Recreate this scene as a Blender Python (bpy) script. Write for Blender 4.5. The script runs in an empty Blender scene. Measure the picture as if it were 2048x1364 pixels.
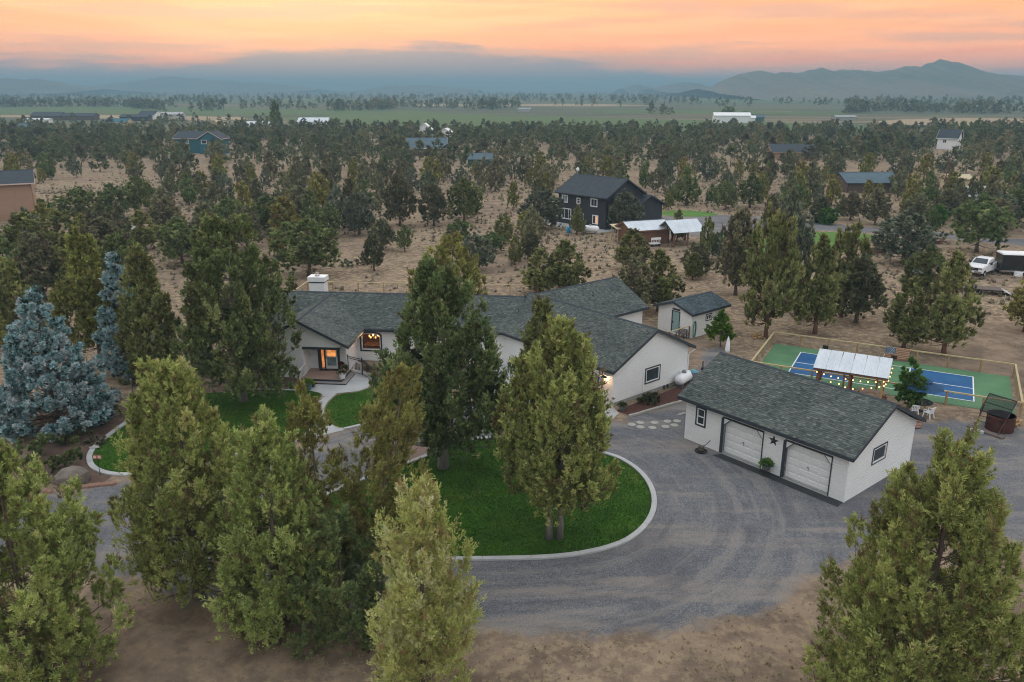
import bpy, math, random
import numpy as np
from mathutils import Vector, Matrix

# ------------------------------------------------------------------ camera, sky, sun, exposure
SC = bpy.context.scene
COL = SC.collection
FPX, HCAM, YH = 1593.0, 22.2, 178.0          # focal length in photo pixels, drone height, horizon row
PITCH = math.atan((682 - YH) / FPX)
cam_d = bpy.data.cameras.new('camera')
cam = bpy.data.objects.new('camera', cam_d)
COL.objects.link(cam)
cam_d.sensor_width = 36.0
cam_d.lens = 36.0 * FPX / 2048.0
cam_d.clip_start = 0.5
cam_d.clip_end = 60000
cam.location = (0, 0, HCAM)
cam.rotation_euler = (math.radians(90) - PITCH, 0, 0)
SC.camera = cam
SC.render.engine = 'CYCLES'
SC.cycles.max_bounces = 5
SC.cycles.diffuse_bounces = 3
SC.cycles.filter_width = 1.1
SC.cycles.glossy_bounces = 2
SC.cycles.transmission_bounces = 3
SC.cycles.transparent_max_bounces = 8
SC.cycles.volume_bounces = 0
SC.cycles.sample_clamp_indirect = 4.0
SC.cycles.use_denoising = True
SC.cycles.denoising_prefilter = 'ACCURATE'
SC.view_settings.view_transform = 'Standard'
SC.view_settings.look = 'None'
SC.view_settings.exposure = 0.36
SC.view_settings.gamma = 1.0

SUN_AZ, SUN_EL = math.radians(-14), math.radians(9)     # behind the smoke, ahead and left of the drone


def build_world():
    w = bpy.data.worlds.new('World')
    SC.world = w
    w.use_nodes = True
    nt = w.node_tree
    nt.nodes.clear()
    N = nt.nodes.new
    L = nt.links.new

    def math_n(op, a, b=None, c=None, clamp=False):
        n = N('ShaderNodeMath')
        n.operation = op
        n.use_clamp = clamp
        for i, v in enumerate((a, b, c)):
            if v is None:
                continue
            if isinstance(v, (int, float)):
                n.inputs[i].default_value = v
            else:
                L(v, n.inputs[i])
        return n.outputs[0]

    def sstep(v, a, b):
        n = N('ShaderNodeMapRange')
        n.interpolation_type = 'SMOOTHSTEP'
        L(v, n.inputs[0])
        n.inputs[1].default_value = a
        n.inputs[2].default_value = b
        return n.outputs[0]

    def mix(f, a, b, mode='MIX'):
        n = N('ShaderNodeMix')
        n.data_type = 'RGBA'
        n.blend_type = mode
        for s, v in ((n.inputs[0], f), (n.inputs[6], a), (n.inputs[7], b)):
            if isinstance(v, (int, float)):
                s.default_value = v
            elif isinstance(v, tuple):
                s.default_value = (*v, 1)
            else:
                L(v, s)
        return n.outputs[2]

    def ramp(v, stops):
        n = N('ShaderNodeValToRGB')
        n.color_ramp.interpolation = 'EASE'
        e = n.color_ramp.elements
        while len(e) < len(stops):
            e.new(0.5)
        for el, (p, c) in zip(e, stops):
            el.position = p
            el.color = (*c, 1)
        L(v, n.inputs[0])
        return n.outputs[0]

    tc = N('ShaderNodeTexCoord')
    sep = N('ShaderNodeSeparateXYZ')
    L(tc.outputs['Generated'], sep.inputs[0])
    x, y, z = sep.outputs
    el = math_n('MAXIMUM', z, 0.0)
    az = math_n('ARCTAN2', x, y)

    def streak(sx, sz, scale, detail, off=0.0):
        cv = N('ShaderNodeCombineXYZ')
        L(math_n('MULTIPLY', az, sx), cv.inputs[0])
        L(math_n('MULTIPLY', el, sz), cv.inputs[1])
        cv.inputs[2].default_value = off
        n = N('ShaderNodeTexNoise')
        n.inputs['Scale'].default_value = scale
        n.inputs['Detail'].default_value = detail
        n.inputs['Roughness'].default_value = 0.55
        L(cv.outputs[0], n.inputs['Vector'])
        return n.outputs[0]

    wisp = streak(2.2, 26, 1.6, 5, 3.1)
    wisp2 = streak(5.0, 60, 1.4, 6, 8.7)
    puff = streak(7.0, 42, 1.6, 6, 1.3)
    # lit smoke in the west: peach low down, paler and cooler overhead
    front = ramp(math_n('ADD', el, math_n('MULTIPLY', math_n('SUBTRACT', wisp, 0.5), 0.03)),
                 SKY_FRONT)
    back = ramp(el, SKY_BACK)
    fb = sstep(y, -0.55, 0.75)
    base = mix(fb, back, front)
    streaks = mix(sstep(wisp2, 0.34, 0.66), (0.96, 0.87, 0.79), (1.04, 1.05, 1.03))
    low_west = math_n('MULTIPLY', sstep(y, 0.2, 0.6), math_n('SUBTRACT', 1.0, sstep(el, 0.12, 0.35)))
    glow = mix(low_west, (1.0, 1.0, 1.0), streaks)
    base = mix(1.0, base, glow, 'MULTIPLY')
    # streaks of darker smoke across the lit part
    dk = math_n('MULTIPLY', sstep(wisp, 0.46, 0.64), math_n('MULTIPLY', low_west, 0.85))
    base = mix(dk, base, (1.0, 0.47, 0.28))
    # low dark smoke bank: its top edge follows the azimuth
    fc = N('ShaderNodeFloatCurve')
    pts = SMOKE_TOP
    mp = fc.mapping
    c = mp.curves[0]
    for i, (u, v) in enumerate(pts):
        if i < 2:
            c.points[i].location = (u, v)
        else:
            c.points.new(u, v)
    mp.update()
    L(math_n('MULTIPLY_ADD', az, 0.5 / 0.62, 0.5, clamp=True), fc.inputs['Value'])
    top = math_n('MULTIPLY', fc.outputs[0], 0.1)
    top = math_n('ADD', top, math_n('MULTIPLY', math_n('SUBTRACT', puff, 0.5), 0.045))
    d = math_n('SUBTRACT', top, el)
    bank = sstep(d, -0.007, 0.009)
    bank = math_n('MULTIPLY', bank, sstep(y, -0.3, 0.4))
    base = mix(math_n('MULTIPLY', bank, 0.92), base, SMOKE_COL)
    # pale blue-grey air right at the horizon
    hz = math_n('SUBTRACT', 1.0, sstep(el, 0.0, 0.02))
    base = mix(math_n('MULTIPLY', hz, 0.8), base, (0.30, 0.37, 0.42))
    sky = N('ShaderNodeTexSky')
    sky.sky_type = 'NISHITA'
    sky.sun_disc = False
    sky.sun_elevation = SUN_EL
    sky.sun_rotation = SUN_AZ
    sky.air_density = 1.0
    sky.dust_density = 4.0
    bg1 = N('ShaderNodeBackground')
    L(sky.outputs[0], bg1.inputs[0])
    bg1.inputs[1].default_value = NISHITA_STRENGTH
    bg2 = N('ShaderNodeBackground')
    L(base, bg2.inputs[0])
    bg2.inputs[1].default_value = SKY_STRENGTH
    add = N('ShaderNodeAddShader')
    L(bg1.outputs[0], add.inputs[0])
    L(bg2.outputs[0], add.inputs[1])
    out = N('ShaderNodeOutputWorld')
    L(add.outputs[0], out.inputs[0])


NISHITA_STRENGTH = 0.005
SKY_STRENGTH = 1.0
MTN_Y = 2300.0
HAZE_K = 0.00040
HAZE_TOP = 124.0
HAZE_COL = (0.33, 0.55, 0.69, 1)
SKY_FRONT = [(0.0, (1.20, 0.48, 0.29)), (0.028, (1.45, 0.50, 0.23)), (0.05, (1.48, 0.58, 0.235)),
             (0.075, (1.32, 0.60, 0.25)), (0.10, (1.20, 0.59, 0.26)), (0.17, (1.02, 0.70, 0.44)), (0.35, (0.92, 0.82, 0.72)),
             (0.65, (0.98, 1.01, 1.06)), (1.0, (1.0, 1.06, 1.13))]
SKY_BACK = [(0.0, (0.78, 0.74, 0.72)), (0.3, (0.86, 0.85, 0.86)), (0.65, (0.98, 1.01, 1.06)), (1.0, (1.0, 1.06, 1.13))]
SMOKE_COL = (0.46, 0.33, 0.33)
SMOKE_TOP = [(0.0, 0.30), (0.056, 0.30), (0.22, 0.28), (0.28, 0.40), (0.36, 0.41), (0.40, 0.44), (0.425, 0.48), (0.455, 0.45), (0.49, 0.38), (0.55, 0.34),
             (0.62, 0.25), (0.70, 0.08), (1.0, 0.0)]
build_world()

sun_d = bpy.data.lights.new('sun', 'SUN')
sun = bpy.data.objects.new('sun', sun_d)
COL.objects.link(sun)
sun_d.energy = 0.5
sun_d.angle = math.radians(40)
sun_d.color = (1.0, 0.80, 0.62)
sv = Vector((math.sin(SUN_AZ) * math.cos(SUN_EL), math.cos(SUN_AZ) * math.cos(SUN_EL), math.sin(SUN_EL)))
sun.rotation_euler = sv.to_track_quat('Z', 'Y').to_euler()
sun.location = (0, 100, 80)

# ------------------------------------------------------------------ helpers
R = math.radians
rng = np.random.default_rng(7)
random.seed(7)
_F = np.array([0, math.cos(PITCH), -math.sin(PITCH)])
_U = np.array([0, math.sin(PITCH), math.cos(PITCH)])
_C = np.array([0, 0, HCAM])


def ray(px, py):
    return np.array([1.0, 0, 0]) * (px - 1024) + _F * FPX - _U * (py - 682)


def at(px, py, z=0.0):
    """photo pixel -> point on the horizontal plane z"""
    d = ray(px, py)
    return _C + d * ((z - HCAM) / d[2])


def atY(px, py, Y):
    """photo pixel -> point at ground distance Y (for hills)"""
    d = ray(px, py)
    return _C + d * (Y / d[1])


def proj(p):
    v = np.asarray(p, float) - _C
    f = v @ _F
    return 1024 + FPX * v[0] / f, 682 - FPX * (v @ _U) / f


def height_at(b, ytop):
    lo, hi = 0.0, 60.0
    for _ in range(40):
        m = (lo + hi) / 2
        if proj((b[0], b[1], m))[1] > ytop:
            lo = m
        else:
            hi = m
    return lo


def thing(name, label, cat, loc=(0, 0, 0), rotz=0.0, group=None, scale=None):
    o = bpy.data.objects.new(name, None)
    COL.objects.link(o)
    o.empty_display_size = 0.3
    o.location = (float(loc[0]), float(loc[1]), float(loc[2]) if len(loc) > 2 else 0.0)
    o.rotation_euler = (0, 0, rotz)
    if scale is not None:
        o.scale = scale
    o['label'] = label
    o['category'] = cat
    if group:
        o['group'] = group
    return o


def tag(o, label=None, cat=None, group=None, kind=None):
    if label:
        o['label'] = label
    if cat:
        o['category'] = cat
    if group:
        o['group'] = group
    if kind:
        o['kind'] = kind
    return o


def link(name, mesh, parent=None, kind=None):
    o = bpy.data.objects.new(name, mesh)
    COL.objects.link(o)
    if parent is not None:
        o.parent = parent
    if kind:
        o['kind'] = kind
    return o


def fast_mesh(name, verts, faces_n, idx, mat, tint=None, smooth=False):
    """numpy mesh: verts (V,3), idx flat loop indices, faces_n = corners per face (int)"""
    me = bpy.data.meshes.new(name)
    V = np.asarray(verts, np.float32)
    idx = np.asarray(idx, np.int32).ravel()
    nf = len(idx) // faces_n
    me.vertices.add(len(V))
    me.vertices.foreach_set('co', V.ravel())
    me.loops.add(len(idx))
    me.loops.foreach_set('vertex_index', idx)
    me.polygons.add(nf)
    me.polygons.foreach_set('loop_start', np.arange(0, len(idx), faces_n, dtype=np.int32))
    if tint is not None:
        a = me.attributes.new('tint', 'FLOAT', 'FACE')
        a.data.foreach_set('value', np.asarray(tint, np.float32))
    me.update(calc_edges=True)
    if smooth:
        me.polygons.foreach_set('use_smooth', np.ones(nf, bool))
    me.materials.append(mat)
    return me


class MB:
    """collects simple solids into ONE mesh"""

    def __init__(self):
        self.v = []
        self.f = []

    def add(self, vs, fs):
        o = len(self.v)
        self.v += [tuple(float(c) for c in p) for p in vs]
        self.f += [tuple(i + o for i in q) for q in fs]
        return self

    def hexa(self, p):
        return self.add(p, [(0, 3, 2, 1), (4, 5, 6, 7), (0, 1, 5, 4), (1, 2, 6, 5), (2, 3, 7, 6), (3, 0, 4, 7)])

    def box(self, x0, x1, y0, y1, z0, z1):
        return self.hexa([(x0, y0, z0), (x1, y0, z0), (x1, y1, z0), (x0, y1, z0),
                          (x0, y0, z1), (x1, y0, z1), (x1, y1, z1), (x0, y1, z1)])

    def bar(self, a, b, w, h=None, up=(0, 0, 1)):
        """square bar from a to b, w wide and h high"""
        h = w if h is None else h
        a, b = Vector(a), Vector(b)
        d = (b - a).normalized()
        u = Vector(up)
        s = d.cross(u)
        if s.length < 1e-4:
            s = d.cross(Vector((1, 0, 0)))
        s.normalize()
        t = s.cross(d).normalized()
        s *= w / 2
        t *= h / 2
        return self.hexa([a - s - t, b - s - t, b + s - t, a + s - t, a - s + t, b - s + t, b + s + t, a + s + t])

    def tube(self, pts, rad, n=8, cap=True):
        pts = [Vector(p) for p in pts]
        if not hasattr(rad, '__len__'):
            rad = [rad] * len(pts)
        o = len(self.v)
        for i, p in enumerate(pts):
            d = (pts[min(i + 1, len(pts) - 1)] - pts[max(i - 1, 0)]).normalized()
            s = d.cross(Vector((0, 0, 1)))
            if s.length < 0.05:
                s = d.cross(Vector((1, 0, 0)))
            s.normalize()
            t = s.cross(d)
            for k in range(n):
                a = 2 * math.pi * k / n
                q = p + (s * math.cos(a) + t * math.sin(a)) * rad[i]
                self.v.append((q.x, q.y, q.z))
        for i in range(len(pts) - 1):
            for k in range(n):
                k2 = (k + 1) % n
                self.f.append((o + i * n + k, o + i * n + k2, o + (i + 1) * n + k2, o + (i + 1) * n + k))
        if cap:
            self.f.append(tuple(o + k for k in range(n))[::-1])
            m = o + (len(pts) - 1) * n
            self.f.append(tuple(m + k for k in range(n)))
        return self

    def lathe(self, prof, n=16, c=(0, 0, 0), axis='z'):
        """profile [(r,z)...] turned round z"""
        o = len(self.v)
        for r, z in prof:
            for k in range(n):
                a = 2 * math.pi * k / n
                p = (r * math.cos(a), r * math.sin(a), z)
                if axis == 'x':
                    p = (p[2], p[0], p[1])
                elif axis == 'y':
                    p = (p[0], p[2], p[1])
                self.v.append((c[0] + p[0], c[1] + p[1], c[2] + p[2]))
        for i in range(len(prof) - 1):
            for k in range(n):
                k2 = (k + 1) % n
                self.f.append((o + i * n + k, o + i * n + k2, o + (i + 1) * n + k2, o + (i + 1) * n + k))
        if prof[0][0] > 1e-4:
            self.f.append(tuple(o + k for k in range(n))[::-1])
        if prof[-1][0] > 1e-4:
            m = o + (len(prof) - 1) * n
            self.f.append(tuple(m + k for k in range(n)))
        return self

    def prism(self, poly, z0, z1):
        """vertical prism on an xy polygon"""
        n = len(poly)
        o = len(self.v)
        self.v += [(float(p[0]), float(p[1]), z0) for p in poly] + [(float(p[0]), float(p[1]), z1) for p in poly]
        self.f.append(tuple(o + i for i in range(n))[::-1])
        self.f.append(tuple(o + n + i for i in range(n)))
        for i in range(n):
            j = (i + 1) % n
            self.f.append((o + i, o + j, o + n + j, o + n + i))
        return self

    def quad(self, *p):
        return self.add(p, [tuple(range(len(p)))])

    def mesh(self, name, mat, smooth=False):
        me = bpy.data.meshes.new(name)
        me.from_pydata(self.v, [], self.f)
        me.update()
        if smooth:
            me.polygons.foreach_set('use_smooth', np.ones(len(self.f), bool))
        me.materials.append(mat)
        return me

    def build(self, name, mat, parent=None, smooth=False, kind=None):
        return link(name, self.mesh(name, mat, smooth), parent, kind)


# ------------------------------------------------------------------ materials
M = {}


def nodes(name):
    m = bpy.data.materials.new(name)
    m.use_nodes = True
    nt = m.node_tree
    return m, nt, nt.nodes['Principled BSDF'], nt.nodes['Material Output']


def setin(nt, sock, v):
    if isinstance(v, (int, float)):
        sock.default_value = v
    elif isinstance(v, tuple):
        sock.default_value = (*v, 1) if len(v) == 3 else v
    else:
        nt.links.new(v, sock)


def n_noise(nt, vec, scale, detail=4, rough=0.55, dim=None):
    n = nt.nodes.new('ShaderNodeTexNoise')
    n.inputs['Scale'].default_value = scale
    n.inputs['Detail'].default_value = detail
    n.inputs['Roughness'].default_value = rough
    if vec is not None:
        nt.links.new(vec, n.inputs['Vector'])
    return n.outputs[0]


def n_map(nt, v, a, b, c=0.0, d=1.0, smooth=True):
    n = nt.nodes.new('ShaderNodeMapRange')
    if smooth:
        n.interpolation_type = 'SMOOTHSTEP'
    nt.links.new(v, n.inputs[0])
    for i, k in enumerate((a, b, c, d)):
        n.inputs[i + 1].default_value = k
    return n.outputs[0]


def n_mix(nt, f, a, b, mode='MIX'):
    n = nt.nodes.new('ShaderNodeMix')
    n.data_type = 'RGBA'
    n.blend_type = mode
    setin(nt, n.inputs[0], f)
    setin(nt, n.inputs[6], a)
    setin(nt, n.inputs[7], b)
    return n.outputs[2]


def n_math(nt, op, a, b=None, clamp=False):
    n = nt.nodes.new('ShaderNodeMath')
    n.operation = op
    n.use_clamp = clamp
    for i, v in enumerate((a, b)):
        if v is not None:
            setin(nt, n.inputs[i], v)
    return n.outputs[0]


def n_pos(nt, scale=None):
    g = nt.nodes.new('ShaderNodeNewGeometry')
    o = g.outputs['Position']
    if scale:
        m = nt.nodes.new('ShaderNodeMapping')
        nt.links.new(o, m.inputs[0])
        if len(scale) == 2:
            m.inputs['Rotation'].default_value = (0, 0, scale[1])
            m.inputs['Scale'].default_value = scale[0]
        else:
            m.inputs['Scale'].default_value = scale
        o = m.outputs[0]
    return o


def n_obj(nt):
    t = nt.nodes.new('ShaderNodeTexCoord')
    return t.outputs['Object']


def n_bump(nt, bsdf, h, strength=0.4, dist=0.02):
    b = nt.nodes.new('ShaderNodeBump')
    b.inputs['Strength'].default_value = strength
    b.inputs['Distance'].default_value = dist
    nt.links.new(h, b.inputs['Height'])
    nt.links.new(b.outputs[0], bsdf.inputs['Normal'])


def mat(name, c1, c2=None, scale=3.0, rough=0.8, metal=0.0, bump=0.0, bscale=None, stretch=None, spec=0.3):
    """two-tone worn surface: a broad and a fine noise drive colour, roughness and a light relief"""
    m, nt, b, out = nodes(name)
    c2 = c2 or tuple(c * 0.78 for c in c1)
    co = n_obj(nt)
    if stretch:
        mp = nt.nodes.new('ShaderNodeMapping')
        nt.links.new(co, mp.inputs[0])
        mp.inputs['Scale'].default_value = stretch
        co = mp.outputs[0]
    n1 = n_noise(nt, co, scale, 5)
    n2 = n_noise(nt, co, scale * 9, 3)
    f = n_math(nt, 'ADD', n_math(nt, 'MULTIPLY', n1, 0.65), n_math(nt, 'MULTIPLY', n2, 0.35))
    f = n_map(nt, f, 0.3, 0.7)
    setin(nt, b.inputs['Base Color'], n_mix(nt, f, c1, c2))
    setin(nt, b.inputs['Roughness'], n_map(nt, n2, 0.3, 0.7, max(rough - 0.08, 0.02), min(rough + 0.08, 1)))
    b.inputs['Metallic'].default_value = metal
    b.inputs['Specular IOR Level'].default_value = spec
    if bump:
        n_bump(nt, b, n_noise(nt, co, bscale or scale * 6, 4), bump, 0.02)
    M[name] = m
    return m


def mat_emit(name, col, strength, c2=None, scale=6.0):
    m, nt, b, out = nodes(name)
    f = n_map(nt, n_noise(nt, n_obj(nt), scale, 3), 0.35, 0.65)
    c = n_mix(nt, f, col, c2 or col)
    setin(nt, b.inputs['Base Color'], (0.6, 0.5, 0.4))
    setin(nt, b.inputs['Emission Color'], c)
    b.inputs['Emission Strength'].default_value = strength
    M[name] = m
    return m


def mat_leaf(name, stops, trans=0.26, hue=0.06, val=0.3, rough=0.75):
    """foliage: colour from the per-leaf tint, shifted per plant"""
    m, nt, b, out = nodes(name)
    nt.nodes.remove(b)
    a = nt.nodes.new('ShaderNodeAttribute')
    a.attribute_name = 'tint'
    r = nt.nodes.new('ShaderNodeValToRGB')
    e = r.color_ramp.elements
    while len(e) < len(stops):
        e.new(0.5)
    for q, (p, c) in zip(e, stops):
        q.position = p
        q.color = (*c, 1)
    nt.links.new(a.outputs['Fac'], r.inputs[0])
    oi = nt.nodes.new('ShaderNodeObjectInfo')
    hs = nt.nodes.new('ShaderNodeHueSaturation')
    nt.links.new(n_map(nt, oi.outputs['Random'], 0, 1, 0.5 - hue / 2, 0.5 + hue / 2, False), hs.inputs['Hue'])
    rr = n_math(nt, 'FRACT', n_math(nt, 'MULTIPLY', oi.outputs['Random'], 7.31))
    nt.links.new(n_map(nt, rr, 0, 1, 1 - val / 2, 1 + val / 2, False), hs.inputs['Value'])
    nt.links.new(r.outputs[0], hs.inputs['Color'])
    d = nt.nodes.new('ShaderNodeBsdfDiffuse')
    t = nt.nodes.new('ShaderNodeBsdfTranslucent')
    nt.links.new(hs.outputs[0], d.inputs[0])
    nt.links.new(hs.outputs[0], t.inputs[0])
    mx = nt.nodes.new('ShaderNodeMixShader')
    mx.inputs[0].default_value = trans
    nt.links.new(d.outputs[0], mx.inputs[1])
    nt.links.new(t.outputs[0], mx.inputs[2])
    nt.links.new(mx.outputs[0], out.inputs[0])
    M[name] = m
    return m


def mat_tint(name, stops, rough=0.9, bump=0.3, bscale=60):
    """per-piece colour from the face attribute 'tint' (shingles, grass)"""
    m, nt, b, out = nodes(name)
    a = nt.nodes.new('ShaderNodeAttribute')
    a.attribute_name = 'tint'
    r = nt.nodes.new('ShaderNodeValToRGB')
    e = r.color_ramp.elements
    while len(e) < len(stops):
        e.new(0.5)
    for q, (p, c) in zip(e, stops):
        q.position = p
        q.color = (*c, 1)
    nt.links.new(a.outputs['Fac'], r.inputs[0])
    g = n_noise(nt, n_pos(nt), 0.5, 4)
    col = n_mix(nt, 1.0, r.outputs[0], n_mix(nt, n_map(nt, g, 0.3, 0.7), (0.86, 0.86, 0.88), (1.1, 1.1, 1.08)), 'MULTIPLY')
    setin(nt, b.inputs['Base Color'], col)
    b.inputs['Roughness'].default_value = rough
    b.inputs['Specular IOR Level'].default_value = 0.2
    if bump:
        n_bump(nt, b, n_noise(nt, n_pos(nt), bscale, 3), bump, 0.01)
    M[name] = m
    return m


def mat_glass(name, base=(0.02, 0.028, 0.033), rough=0.06, alpha=None):
    m, nt, b, out = nodes(name)
    f = n_map(nt, n_noise(nt, n_obj(nt), 1.3, 2), 0.3, 0.7)
    setin(nt, b.inputs['Base Color'], n_mix(nt, f, base, tuple(c * 1.8 for c in base)))
    b.inputs['Roughness'].default_value = rough
    b.inputs['Specular IOR Level'].default_value = 0.6
    if alpha:
        b.inputs['Alpha'].default_value = alpha
    M[name] = m
    return m


def dirt_color(nt):
    """dry soil: warm brown with paler straw patches, seamless in world space"""
    p = n_pos(nt)
    big = n_noise(nt, p, 0.055, 5, 0.6)
    mid = n_noise(nt, p, 0.45, 6, 0.62)
    fine = n_noise(nt, p, 5.0, 5, 0.7)
    grit = n_noise(nt, p, 26.0, 3, 0.7)
    c = n_mix(nt, n_map(nt, mid, 0.36, 0.64), (0.128, 0.091, 0.066), (0.262, 0.190, 0.132))
    straw = n_math(nt, 'MULTIPLY', n_map(nt, n_noise(nt, p, 1.6, 6, 0.7), 0.46, 0.60), n_map(nt, big, 0.32, 0.55))
    sp = nt.nodes.new('ShaderNodeSeparateXYZ')
    nt.links.new(p, sp.inputs[0])
    straw = n_math(nt, 'MULTIPLY', straw, n_map(nt, sp.outputs[1], 40, 90, 0.5, 1.0))
    c = n_mix(nt, n_math(nt, 'MULTIPLY', straw, 0.9), c, (0.44, 0.335, 0.20))
    dk = n_math(nt, 'MULTIPLY', n_map(nt, n_noise(nt, p, 2.2, 6, 0.7), 0.48, 0.34), 0.6)
    c = n_mix(nt, dk, c, (0.125, 0.092, 0.070))
    c = n_mix(nt, n_map(nt, grit, 0.35, 0.7, 0.0, 0.4), c, (0.29, 0.22, 0.16))
    return c, n_math(nt, 'ADD', fine, n_math(nt, 'MULTIPLY', grit, 0.4))


def mat_ground():
    m, nt, b, out = nodes('dry_ground')
    c, h = dirt_color(nt)
    p = n_pos(nt)
    # plains beyond the woods: broad paddocks of sage, stubble and pasture
    sep = nt.nodes.new('ShaderNodeSeparateXYZ')
    nt.links.new(p, sep.inputs[0])
    far = n_map(nt, sep.outputs[1], 330, 520)
    vs = n_pos(nt, (0.0011, 0.0030, 1))
    vo = nt.nodes.new('ShaderNodeTexVoronoi')
    vo.inputs['Scale'].default_value = 3.0
    nt.links.new(vs, vo.inputs['Vector'])
    r = nt.nodes.new('ShaderNodeValToRGB')
    e = r.color_ramp.elements
    for _ in range(3):
        e.new(0.5)
    for q, (pp, cc) in zip(e, ((0, (0.085, 0.108, 0.06)), (0.3, (0.14, 0.13, 0.078)), (0.5, (0.075, 0.118, 0.048)), (0.75, (0.20, 0.16, 0.098)), (1, (0.10, 0.11, 0.068)))):
        q.position = pp
        q.color = (*cc, 1)
    sv2 = nt.nodes.new('ShaderNodeSeparateColor')
    nt.links.new(vo.outputs['Color'], sv2.inputs[0])
    nt.links.new(sv2.outputs[0], r.inputs[0])
    st = n_noise(nt, n_pos(nt, (0.004, 0.03, 1)), 1.0, 4)
    fc = n_mix(nt, n_map(nt, st, 0.40, 0.60, 0, 0.75), r.outputs[0], (0.065, 0.078, 0.055))
    c = n_mix(nt, far, c, fc)
    setin(nt, b.inputs['Base Color'], c)
    b.inputs['Roughness'].default_value = 0.95
    b.inputs['Specular IOR Level'].default_value = 0.1
    n_bump(nt, b, h, 0.6, 0.05)
    M['ground'] = m


def mat_gravel():
    """grey cinder gravel that thins into soil at its edge (attribute 'edge' = metres inside the edge)"""
    m, nt, b, out = nodes('gravel')
    c, h = dirt_color(nt)
    p = n_pos(nt)
    swirl = n_noise(nt, n_pos(nt, ((0.05, 0.35, 1), R(38))), 1.0, 5, 0.6)
    swirl2 = n_noise(nt, n_pos(nt, ((0.09, 0.6, 1), R(-15))), 1.0, 5, 0.6)
    fine = n_noise(nt, p, 14, 5, 0.75)
    mid = n_noise(nt, p, 0.9, 5, 0.6)
    vo = nt.nodes.new('ShaderNodeTexVoronoi')
    vo.inputs['Scale'].default_value = 22
    nt.links.new(p, vo.inputs['Vector'])
    gc = n_mix(nt, n_map(nt, fine, 0.32, 0.68), (0.055, 0.057, 0.064), (0.165, 0.168, 0.178))
    sv = nt.nodes.new('ShaderNodeSeparateColor')
    nt.links.new(vo.outputs['Color'], sv.inputs[0])
    gc = n_mix(nt, n_map(nt, sv.outputs[0], 0.72, 1.0, 0, 0.6), gc, (0.30, 0.30, 0.315))
    m3 = n_noise(nt, p, 3.0, 5, 0.7)
    gc = n_mix(nt, n_map(nt, m3, 0.40, 0.62, 0.0, 0.35), gc, (0.21, 0.207, 0.212))
    tan = n_math(nt, 'MAXIMUM', n_map(nt, swirl, 0.49, 0.66), n_math(nt, 'MULTIPLY', n_map(nt, swirl2, 0.52, 0.68), 0.8))
    gc = n_mix(nt, n_math(nt, 'MULTIPLY', tan, 0.85), gc, n_mix(nt, n_map(nt, fine, 0.3, 0.7), (0.20, 0.170, 0.145), (0.32, 0.28, 0.245)))
    gc = n_mix(nt, n_map(nt, n_noise(nt, p, 0.22, 5, 0.6), 0.50, 0.36, 0, 0.55), gc, n_mix(nt, n_map(nt, fine, 0.3, 0.7), (0.055, 0.056, 0.064), (0.13, 0.13, 0.142)))
    lp = nt.nodes.new('ShaderNodeAttribute')
    lp.attribute_name = 'loop'
    cv = nt.nodes.new('ShaderNodeCombineXYZ')
    nt.links.new(n_math(nt, 'MULTIPLY', lp.outputs['Fac'], 1.05), cv.inputs[0])
    nt.links.new(n_math(nt, 'MULTIPLY', n_noise(nt, p, 0.10, 3), 5.0), cv.inputs[1])
    rut = n_noise(nt, cv.outputs[0], 1.0, 5, 0.65)
    near_l = n_map(nt, lp.outputs['Fac'], 14.0, 7.0)
    gc = n_mix(nt, n_math(nt, 'MULTIPLY', n_math(nt, 'MULTIPLY', n_map(nt, rut, 0.50, 0.63), near_l), 0.40), gc, n_mix(nt, n_map(nt, fine, 0.3, 0.7), (0.20, 0.178, 0.158), (0.33, 0.298, 0.268)))
    gc = n_mix(nt, n_math(nt, 'MULTIPLY', n_math(nt, 'MULTIPLY', n_map(nt, rut, 0.46, 0.36), near_l), 0.38), gc, n_mix(nt, n_map(nt, fine, 0.3, 0.7), (0.045, 0.046, 0.052), (0.115, 0.116, 0.126)))
    a = nt.nodes.new('ShaderNodeAttribute')
    a.attribute_name = 'edge'
    e = n_math(nt, 'ADD', a.outputs['Fac'], n_math(nt, 'MULTIPLY', n_math(nt, 'SUBTRACT', n_noise(nt, p, 0.35, 5, 0.65), 0.5), 4.5))
    f = n_map(nt, e, -0.3, 0.9)
    setin(nt, b.inputs['Base Color'], n_mix(nt, f, c, gc))
    b.inputs['Roughness'].default_value = 0.93
    b.inputs['Specular IOR Level'].default_value = 0.15
    hh = n_math(nt, 'ADD', h, n_math(nt, 'MULTIPLY', fine, 0.7))
    n_bump(nt, b, hh, 0.5, 0.035)
    M['gravel'] = m


def mat_lawn(name, c1, c2, c3):
    m, nt, b, out = nodes(name)
    p = n_pos(nt)
    f1 = n_noise(nt, p, 0.7, 5, 0.6)
    f2 = n_noise(nt, p, 18, 4, 0.7)
    st = n_noise(nt, n_pos(nt, ((0.25, 1.6, 1), R(30))), 1.0, 4, 0.6)
    c = n_mix(nt, n_map(nt, f1, 0.3, 0.7), c1, c2)
    c = n_mix(nt, n_map(nt, st, 0.5, 0.75, 0, 0.5), c, c3)
    dry = n_noise(nt, p, 0.33, 6, 0.7)
    c = n_mix(nt, n_map(nt, dry, 0.54, 0.70, 0, 0.55), c, (c3[0] * 1.5, c3[1] * 1.05, c3[2] * 1.2))
    c = n_mix(nt, n_map(nt, f2, 0.5, 0.25, 0, 0.6), c, tuple(k * 0.5 for k in c1))
    setin(nt, b.inputs['Base Color'], c)
    b.inputs['Roughness'].default_value = 0.9
    b.inputs['Specular IOR Level'].default_value = 0.15
    n_bump(nt, b, f2, 0.7, 0.04)
    M[name] = m


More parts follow.
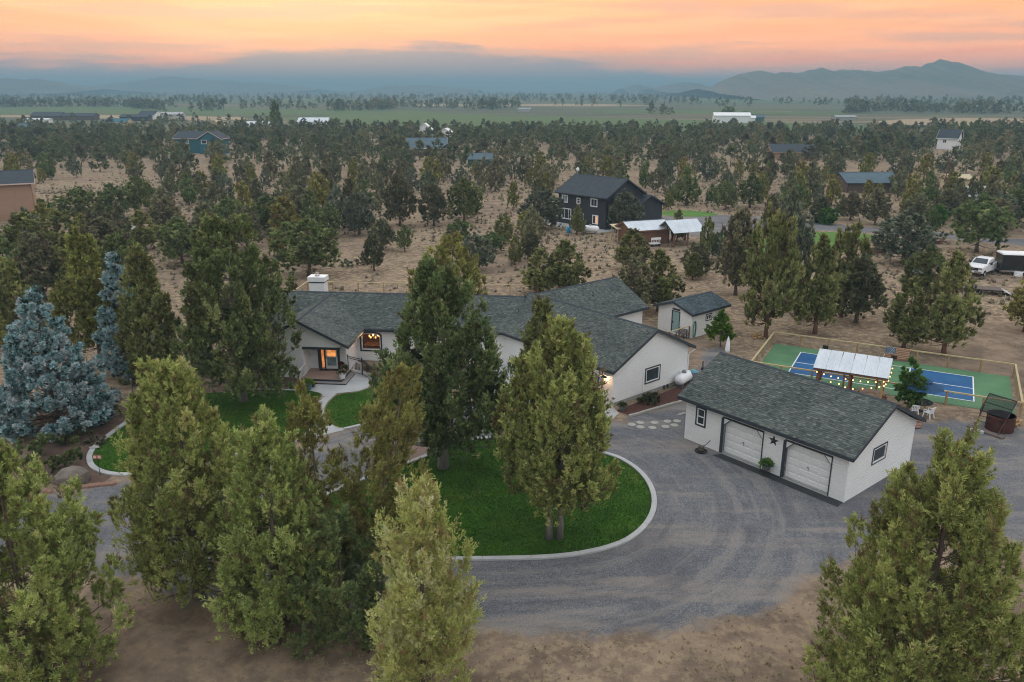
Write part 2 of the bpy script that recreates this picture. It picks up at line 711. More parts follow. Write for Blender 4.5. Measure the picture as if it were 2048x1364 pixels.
mat_ground()
mat_gravel()
mat_lawn('lawn', (0.026, 0.070, 0.006), (0.048, 0.118, 0.010), (0.085, 0.150, 0.022))
mat_lawn('field_green', (0.060, 0.108, 0.034), (0.082, 0.135, 0.042), (0.12, 0.155, 0.06))
mat_lawn('bright_lawn', (0.075, 0.165, 0.030), (0.105, 0.21, 0.042), (0.15, 0.25, 0.07))
mat_lawn('field_tan', (0.30, 0.225, 0.14), (0.36, 0.27, 0.165), (0.25, 0.205, 0.14))
mat('mulch', (0.085, 0.055, 0.042), (0.15, 0.095, 0.07), 2.0, 0.95, bump=0.9, bscale=30)
mat('red_mulch', (0.060, 0.026, 0.020), (0.11, 0.048, 0.034), 4.0, 0.95, bump=0.9, bscale=40)
mat('red_gravel', (0.20, 0.135, 0.115), (0.28, 0.19, 0.155), 4.0, 0.95, bump=0.8, bscale=40)
mat('concrete', (0.46, 0.46, 0.45), (0.36, 0.36, 0.36), 0.9, 0.85, bump=0.15, bscale=25)
mat('concrete_old', (0.36, 0.365, 0.36), (0.28, 0.28, 0.27), 1.2, 0.9, bump=0.25, bscale=18)
mat('white_paint', (0.80, 0.80, 0.785), (0.74, 0.74, 0.725), 0.6, 0.62, bump=0.06, bscale=30)
mat('white_trim', (0.80, 0.80, 0.80), (0.74, 0.74, 0.74), 1.0, 0.5)
mat('black_trim', (0.035, 0.042, 0.052), (0.05, 0.057, 0.066), 1.2, 0.55)
mat('dark_metal', (0.022, 0.024, 0.027), (0.04, 0.04, 0.042), 3, 0.45, metal=0.3)
mat('grey_metal', (0.30, 0.31, 0.32), (0.22, 0.22, 0.23), 3, 0.45, metal=0.6)
mat('galvanised', (0.62, 0.66, 0.70), (0.48, 0.52, 0.56), 0.9, 0.42, metal=0.35, stretch=(1, 0.15, 1))
mat('wood', (0.30, 0.19, 0.085), (0.42, 0.28, 0.13), 2.0, 0.8, bump=0.2, stretch=(1, 1, 0.3))
mat('wood_pale', (0.52, 0.42, 0.24), (0.40, 0.31, 0.17), 2.0, 0.8, bump=0.2)
mat('wood_brown', (0.13, 0.068, 0.042), (0.20, 0.105, 0.06), 2.0, 0.8, bump=0.2)
mat('wood_grey', (0.16, 0.13, 0.11), (0.10, 0.08, 0.07), 2.0, 0.9, bump=0.3)
mat('deck', (0.30, 0.205, 0.16), (0.37, 0.26, 0.205), 2.5, 0.85, bump=0.15, stretch=(0.2, 3, 1))
mat('deck_grey', (0.21, 0.19, 0.18), (0.28, 0.26, 0.245), 2.5, 0.85, bump=0.15)
mat('rust', (0.075, 0.028, 0.024), (0.13, 0.055, 0.04), 2.5, 0.85, metal=0.2, bump=0.3)
mat('bark', (0.20, 0.155, 0.125), (0.095, 0.07, 0.055), 3.0, 0.95, bump=0.9, bscale=8, stretch=(3, 3, 0.5))
mat('bark_red', (0.22, 0.12, 0.075), (0.11, 0.06, 0.04), 3.0, 0.95, bump=0.9, bscale=8, stretch=(3, 3, 0.5))
mat('bark_grey', (0.28, 0.25, 0.23), (0.13, 0.11, 0.10), 3.0, 0.95, bump=0.9, bscale=8, stretch=(3, 3, 0.4))
mat('rock', (0.22, 0.185, 0.155), (0.13, 0.11, 0.095), 1.5, 0.95, bump=0.7, bscale=7)
mat('rock_red', (0.30, 0.17, 0.12), (0.20, 0.115, 0.085), 2.5, 0.95, bump=0.6, bscale=9)
mat('stone', (0.40, 0.38, 0.34), (0.32, 0.31, 0.28), 2.5, 0.92, bump=0.3, bscale=12)
mat('court_green', (0.070, 0.170, 0.082), (0.115, 0.235, 0.118), 0.5, 0.85, bump=0.1, bscale=40)
mat('court_blue', (0.015, 0.085, 0.215), (0.030, 0.125, 0.28), 0.5, 0.8, bump=0.1, bscale=40)
mat('line_white', (0.82, 0.82, 0.82), (0.72, 0.72, 0.72), 3, 0.7)
mat('navy_cloth', (0.018, 0.055, 0.12), (0.024, 0.07, 0.15), 2, 0.9)
mat('white_plastic', (0.82, 0.83, 0.84), (0.75, 0.76, 0.77), 2, 0.4)
mat('blue_plastic', (0.02, 0.30, 0.55), (0.025, 0.24, 0.45), 2, 0.45)
mat('teal_plastic', (0.10, 0.30, 0.36), (0.08, 0.24, 0.30), 2, 0.5)
mat('green_hose', (0.09, 0.26, 0.20), (0.07, 0.20, 0.16), 2, 0.5)
mat('flag_red', (0.50, 0.045, 0.06), (0.42, 0.035, 0.05), 5, 0.85)
mat('flag_white', (0.78, 0.76, 0.74), (0.70, 0.68, 0.66), 5, 0.85)
mat('flag_blue', (0.035, 0.06, 0.20), (0.03, 0.05, 0.16), 5, 0.85)
mat('board_red', (0.42, 0.16, 0.10), (0.30, 0.10, 0.06), 3, 0.9, stretch=(0.5, 4, 4))
mat('board_white', (0.52, 0.40, 0.30), (0.40, 0.29, 0.20), 3, 0.9, stretch=(0.5, 4, 4))
mat('board_blue', (0.08, 0.13, 0.22), (0.05, 0.09, 0.15), 3, 0.9)
mat('sage_door', (0.28, 0.40, 0.39), (0.24, 0.35, 0.34), 1, 0.6)
mat('black_siding', (0.032, 0.034, 0.040), (0.045, 0.046, 0.052), 1.2, 0.75)
mat('dark_roof', (0.035, 0.045, 0.055), (0.055, 0.065, 0.075), 1.5, 0.9)
mat('blue_roof', (0.075, 0.115, 0.14), (0.10, 0.145, 0.17), 0.8, 0.9)
mat('tan_siding', (0.37, 0.235, 0.165), (0.33, 0.205, 0.14), 0.7, 0.8)
mat('brown_siding', (0.12, 0.085, 0.072), (0.10, 0.07, 0.06), 0.7, 0.85)
mat('teal_siding', (0.035, 0.13, 0.16), (0.03, 0.11, 0.135), 0.7, 0.8)
mat('yellow_siding', (0.55, 0.46, 0.30), (0.5, 0.42, 0.27), 0.7, 0.8)
mat('pink_trim', (0.62, 0.47, 0.40), (0.55, 0.42, 0.36), 1, 0.7)
mat('tyre', (0.018, 0.018, 0.019), (0.03, 0.03, 0.03), 6, 0.9)
mat('chrome', (0.6, 0.6, 0.61), (0.5, 0.5, 0.51), 4, 0.25, metal=0.9)
mat('car_white', (0.80, 0.80, 0.81), (0.76, 0.76, 0.77), 0.8, 0.25, spec=0.5)
mat('car_black', (0.012, 0.013, 0.015), (0.02, 0.02, 0.022), 0.8, 0.22, spec=0.5)
mat('clay', (0.25, 0.12, 0.08), (0.2, 0.1, 0.07), 3, 0.8)
mat('pot_green', (0.13, 0.19, 0.17), (0.10, 0.15, 0.135), 3, 0.5)
mat('flower_red', (0.60, 0.05, 0.03), (0.45, 0.03, 0.03), 9, 0.8)
mat('flower_pink', (0.62, 0.20, 0.25), (0.7, 0.32, 0.34), 9, 0.8)
mat('flower_cream', (0.75, 0.62, 0.5), (0.7, 0.3, 0.25), 14, 0.8)
mat('room', (0.20, 0.10, 0.045), (0.13, 0.06, 0.03), 1, 0.8)
mat('interior_pale', (0.62, 0.46, 0.30), (0.5, 0.36, 0.24), 1.5, 0.7)
mat('mountain', (0.075, 0.085, 0.060), (0.17, 0.14, 0.10), 0.004, 0.95)
mat_glass('glass')
mat_glass('glass_pale', (0.14, 0.19, 0.20), 0.12)
mat_glass('glass_clear', (0.05, 0.05, 0.05), 0.03, 0.16)
mat_emit('bulb', (1.0, 0.42, 0.09), 2.6, (1.0, 0.55, 0.2))
mat_emit('lamp_bulb', (1.0, 0.62, 0.26), 5.0)
mat_emit('lit_pane', (1.0, 0.36, 0.07), 0.75, (0.45, 0.12, 0.02), 2.5)
mat_emit('chandelier_bulb', (1.0, 0.40, 0.08), 2.2)
mat_tint('shingle', [(0, (0.072, 0.083, 0.080)), (0.35, (0.106, 0.122, 0.114)), (0.65, (0.140, 0.158, 0.146)), (1, (0.190, 0.210, 0.192))])
mat_tint('shingle_blue', [(0, (0.060, 0.084, 0.096)), (0.4, (0.090, 0.122, 0.136)), (1, (0.15, 0.185, 0.195))])
JUN = [(0, (0.205, 0.149, 0.076)), (0.18, (0.194, 0.235, 0.086)), (0.5, (0.338, 0.395, 0.130)), (0.8, (0.505, 0.564, 0.182)), (1, (0.600, 0.564, 0.259))]
mat_leaf('juniper', JUN, hue=0.016, val=0.2)
mat_leaf('juniper_mid', [(q, tuple(c * k for c, k in zip(v, (0.74, 0.70, 0.80)))) for q, v in JUN], hue=0.02, val=0.3)
mat_leaf('juniper_dark', [(0, (0.124, 0.105, 0.051)), (0.25, (0.124, 0.164, 0.071)), (0.6, (0.199, 0.255, 0.102)), (1, (0.363, 0.392, 0.162))], hue=0.03, val=0.25)
mat_leaf('juniper_bright', [(0, (0.368, 0.256, 0.131)), (0.2, (0.346, 0.446, 0.139)), (0.55, (0.600, 0.600, 0.209)), (1, (0.600, 0.600, 0.376))], hue=0.01, val=0.05)
mat_leaf('juniper_brown', [(0, (0.201, 0.136, 0.066)), (0.3, (0.234, 0.233, 0.084)), (0.7, (0.343, 0.345, 0.108)), (1, (0.516, 0.494, 0.164))], hue=0.03, val=0.25)
mat_leaf('juniper_far', [(0, (0.162, 0.114, 0.085)), (0.3, (0.162, 0.168, 0.098)), (0.65, (0.243, 0.249, 0.140)), (1, (0.420, 0.381, 0.214))], hue=0.06, val=0.6)
mat_leaf('juniper_grey', [(0, (0.124, 0.109, 0.085)), (0.4, (0.157, 0.185, 0.124)), (1, (0.281, 0.316, 0.220))], hue=0.03, val=0.25)
mat_leaf('far_wood', [(0, (0.116, 0.085, 0.062)), (0.25, (0.103, 0.123, 0.067)), (0.65, (0.160, 0.176, 0.090)), (1, (0.246, 0.213, 0.118))], hue=0.0, val=0.0)
mat_leaf('spruce', [(0, (0.045, 0.065, 0.045)), (0.3, (0.306, 0.537, 0.547)), (0.7, (0.538, 0.600, 0.600)), (1, (0.600, 0.600, 0.600))], trans=0.1, hue=0.015, val=0.1)
mat_leaf('broadleaf', [(0, (0.065, 0.130, 0.019)), (0.5, (0.143, 0.247, 0.033)), (1, (0.312, 0.390, 0.052))], trans=0.35, hue=0.02, val=0.1)
mat_leaf('aspen', [(0, (0.058, 0.137, 0.033)), (0.5, (0.117, 0.221, 0.052)), (1, (0.208, 0.338, 0.091))], trans=0.35, hue=0.01, val=0.1)
mat_leaf('shrub', [(0, (0.065, 0.072, 0.033)), (0.5, (0.124, 0.143, 0.065)), (1, (0.234, 0.247, 0.130))], hue=0.04, val=0.3)
mat_leaf('shrub_red', [(0, (0.10, 0.02, 0.015)), (0.5, (0.17, 0.04, 0.03)), (1, (0.26, 0.09, 0.06))], hue=0.0, val=0.1)
mat_leaf('sage', [(0, (0.15, 0.12, 0.085)), (0.4, (0.20, 0.185, 0.14)), (0.75, (0.30, 0.26, 0.17)), (1, (0.42, 0.34, 0.2))], trans=0.1, hue=0, val=0)
mat_leaf('grass_blade', [(0, (0.022, 0.060, 0.010)), (0.5, (0.050, 0.119, 0.021)), (1, (0.119, 0.206, 0.053))], trans=0.3, hue=0, val=0)
# ------------------------------------------------------------------ the setting: ground, drive, lawns, walks


def poly_px(pts, z=0.0):
    return np.array([at(x, y, z)[:2] for x, y in pts])


def smooth_poly(P, it=2, closed=True):
    """Chaikin corner cutting"""
    P = np.asarray(P, float)
    for _ in range(it):
        Q = np.roll(P, -1, 0) if closed else P[1:]
        A = P if closed else P[:-1]
        n = np.empty((2 * len(A), P.shape[1]))
        n[0::2] = A * 0.75 + Q * 0.25
        n[1::2] = A * 0.25 + Q * 0.75
        if not closed:
            n = np.vstack([P[:1], n, P[-1:]])
        P = n
    return P


def sdf(P, X):
    """signed distance of points X to polygon P, positive inside"""
    d2 = np.full(len(X), 1e18)
    ins = np.zeros(len(X), bool)
    n = len(P)
    for i in range(n):
        a, b = P[i], P[(i + 1) % n]
        e = b - a
        w = X - a
        t = np.clip((w @ e) / max(e @ e, 1e-9), 0, 1)
        q = w - t[:, None] * e
        d2 = np.minimum(d2, (q * q).sum(1))
        c = (a[1] > X[:, 1]) != (b[1] > X[:, 1])
        with np.errstate(divide='ignore', invalid='ignore'):
            xi = a[0] + (X[:, 1] - a[1]) * e[0] / e[1]
        ins ^= c & (X[:, 0] < xi)
    d = np.sqrt(d2)
    return np.where(ins, d, -d)


def sheet(name, poly, z, m, kind='structure'):
    """flat sheet, triangulated by a fan of its own polygon"""
    me = bpy.data.meshes.new(name)
    import bmesh
    bm = bmesh.new()
    vs = [bm.verts.new((p[0], p[1], z)) for p in poly]
    f = bm.faces.new(vs)
    if f.normal.z < 0:
        f.normal_flip()
    bm.normal_update()
    if bm.faces[:][0].normal.z < 0:
        bmesh.ops.reverse_faces(bm, faces=bm.faces[:])
    bmesh.ops.triangulate(bm, faces=bm.faces[:])
    bm.to_mesh(me)
    bm.free()
    me.materials.append(m)
    return link(name, me, None, kind)


# ground to the horizon: fine near the house, one sheet
gs = 15000.0
xs = np.concatenate([[-gs, -3000, -800], np.linspace(-200, 200, 41), [800, 3000, gs]])
ys = np.concatenate([[-600, -100], np.linspace(0, 260, 27), [600, 1500, 4000, gs]])
gx, gy = np.meshgrid(xs, ys)
nx, ny = len(xs), len(ys)
ii, jj = np.meshgrid(np.arange(nx - 1), np.arange(ny - 1))
q0 = (jj * nx + ii).ravel()
gi = np.stack([q0, q0 + 1, q0 + nx + 1, q0 + nx], 1)
link('ground', fast_mesh('ground', np.stack([gx.ravel(), gy.ravel(), np.zeros(nx * ny)], 1), 4, gi, M['ground']), None, 'structure')


def soft_sheet(name, poly, z, m, res=0.4, margin=2.6):
    """gridded sheet with an 'edge' attribute so its border frays into the soil"""
    lo, hi = poly.min(0) - margin, poly.max(0) + margin
    ax = np.arange(lo[0], hi[0], res)
    ay = np.arange(lo[1], hi[1], res)
    X, Y = np.meshgrid(ax, ay)
    pts = np.stack([X.ravel(), Y.ravel()], 1)
    s = sdf(poly, pts)
    keep = (s > -margin).reshape(X.shape)
    k4 = keep[:-1, :-1] & keep[1:, :-1] & keep[:-1, 1:] & keep[1:, 1:]
    j, i = np.nonzero(k4)
    w = X.shape[1]
    a = j * w + i
    idx = np.stack([a, a + 1, a + w + 1, a + w], 1)
    used, inv = np.unique(idx, return_inverse=True)
    v = np.column_stack([pts[used], np.full(len(used), z)])
    me = fast_mesh(name, v, 4, inv.reshape(-1, 4), m)
    at_ = me.attributes.new('edge', 'FLOAT', 'POINT')
    at_.data.foreach_set('value', s[used].astype(np.float32))
    return link(name, me, None, 'structure')


drive_px = [(-260, 1030), (0, 1000), (140, 985), (215, 968), (300, 946), (430, 918), (570, 893), (750, 845), (900, 812), (980, 798),
            (1240, 838), (1370, 792), (1395, 706), (1440, 690), (1480, 716), (1520, 775), (1800, 842), (1960, 838), (2048, 855), (2200, 900),
            (2260, 1080), (2048, 1110), (1960, 1060), (1800, 1060), (1660, 1160), (1500, 1235), (1250, 1280), (960, 1272), (700, 1275),
            (480, 1240), (300, 1180), (100, 1130), (-260, 1120)]
drive_poly = poly_px(drive_px)
drive_o = soft_sheet('driveway', drive_poly, 0.004, M['gravel'])
# the neighbour's gravel yard and the road past it
soft_sheet('gravel_yard', poly_px([(1312, 432), (1420, 428), (1560, 436), (1660, 448), (1800, 458), (1850, 462), (2048, 478), (2300, 496), (2300, 512),
                                   (2048, 492), (1840, 472), (1640, 462), (1500, 462), (1420, 474), (1330, 470), (1240, 462)]), 0.004, M['gravel'], 0.8)
def island(name, poly, z=0.02, m='lawn'):
    return sheet(name, poly, z, M[m])


isl_px = [(700, 1123), (620, 1118), (560, 1085), (560, 1050), (620, 1005), (700, 968), (735, 956), (800, 932), (850, 914), (874, 902), (884, 890), (930, 880), (990, 876),
          (1100, 884), (1222, 908), (1268, 932), (1297, 962), (1310, 995), (1306, 1030), (1280, 1065), (1235, 1092), (1150, 1111), (1070, 1117), (940, 1119), (820, 1120)]
isl = smooth_poly(poly_px(isl_px), 2)
island('island_lawn', isl)
dco = np.empty(len(drive_o.data.vertices) * 3, np.float32)
drive_o.data.vertices.foreach_get('co', dco)
la_ = drive_o.data.attributes.new('loop', 'FLOAT', 'POINT')      # metres from the island kerb: wheel tracks follow it
la_.data.foreach_set('value', np.abs(sdf(isl, dco.reshape(-1, 3)[:, :2].astype(float))).astype(np.float32))
l1_px = [(283, 824), (230, 862), (196, 890), (181, 908), (180, 925), (192, 938), (225, 948), (300, 945), (430, 918), (570, 888), (606, 876),
         (628, 846), (636, 803), (643, 789), (630, 783), (600, 781), (500, 779), (390, 788), (310, 808)]
lawn1 = poly_px(l1_px)
island('front_lawn', lawn1)
l2_px = [(676, 788), (658, 804), (649, 818), (652, 840), (673, 854), (697, 856), (750, 843), (830, 824), (900, 806), (905, 790), (880, 768), (830, 764), (775, 766), (752, 769), (735, 778), (715, 785)]
lawn2 = smooth_poly(poly_px(l2_px), 1)
island('side_lawn', lawn2)
# planting beds
sheet('house_bed', poly_px([(283, 823), (310, 807), (390, 787), (500, 778), (600, 780), (606, 770), (560, 730), (420, 722), (300, 760), (262, 800)]), 0.010, M['mulch'])
sheet('corner_bed', poly_px([(282, 825), (228, 862), (194, 890), (178, 908), (176, 927), (190, 942), (225, 952), (206, 966), (140, 976), (60, 960), (60, 900), (150, 850), (240, 810)]), 0.010, M['mulch'])
sheet('drive_bed', poly_px([(880, 893), (872, 904), (848, 916), (800, 934), (770, 944), (812, 896), (850, 886)]), 0.012, M['red_gravel'])
sheet('wing_bed', poly_px([(1230, 822), (1262, 832), (1374, 799), (1374, 767)]), 0.012, M['red_mulch'])
sheet('apron', poly_px([(940, 790), (1000, 800), (1120, 822), (1226, 838), (1238, 826), (1180, 770), (1040, 690), (960, 740)]), 0.016, M['concrete'])
# front walk and landing
walk = poly_px([(597, 770), (600, 778), (620, 782), (640, 786), (645, 790), (637, 803), (629, 847), (600, 877), (600, 882), (700, 858), (674, 856), (651, 842), (647, 818), (656, 803), (674, 787), (715, 783), (735, 776), (744, 764),
                (744, 752), (738, 744), (700, 738), (620, 744), (604, 756)])
sheet('front_walk', walk, 0.028, M['concrete'])
sheet('neighbour_lawn', smooth_poly(poly_px([(1395, 478), (1440, 468), (1520, 460), (1600, 462), (1755, 468), (1740, 480), (1660, 499), (1580, 507), (1480, 508)]), 1), 0.015, M['bright_lawn'])
sheet('neighbour_lawn', smooth_poly(poly_px([(1308, 425), (1360, 420), (1420, 424), (1442, 430), (1400, 434), (1330, 432)]), 1), 0.015, M['bright_lawn'])
sheet('neighbour_patio', poly_px([(1086, 436), (1120, 440), (1196, 452), (1240, 462), (1190, 466), (1130, 458), (1090, 448)]), 0.015, M['concrete'])
# far pastures
for k, (pp, mm) in enumerate([
        ([(560, 240), (700, 226), (850, 224), (1000, 232), (1250, 237), (1500, 243), (1840, 258), (1830, 268), (1400, 264), (1000, 256), (700, 250)], 'field_green'),
        ([(-100, 219), (180, 213), (420, 216), (560, 218), (860, 222), (840, 226), (560, 231), (300, 228), (0, 229), (-100, 229)], 'field_green'),
        ([(-100, 231), (200, 230), (330, 232), (480, 234), (500, 240), (380, 241), (200, 237), (0, 234), (-100, 234)], 'field_tan'),
        ([(1735, 244), (1800, 239), (1920, 236), (2150, 238), (2150, 254), (1900, 252), (1780, 249)], 'field_tan'),
        ([(1200, 221), (1420, 220), (1560, 224), (1700, 226), (1690, 230), (1400, 228), (1210, 226)], 'field_green'),
        ([(820, 209), (1180, 208), (1330, 211), (1190, 213), (840, 212)], 'field_tan'),
        ([(1380, 199), (1700, 197), (2150, 203), (2150, 207), (1700, 205), (1400, 204)], 'field_green'),
        ([(300, 203), (620, 200), (820, 203), (640, 206), (320, 207)], 'field_green')]):
    sheet('field', poly_px(pp), 0.05 + 0.02 * k, M[mm])


# concrete mow curbs laid in lengths
def curb(name, path, w=0.30, h=0.11, seg=2.4, closed=False):
    P = np.asarray(path, float)
    if closed:
        P = np.vstack([P, P[:1]])
    d = np.r_[0, np.cumsum(np.linalg.norm(np.diff(P, axis=0), axis=1))]
    n = max(2, int(d[-1] / 0.4))
    s = np.linspace(0, d[-1], n)
    Q = np.stack([np.interp(s, d, P[:, 0]), np.interp(s, d, P[:, 1])], 1)
    T = np.gradient(Q, axis=0)
    T /= np.linalg.norm(T, axis=1)[:, None] + 1e-9
    Nn = np.stack([-T[:, 1], T[:, 0]], 1)

    def strip(mb, i0, i1, w, z0, z1, trim=0.0):
        o = len(mb.v)
        rows = []
        for i in range(i0, i1 + 1):
            q = Q[i].copy()
            if i == i0:
                q = q + T[i] * trim
            if i == i1:
                q = q - T[i] * trim
            a, b = q - Nn[i] * w / 2, q + Nn[i] * w / 2
            rows.append([(a[0], a[1], z0), (a[0], a[1], z1 - 0.015), (q[0] - Nn[i][0] * (w / 2 - 0.02), q[1] - Nn[i][1] * (w / 2 - 0.02), z1),
                         (q[0] + Nn[i][0] * (w / 2 - 0.02), q[1] + Nn[i][1] * (w / 2 - 0.02), z1), (b[0], b[1], z1 - 0.015), (b[0], b[1], z0)])
        for r in rows:
            mb.v += r
        for k in range(len(rows) - 1):
            for c in range(5):
                mb.f.append((o + k * 6 + c, o + k * 6 + c + 1, o + (k + 1) * 6 + c + 1, o + (k + 1) * 6 + c))
        mb.f.append(tuple(o + c for c in range(6)))
        mb.f.append(tuple(o + (len(rows) - 1) * 6 + c for c in range(6))[::-1])

    mb = MB()
    strip(mb, 0, n - 1, w * 0.8, 0.0, h * 0.75)
    root = mb.build(name, M['concrete_old'], None, kind='structure')
    k = max(2, int(round(seg / (s[1] - s[0]))))
    i = 0
    while i < n - 1:
        e = min(i + k, n - 1)
        if n - 1 - e < k // 2:
            e = n - 1
        mb = MB()
        strip(mb, i, e, w, 0.004, h, 0.010)
        mb.build('curb_segment', M['concrete'], root)
        i = e
    return root


curb('island_curb', isl, closed=True)
curb('lawn_curb', smooth_poly(poly_px([(288, 821), (230, 862), (196, 888), (180, 906), (178, 926), (192, 941), (228, 951), (300, 949)]), 2, False), 0.34)
curb('drive_curb', poly_px([(420, 921), (570, 891), (606, 880)]), 0.26)
curb('drive_curb', poly_px([(688, 859), (750, 845), (830, 826), (905, 808)]), 0.26)
curb('bed_curb', smooth_poly(poly_px([(497, 779), (600, 781), (606, 777)]), 0, False), 0.15, 0.08)

# grass blades on the lawns
def grass(name, poly, per_m2, z=0.02, hgt=0.055, label=None):
    lo, hi = poly.min(0), poly.max(0)
    n = int(per_m2 * np.prod(hi - lo))
    P = lo + rng.random((n, 2)) * (hi - lo)
    P = P[sdf(poly, P) > 0.08]
    n = len(P)
    a = rng.random(n) * 2 * np.pi
    w = 0.028
    lean = (rng.random((n, 2)) - 0.5) * 0.07
    hh = hgt * (0.6 + 0.8 * rng.random(n))
    v = np.empty((n, 3, 3))
    v[:, 0] = np.column_stack([P[:, 0] - np.cos(a) * w, P[:, 1] - np.sin(a) * w, np.full(n, z)])
    v[:, 1] = np.column_stack([P[:, 0] + np.cos(a) * w, P[:, 1] + np.sin(a) * w, np.full(n, z)])
    v[:, 2] = np.column_stack([P[:, 0] + lean[:, 0], P[:, 1] + lean[:, 1], z + hh])
    t = np.clip(0.5 + 0.22 * rng.standard_normal(n) + 0.18 * np.sin(P[:, 0] * 1.1 + P[:, 1] * 0.7) * np.sin(P[:, 1] * 0.9), 0, 1)
    o = link(name, fast_mesh(name, v.reshape(-1, 3), 3, np.arange(3 * n), M['grass_blade'], t), None, 'stuff')
    tag(o, label, 'grass')


grass('grass', isl, 260, label='mown green grass covering the curbed island inside the gravel loop')
grass('grass', lawn1, 170, label='mown green grass left of the front walk before the house')
grass('grass', lawn2, 170, label='mown green grass right of the front walk before the house')

# sagebrush and dry tufts over the open ground
OPEN_EXCL = []


def tufts(name, boxes, label):
    V, T = [], []
    for (P, hgt, k, tone) in boxes:
        n = len(P)
        sc = hgt * (0.5 + rng.random(n))
        for _ in range(k):
            a = rng.random(n) * 2 * np.pi
            rad = rng.random(n) * 0.9 * sc
            tip = np.column_stack([P[:, 0] + np.cos(a) * rad * 1.1, P[:, 1] + np.sin(a) * rad * 1.1, sc * (0.35 + 0.65 * rng.random(n)) * (1 - 0.4 * (rad / (sc + 1e-6)) ** 2)])
            b = a + np.pi / 2
            w = sc * 0.22
            base = np.column_stack([P[:, 0] + np.cos(a) * rad * 0.55, P[:, 1] + np.sin(a) * rad * 0.55, np.zeros(n)])
            dv = np.column_stack([np.cos(b) * w, np.sin(b) * w, np.zeros(n)])
            V.append(np.stack([base - dv, base + dv, tip], 1))
            T.append(np.clip(tone + 0.18 * rng.standard_normal(n), 0, 1))
    v = np.concatenate(V).reshape(-1, 3)
    t = np.concatenate(T)
    o = link(name, fast_mesh(name, v, 3, np.arange(len(v)), M['sage'], t), None, 'stuff')
    tag(o, label, 'brush')


def scatter(n, Y0, Y1, excl=(), wid=0.72, seed_pow=1.0):
    """random ground points inside the view wedge"""
    u = rng.random(n)
    Y = np.sqrt(Y0 ** 2 + u * (Y1 ** 2 - Y0 ** 2))
    X = (rng.random(n) * 2 - 1) * wid * Y
    P = np.stack([X, Y], 1)
    ok = np.ones(n, bool)
    for e in excl:
        ok &= sdf(e, P) < 0
    return P[ok]


yard_excl = poly_px([(-400, 1500), (-300, 960), (0, 960), (150, 800), (560, 680), (600, 590), (1300, 600), (1600, 640), (2100, 640), (2500, 900), (2500, 1500)])
yard_gravel = poly_px([(1240, 430), (1560, 430), (2300, 480), (2300, 520), (1600, 475), (1420, 480), (1240, 465)])
nb_lawn = poly_px([(1380, 480), (1440, 466), (1520, 458), (1765, 466), (1740, 484), (1580, 510), (1470, 510)])
P1 = scatter(15000, 64, 215, [yard_excl, yard_gravel, nb_lawn])
cl = np.sin(P1[:, 0] * 0.13 + 1) + np.sin(P1[:, 1] * 0.11 + P1[:, 0] * 0.05)
P1 = P1[(cl + rng.standard_normal(len(P1)) * 0.8) > -0.2]
front_dirt = poly_px([(560, 1500), (600, 1290), (960, 1290), (1300, 1285), (1640, 1190), (2060, 1130), (2300, 1300), (2300, 1700), (560, 1700)])
lo, hi = front_dirt.min(0), front_dirt.max(0)
P2 = lo + rng.random((9000, 2)) * (hi - lo)
P2 = P2[(sdf(front_dirt, P2) > 0) & (P2[:, 1] > 14)]
P2 = P2[(np.sin(P2[:, 0] * 0.9) + np.sin(P2[:, 1] * 1.3 + P2[:, 0] * 0.5) + rng.standard_normal(len(P2))) > -0.2]
P3 = scatter(3000, 215, 420)
yl = poly_px([(1460, 690), (1600, 650), (2300, 650), (2300, 1000), (2040, 860), (2060, 720), (1560, 660)])
lo, hi = yl.min(0), yl.max(0)
P4 = lo + rng.random((1500, 2)) * (hi - lo)
P4 = P4[sdf(yl, P4) > 0]
tufts('sagebrush', [(P1, 0.46, 9, 0.42), (P3, 0.6, 5, 0.45)], 'grey sagebrush and straw tufts scattered over the open dry ground')
tufts('dry_grass', [(P2, 0.09, 6, 0.9), (P4, 0.10, 5, 0.85)], 'low straw coloured grass tufts on the bare soil round the drive')


# ------------------------------------------------------------------ mountains and hills on the skyline
def ridge(name, prof, Y, depth, seed):
    r = np.random.default_rng(seed)
    pts = [atY(x, y, Y) for x, y in prof]
    X = np.array([p[0] for p in pts])
    Z = np.maximum(np.array([p[2] for p in pts]), 0)
    n = 520
    xs_ = np.linspace(X[0], X[-1], n)
    zs = np.interp(xs_, X, Z)
    jag = np.convolve(r.standard_normal(n + 8), np.ones(5) / 5, 'same')[4:-4]
    zs = zs * (1 + 0.045 * jag)
    m = 17
    t = np.linspace(-1, 1, m)
    V = np.empty((m, n, 3))
    gul = np.convolve(r.standard_normal(n + 40), np.ones(17) / 9, 'same')[20:-20]
    for k, tk in enumerate(t):
        fall = (1 - abs(tk)) ** 1.25
        wob = 1 + 0.35 * np.roll(gul, int(4 * k)) * (abs(tk) * (1 - abs(tk)) * 4)
        V[k, :, 0] = xs_ * (1 + 0.0 * tk)
        V[k, :, 1] = Y + tk * depth * (1 + 0.12 * np.roll(gul, k))
        V[k, :, 2] = zs * fall * wob - 1.0 * (abs(tk) > 0.99)
    j, i = np.meshgrid(np.arange(m - 1), np.arange(n - 1), indexing='ij')
    a = (j * n + i).ravel()
    idx = np.stack([a, a + 1, a + n + 1, a + n], 1)
    return link(name, fast_mesh(name, V.reshape(-1, 3), 4, idx, M['mountain'], smooth=True), None, 'structure')


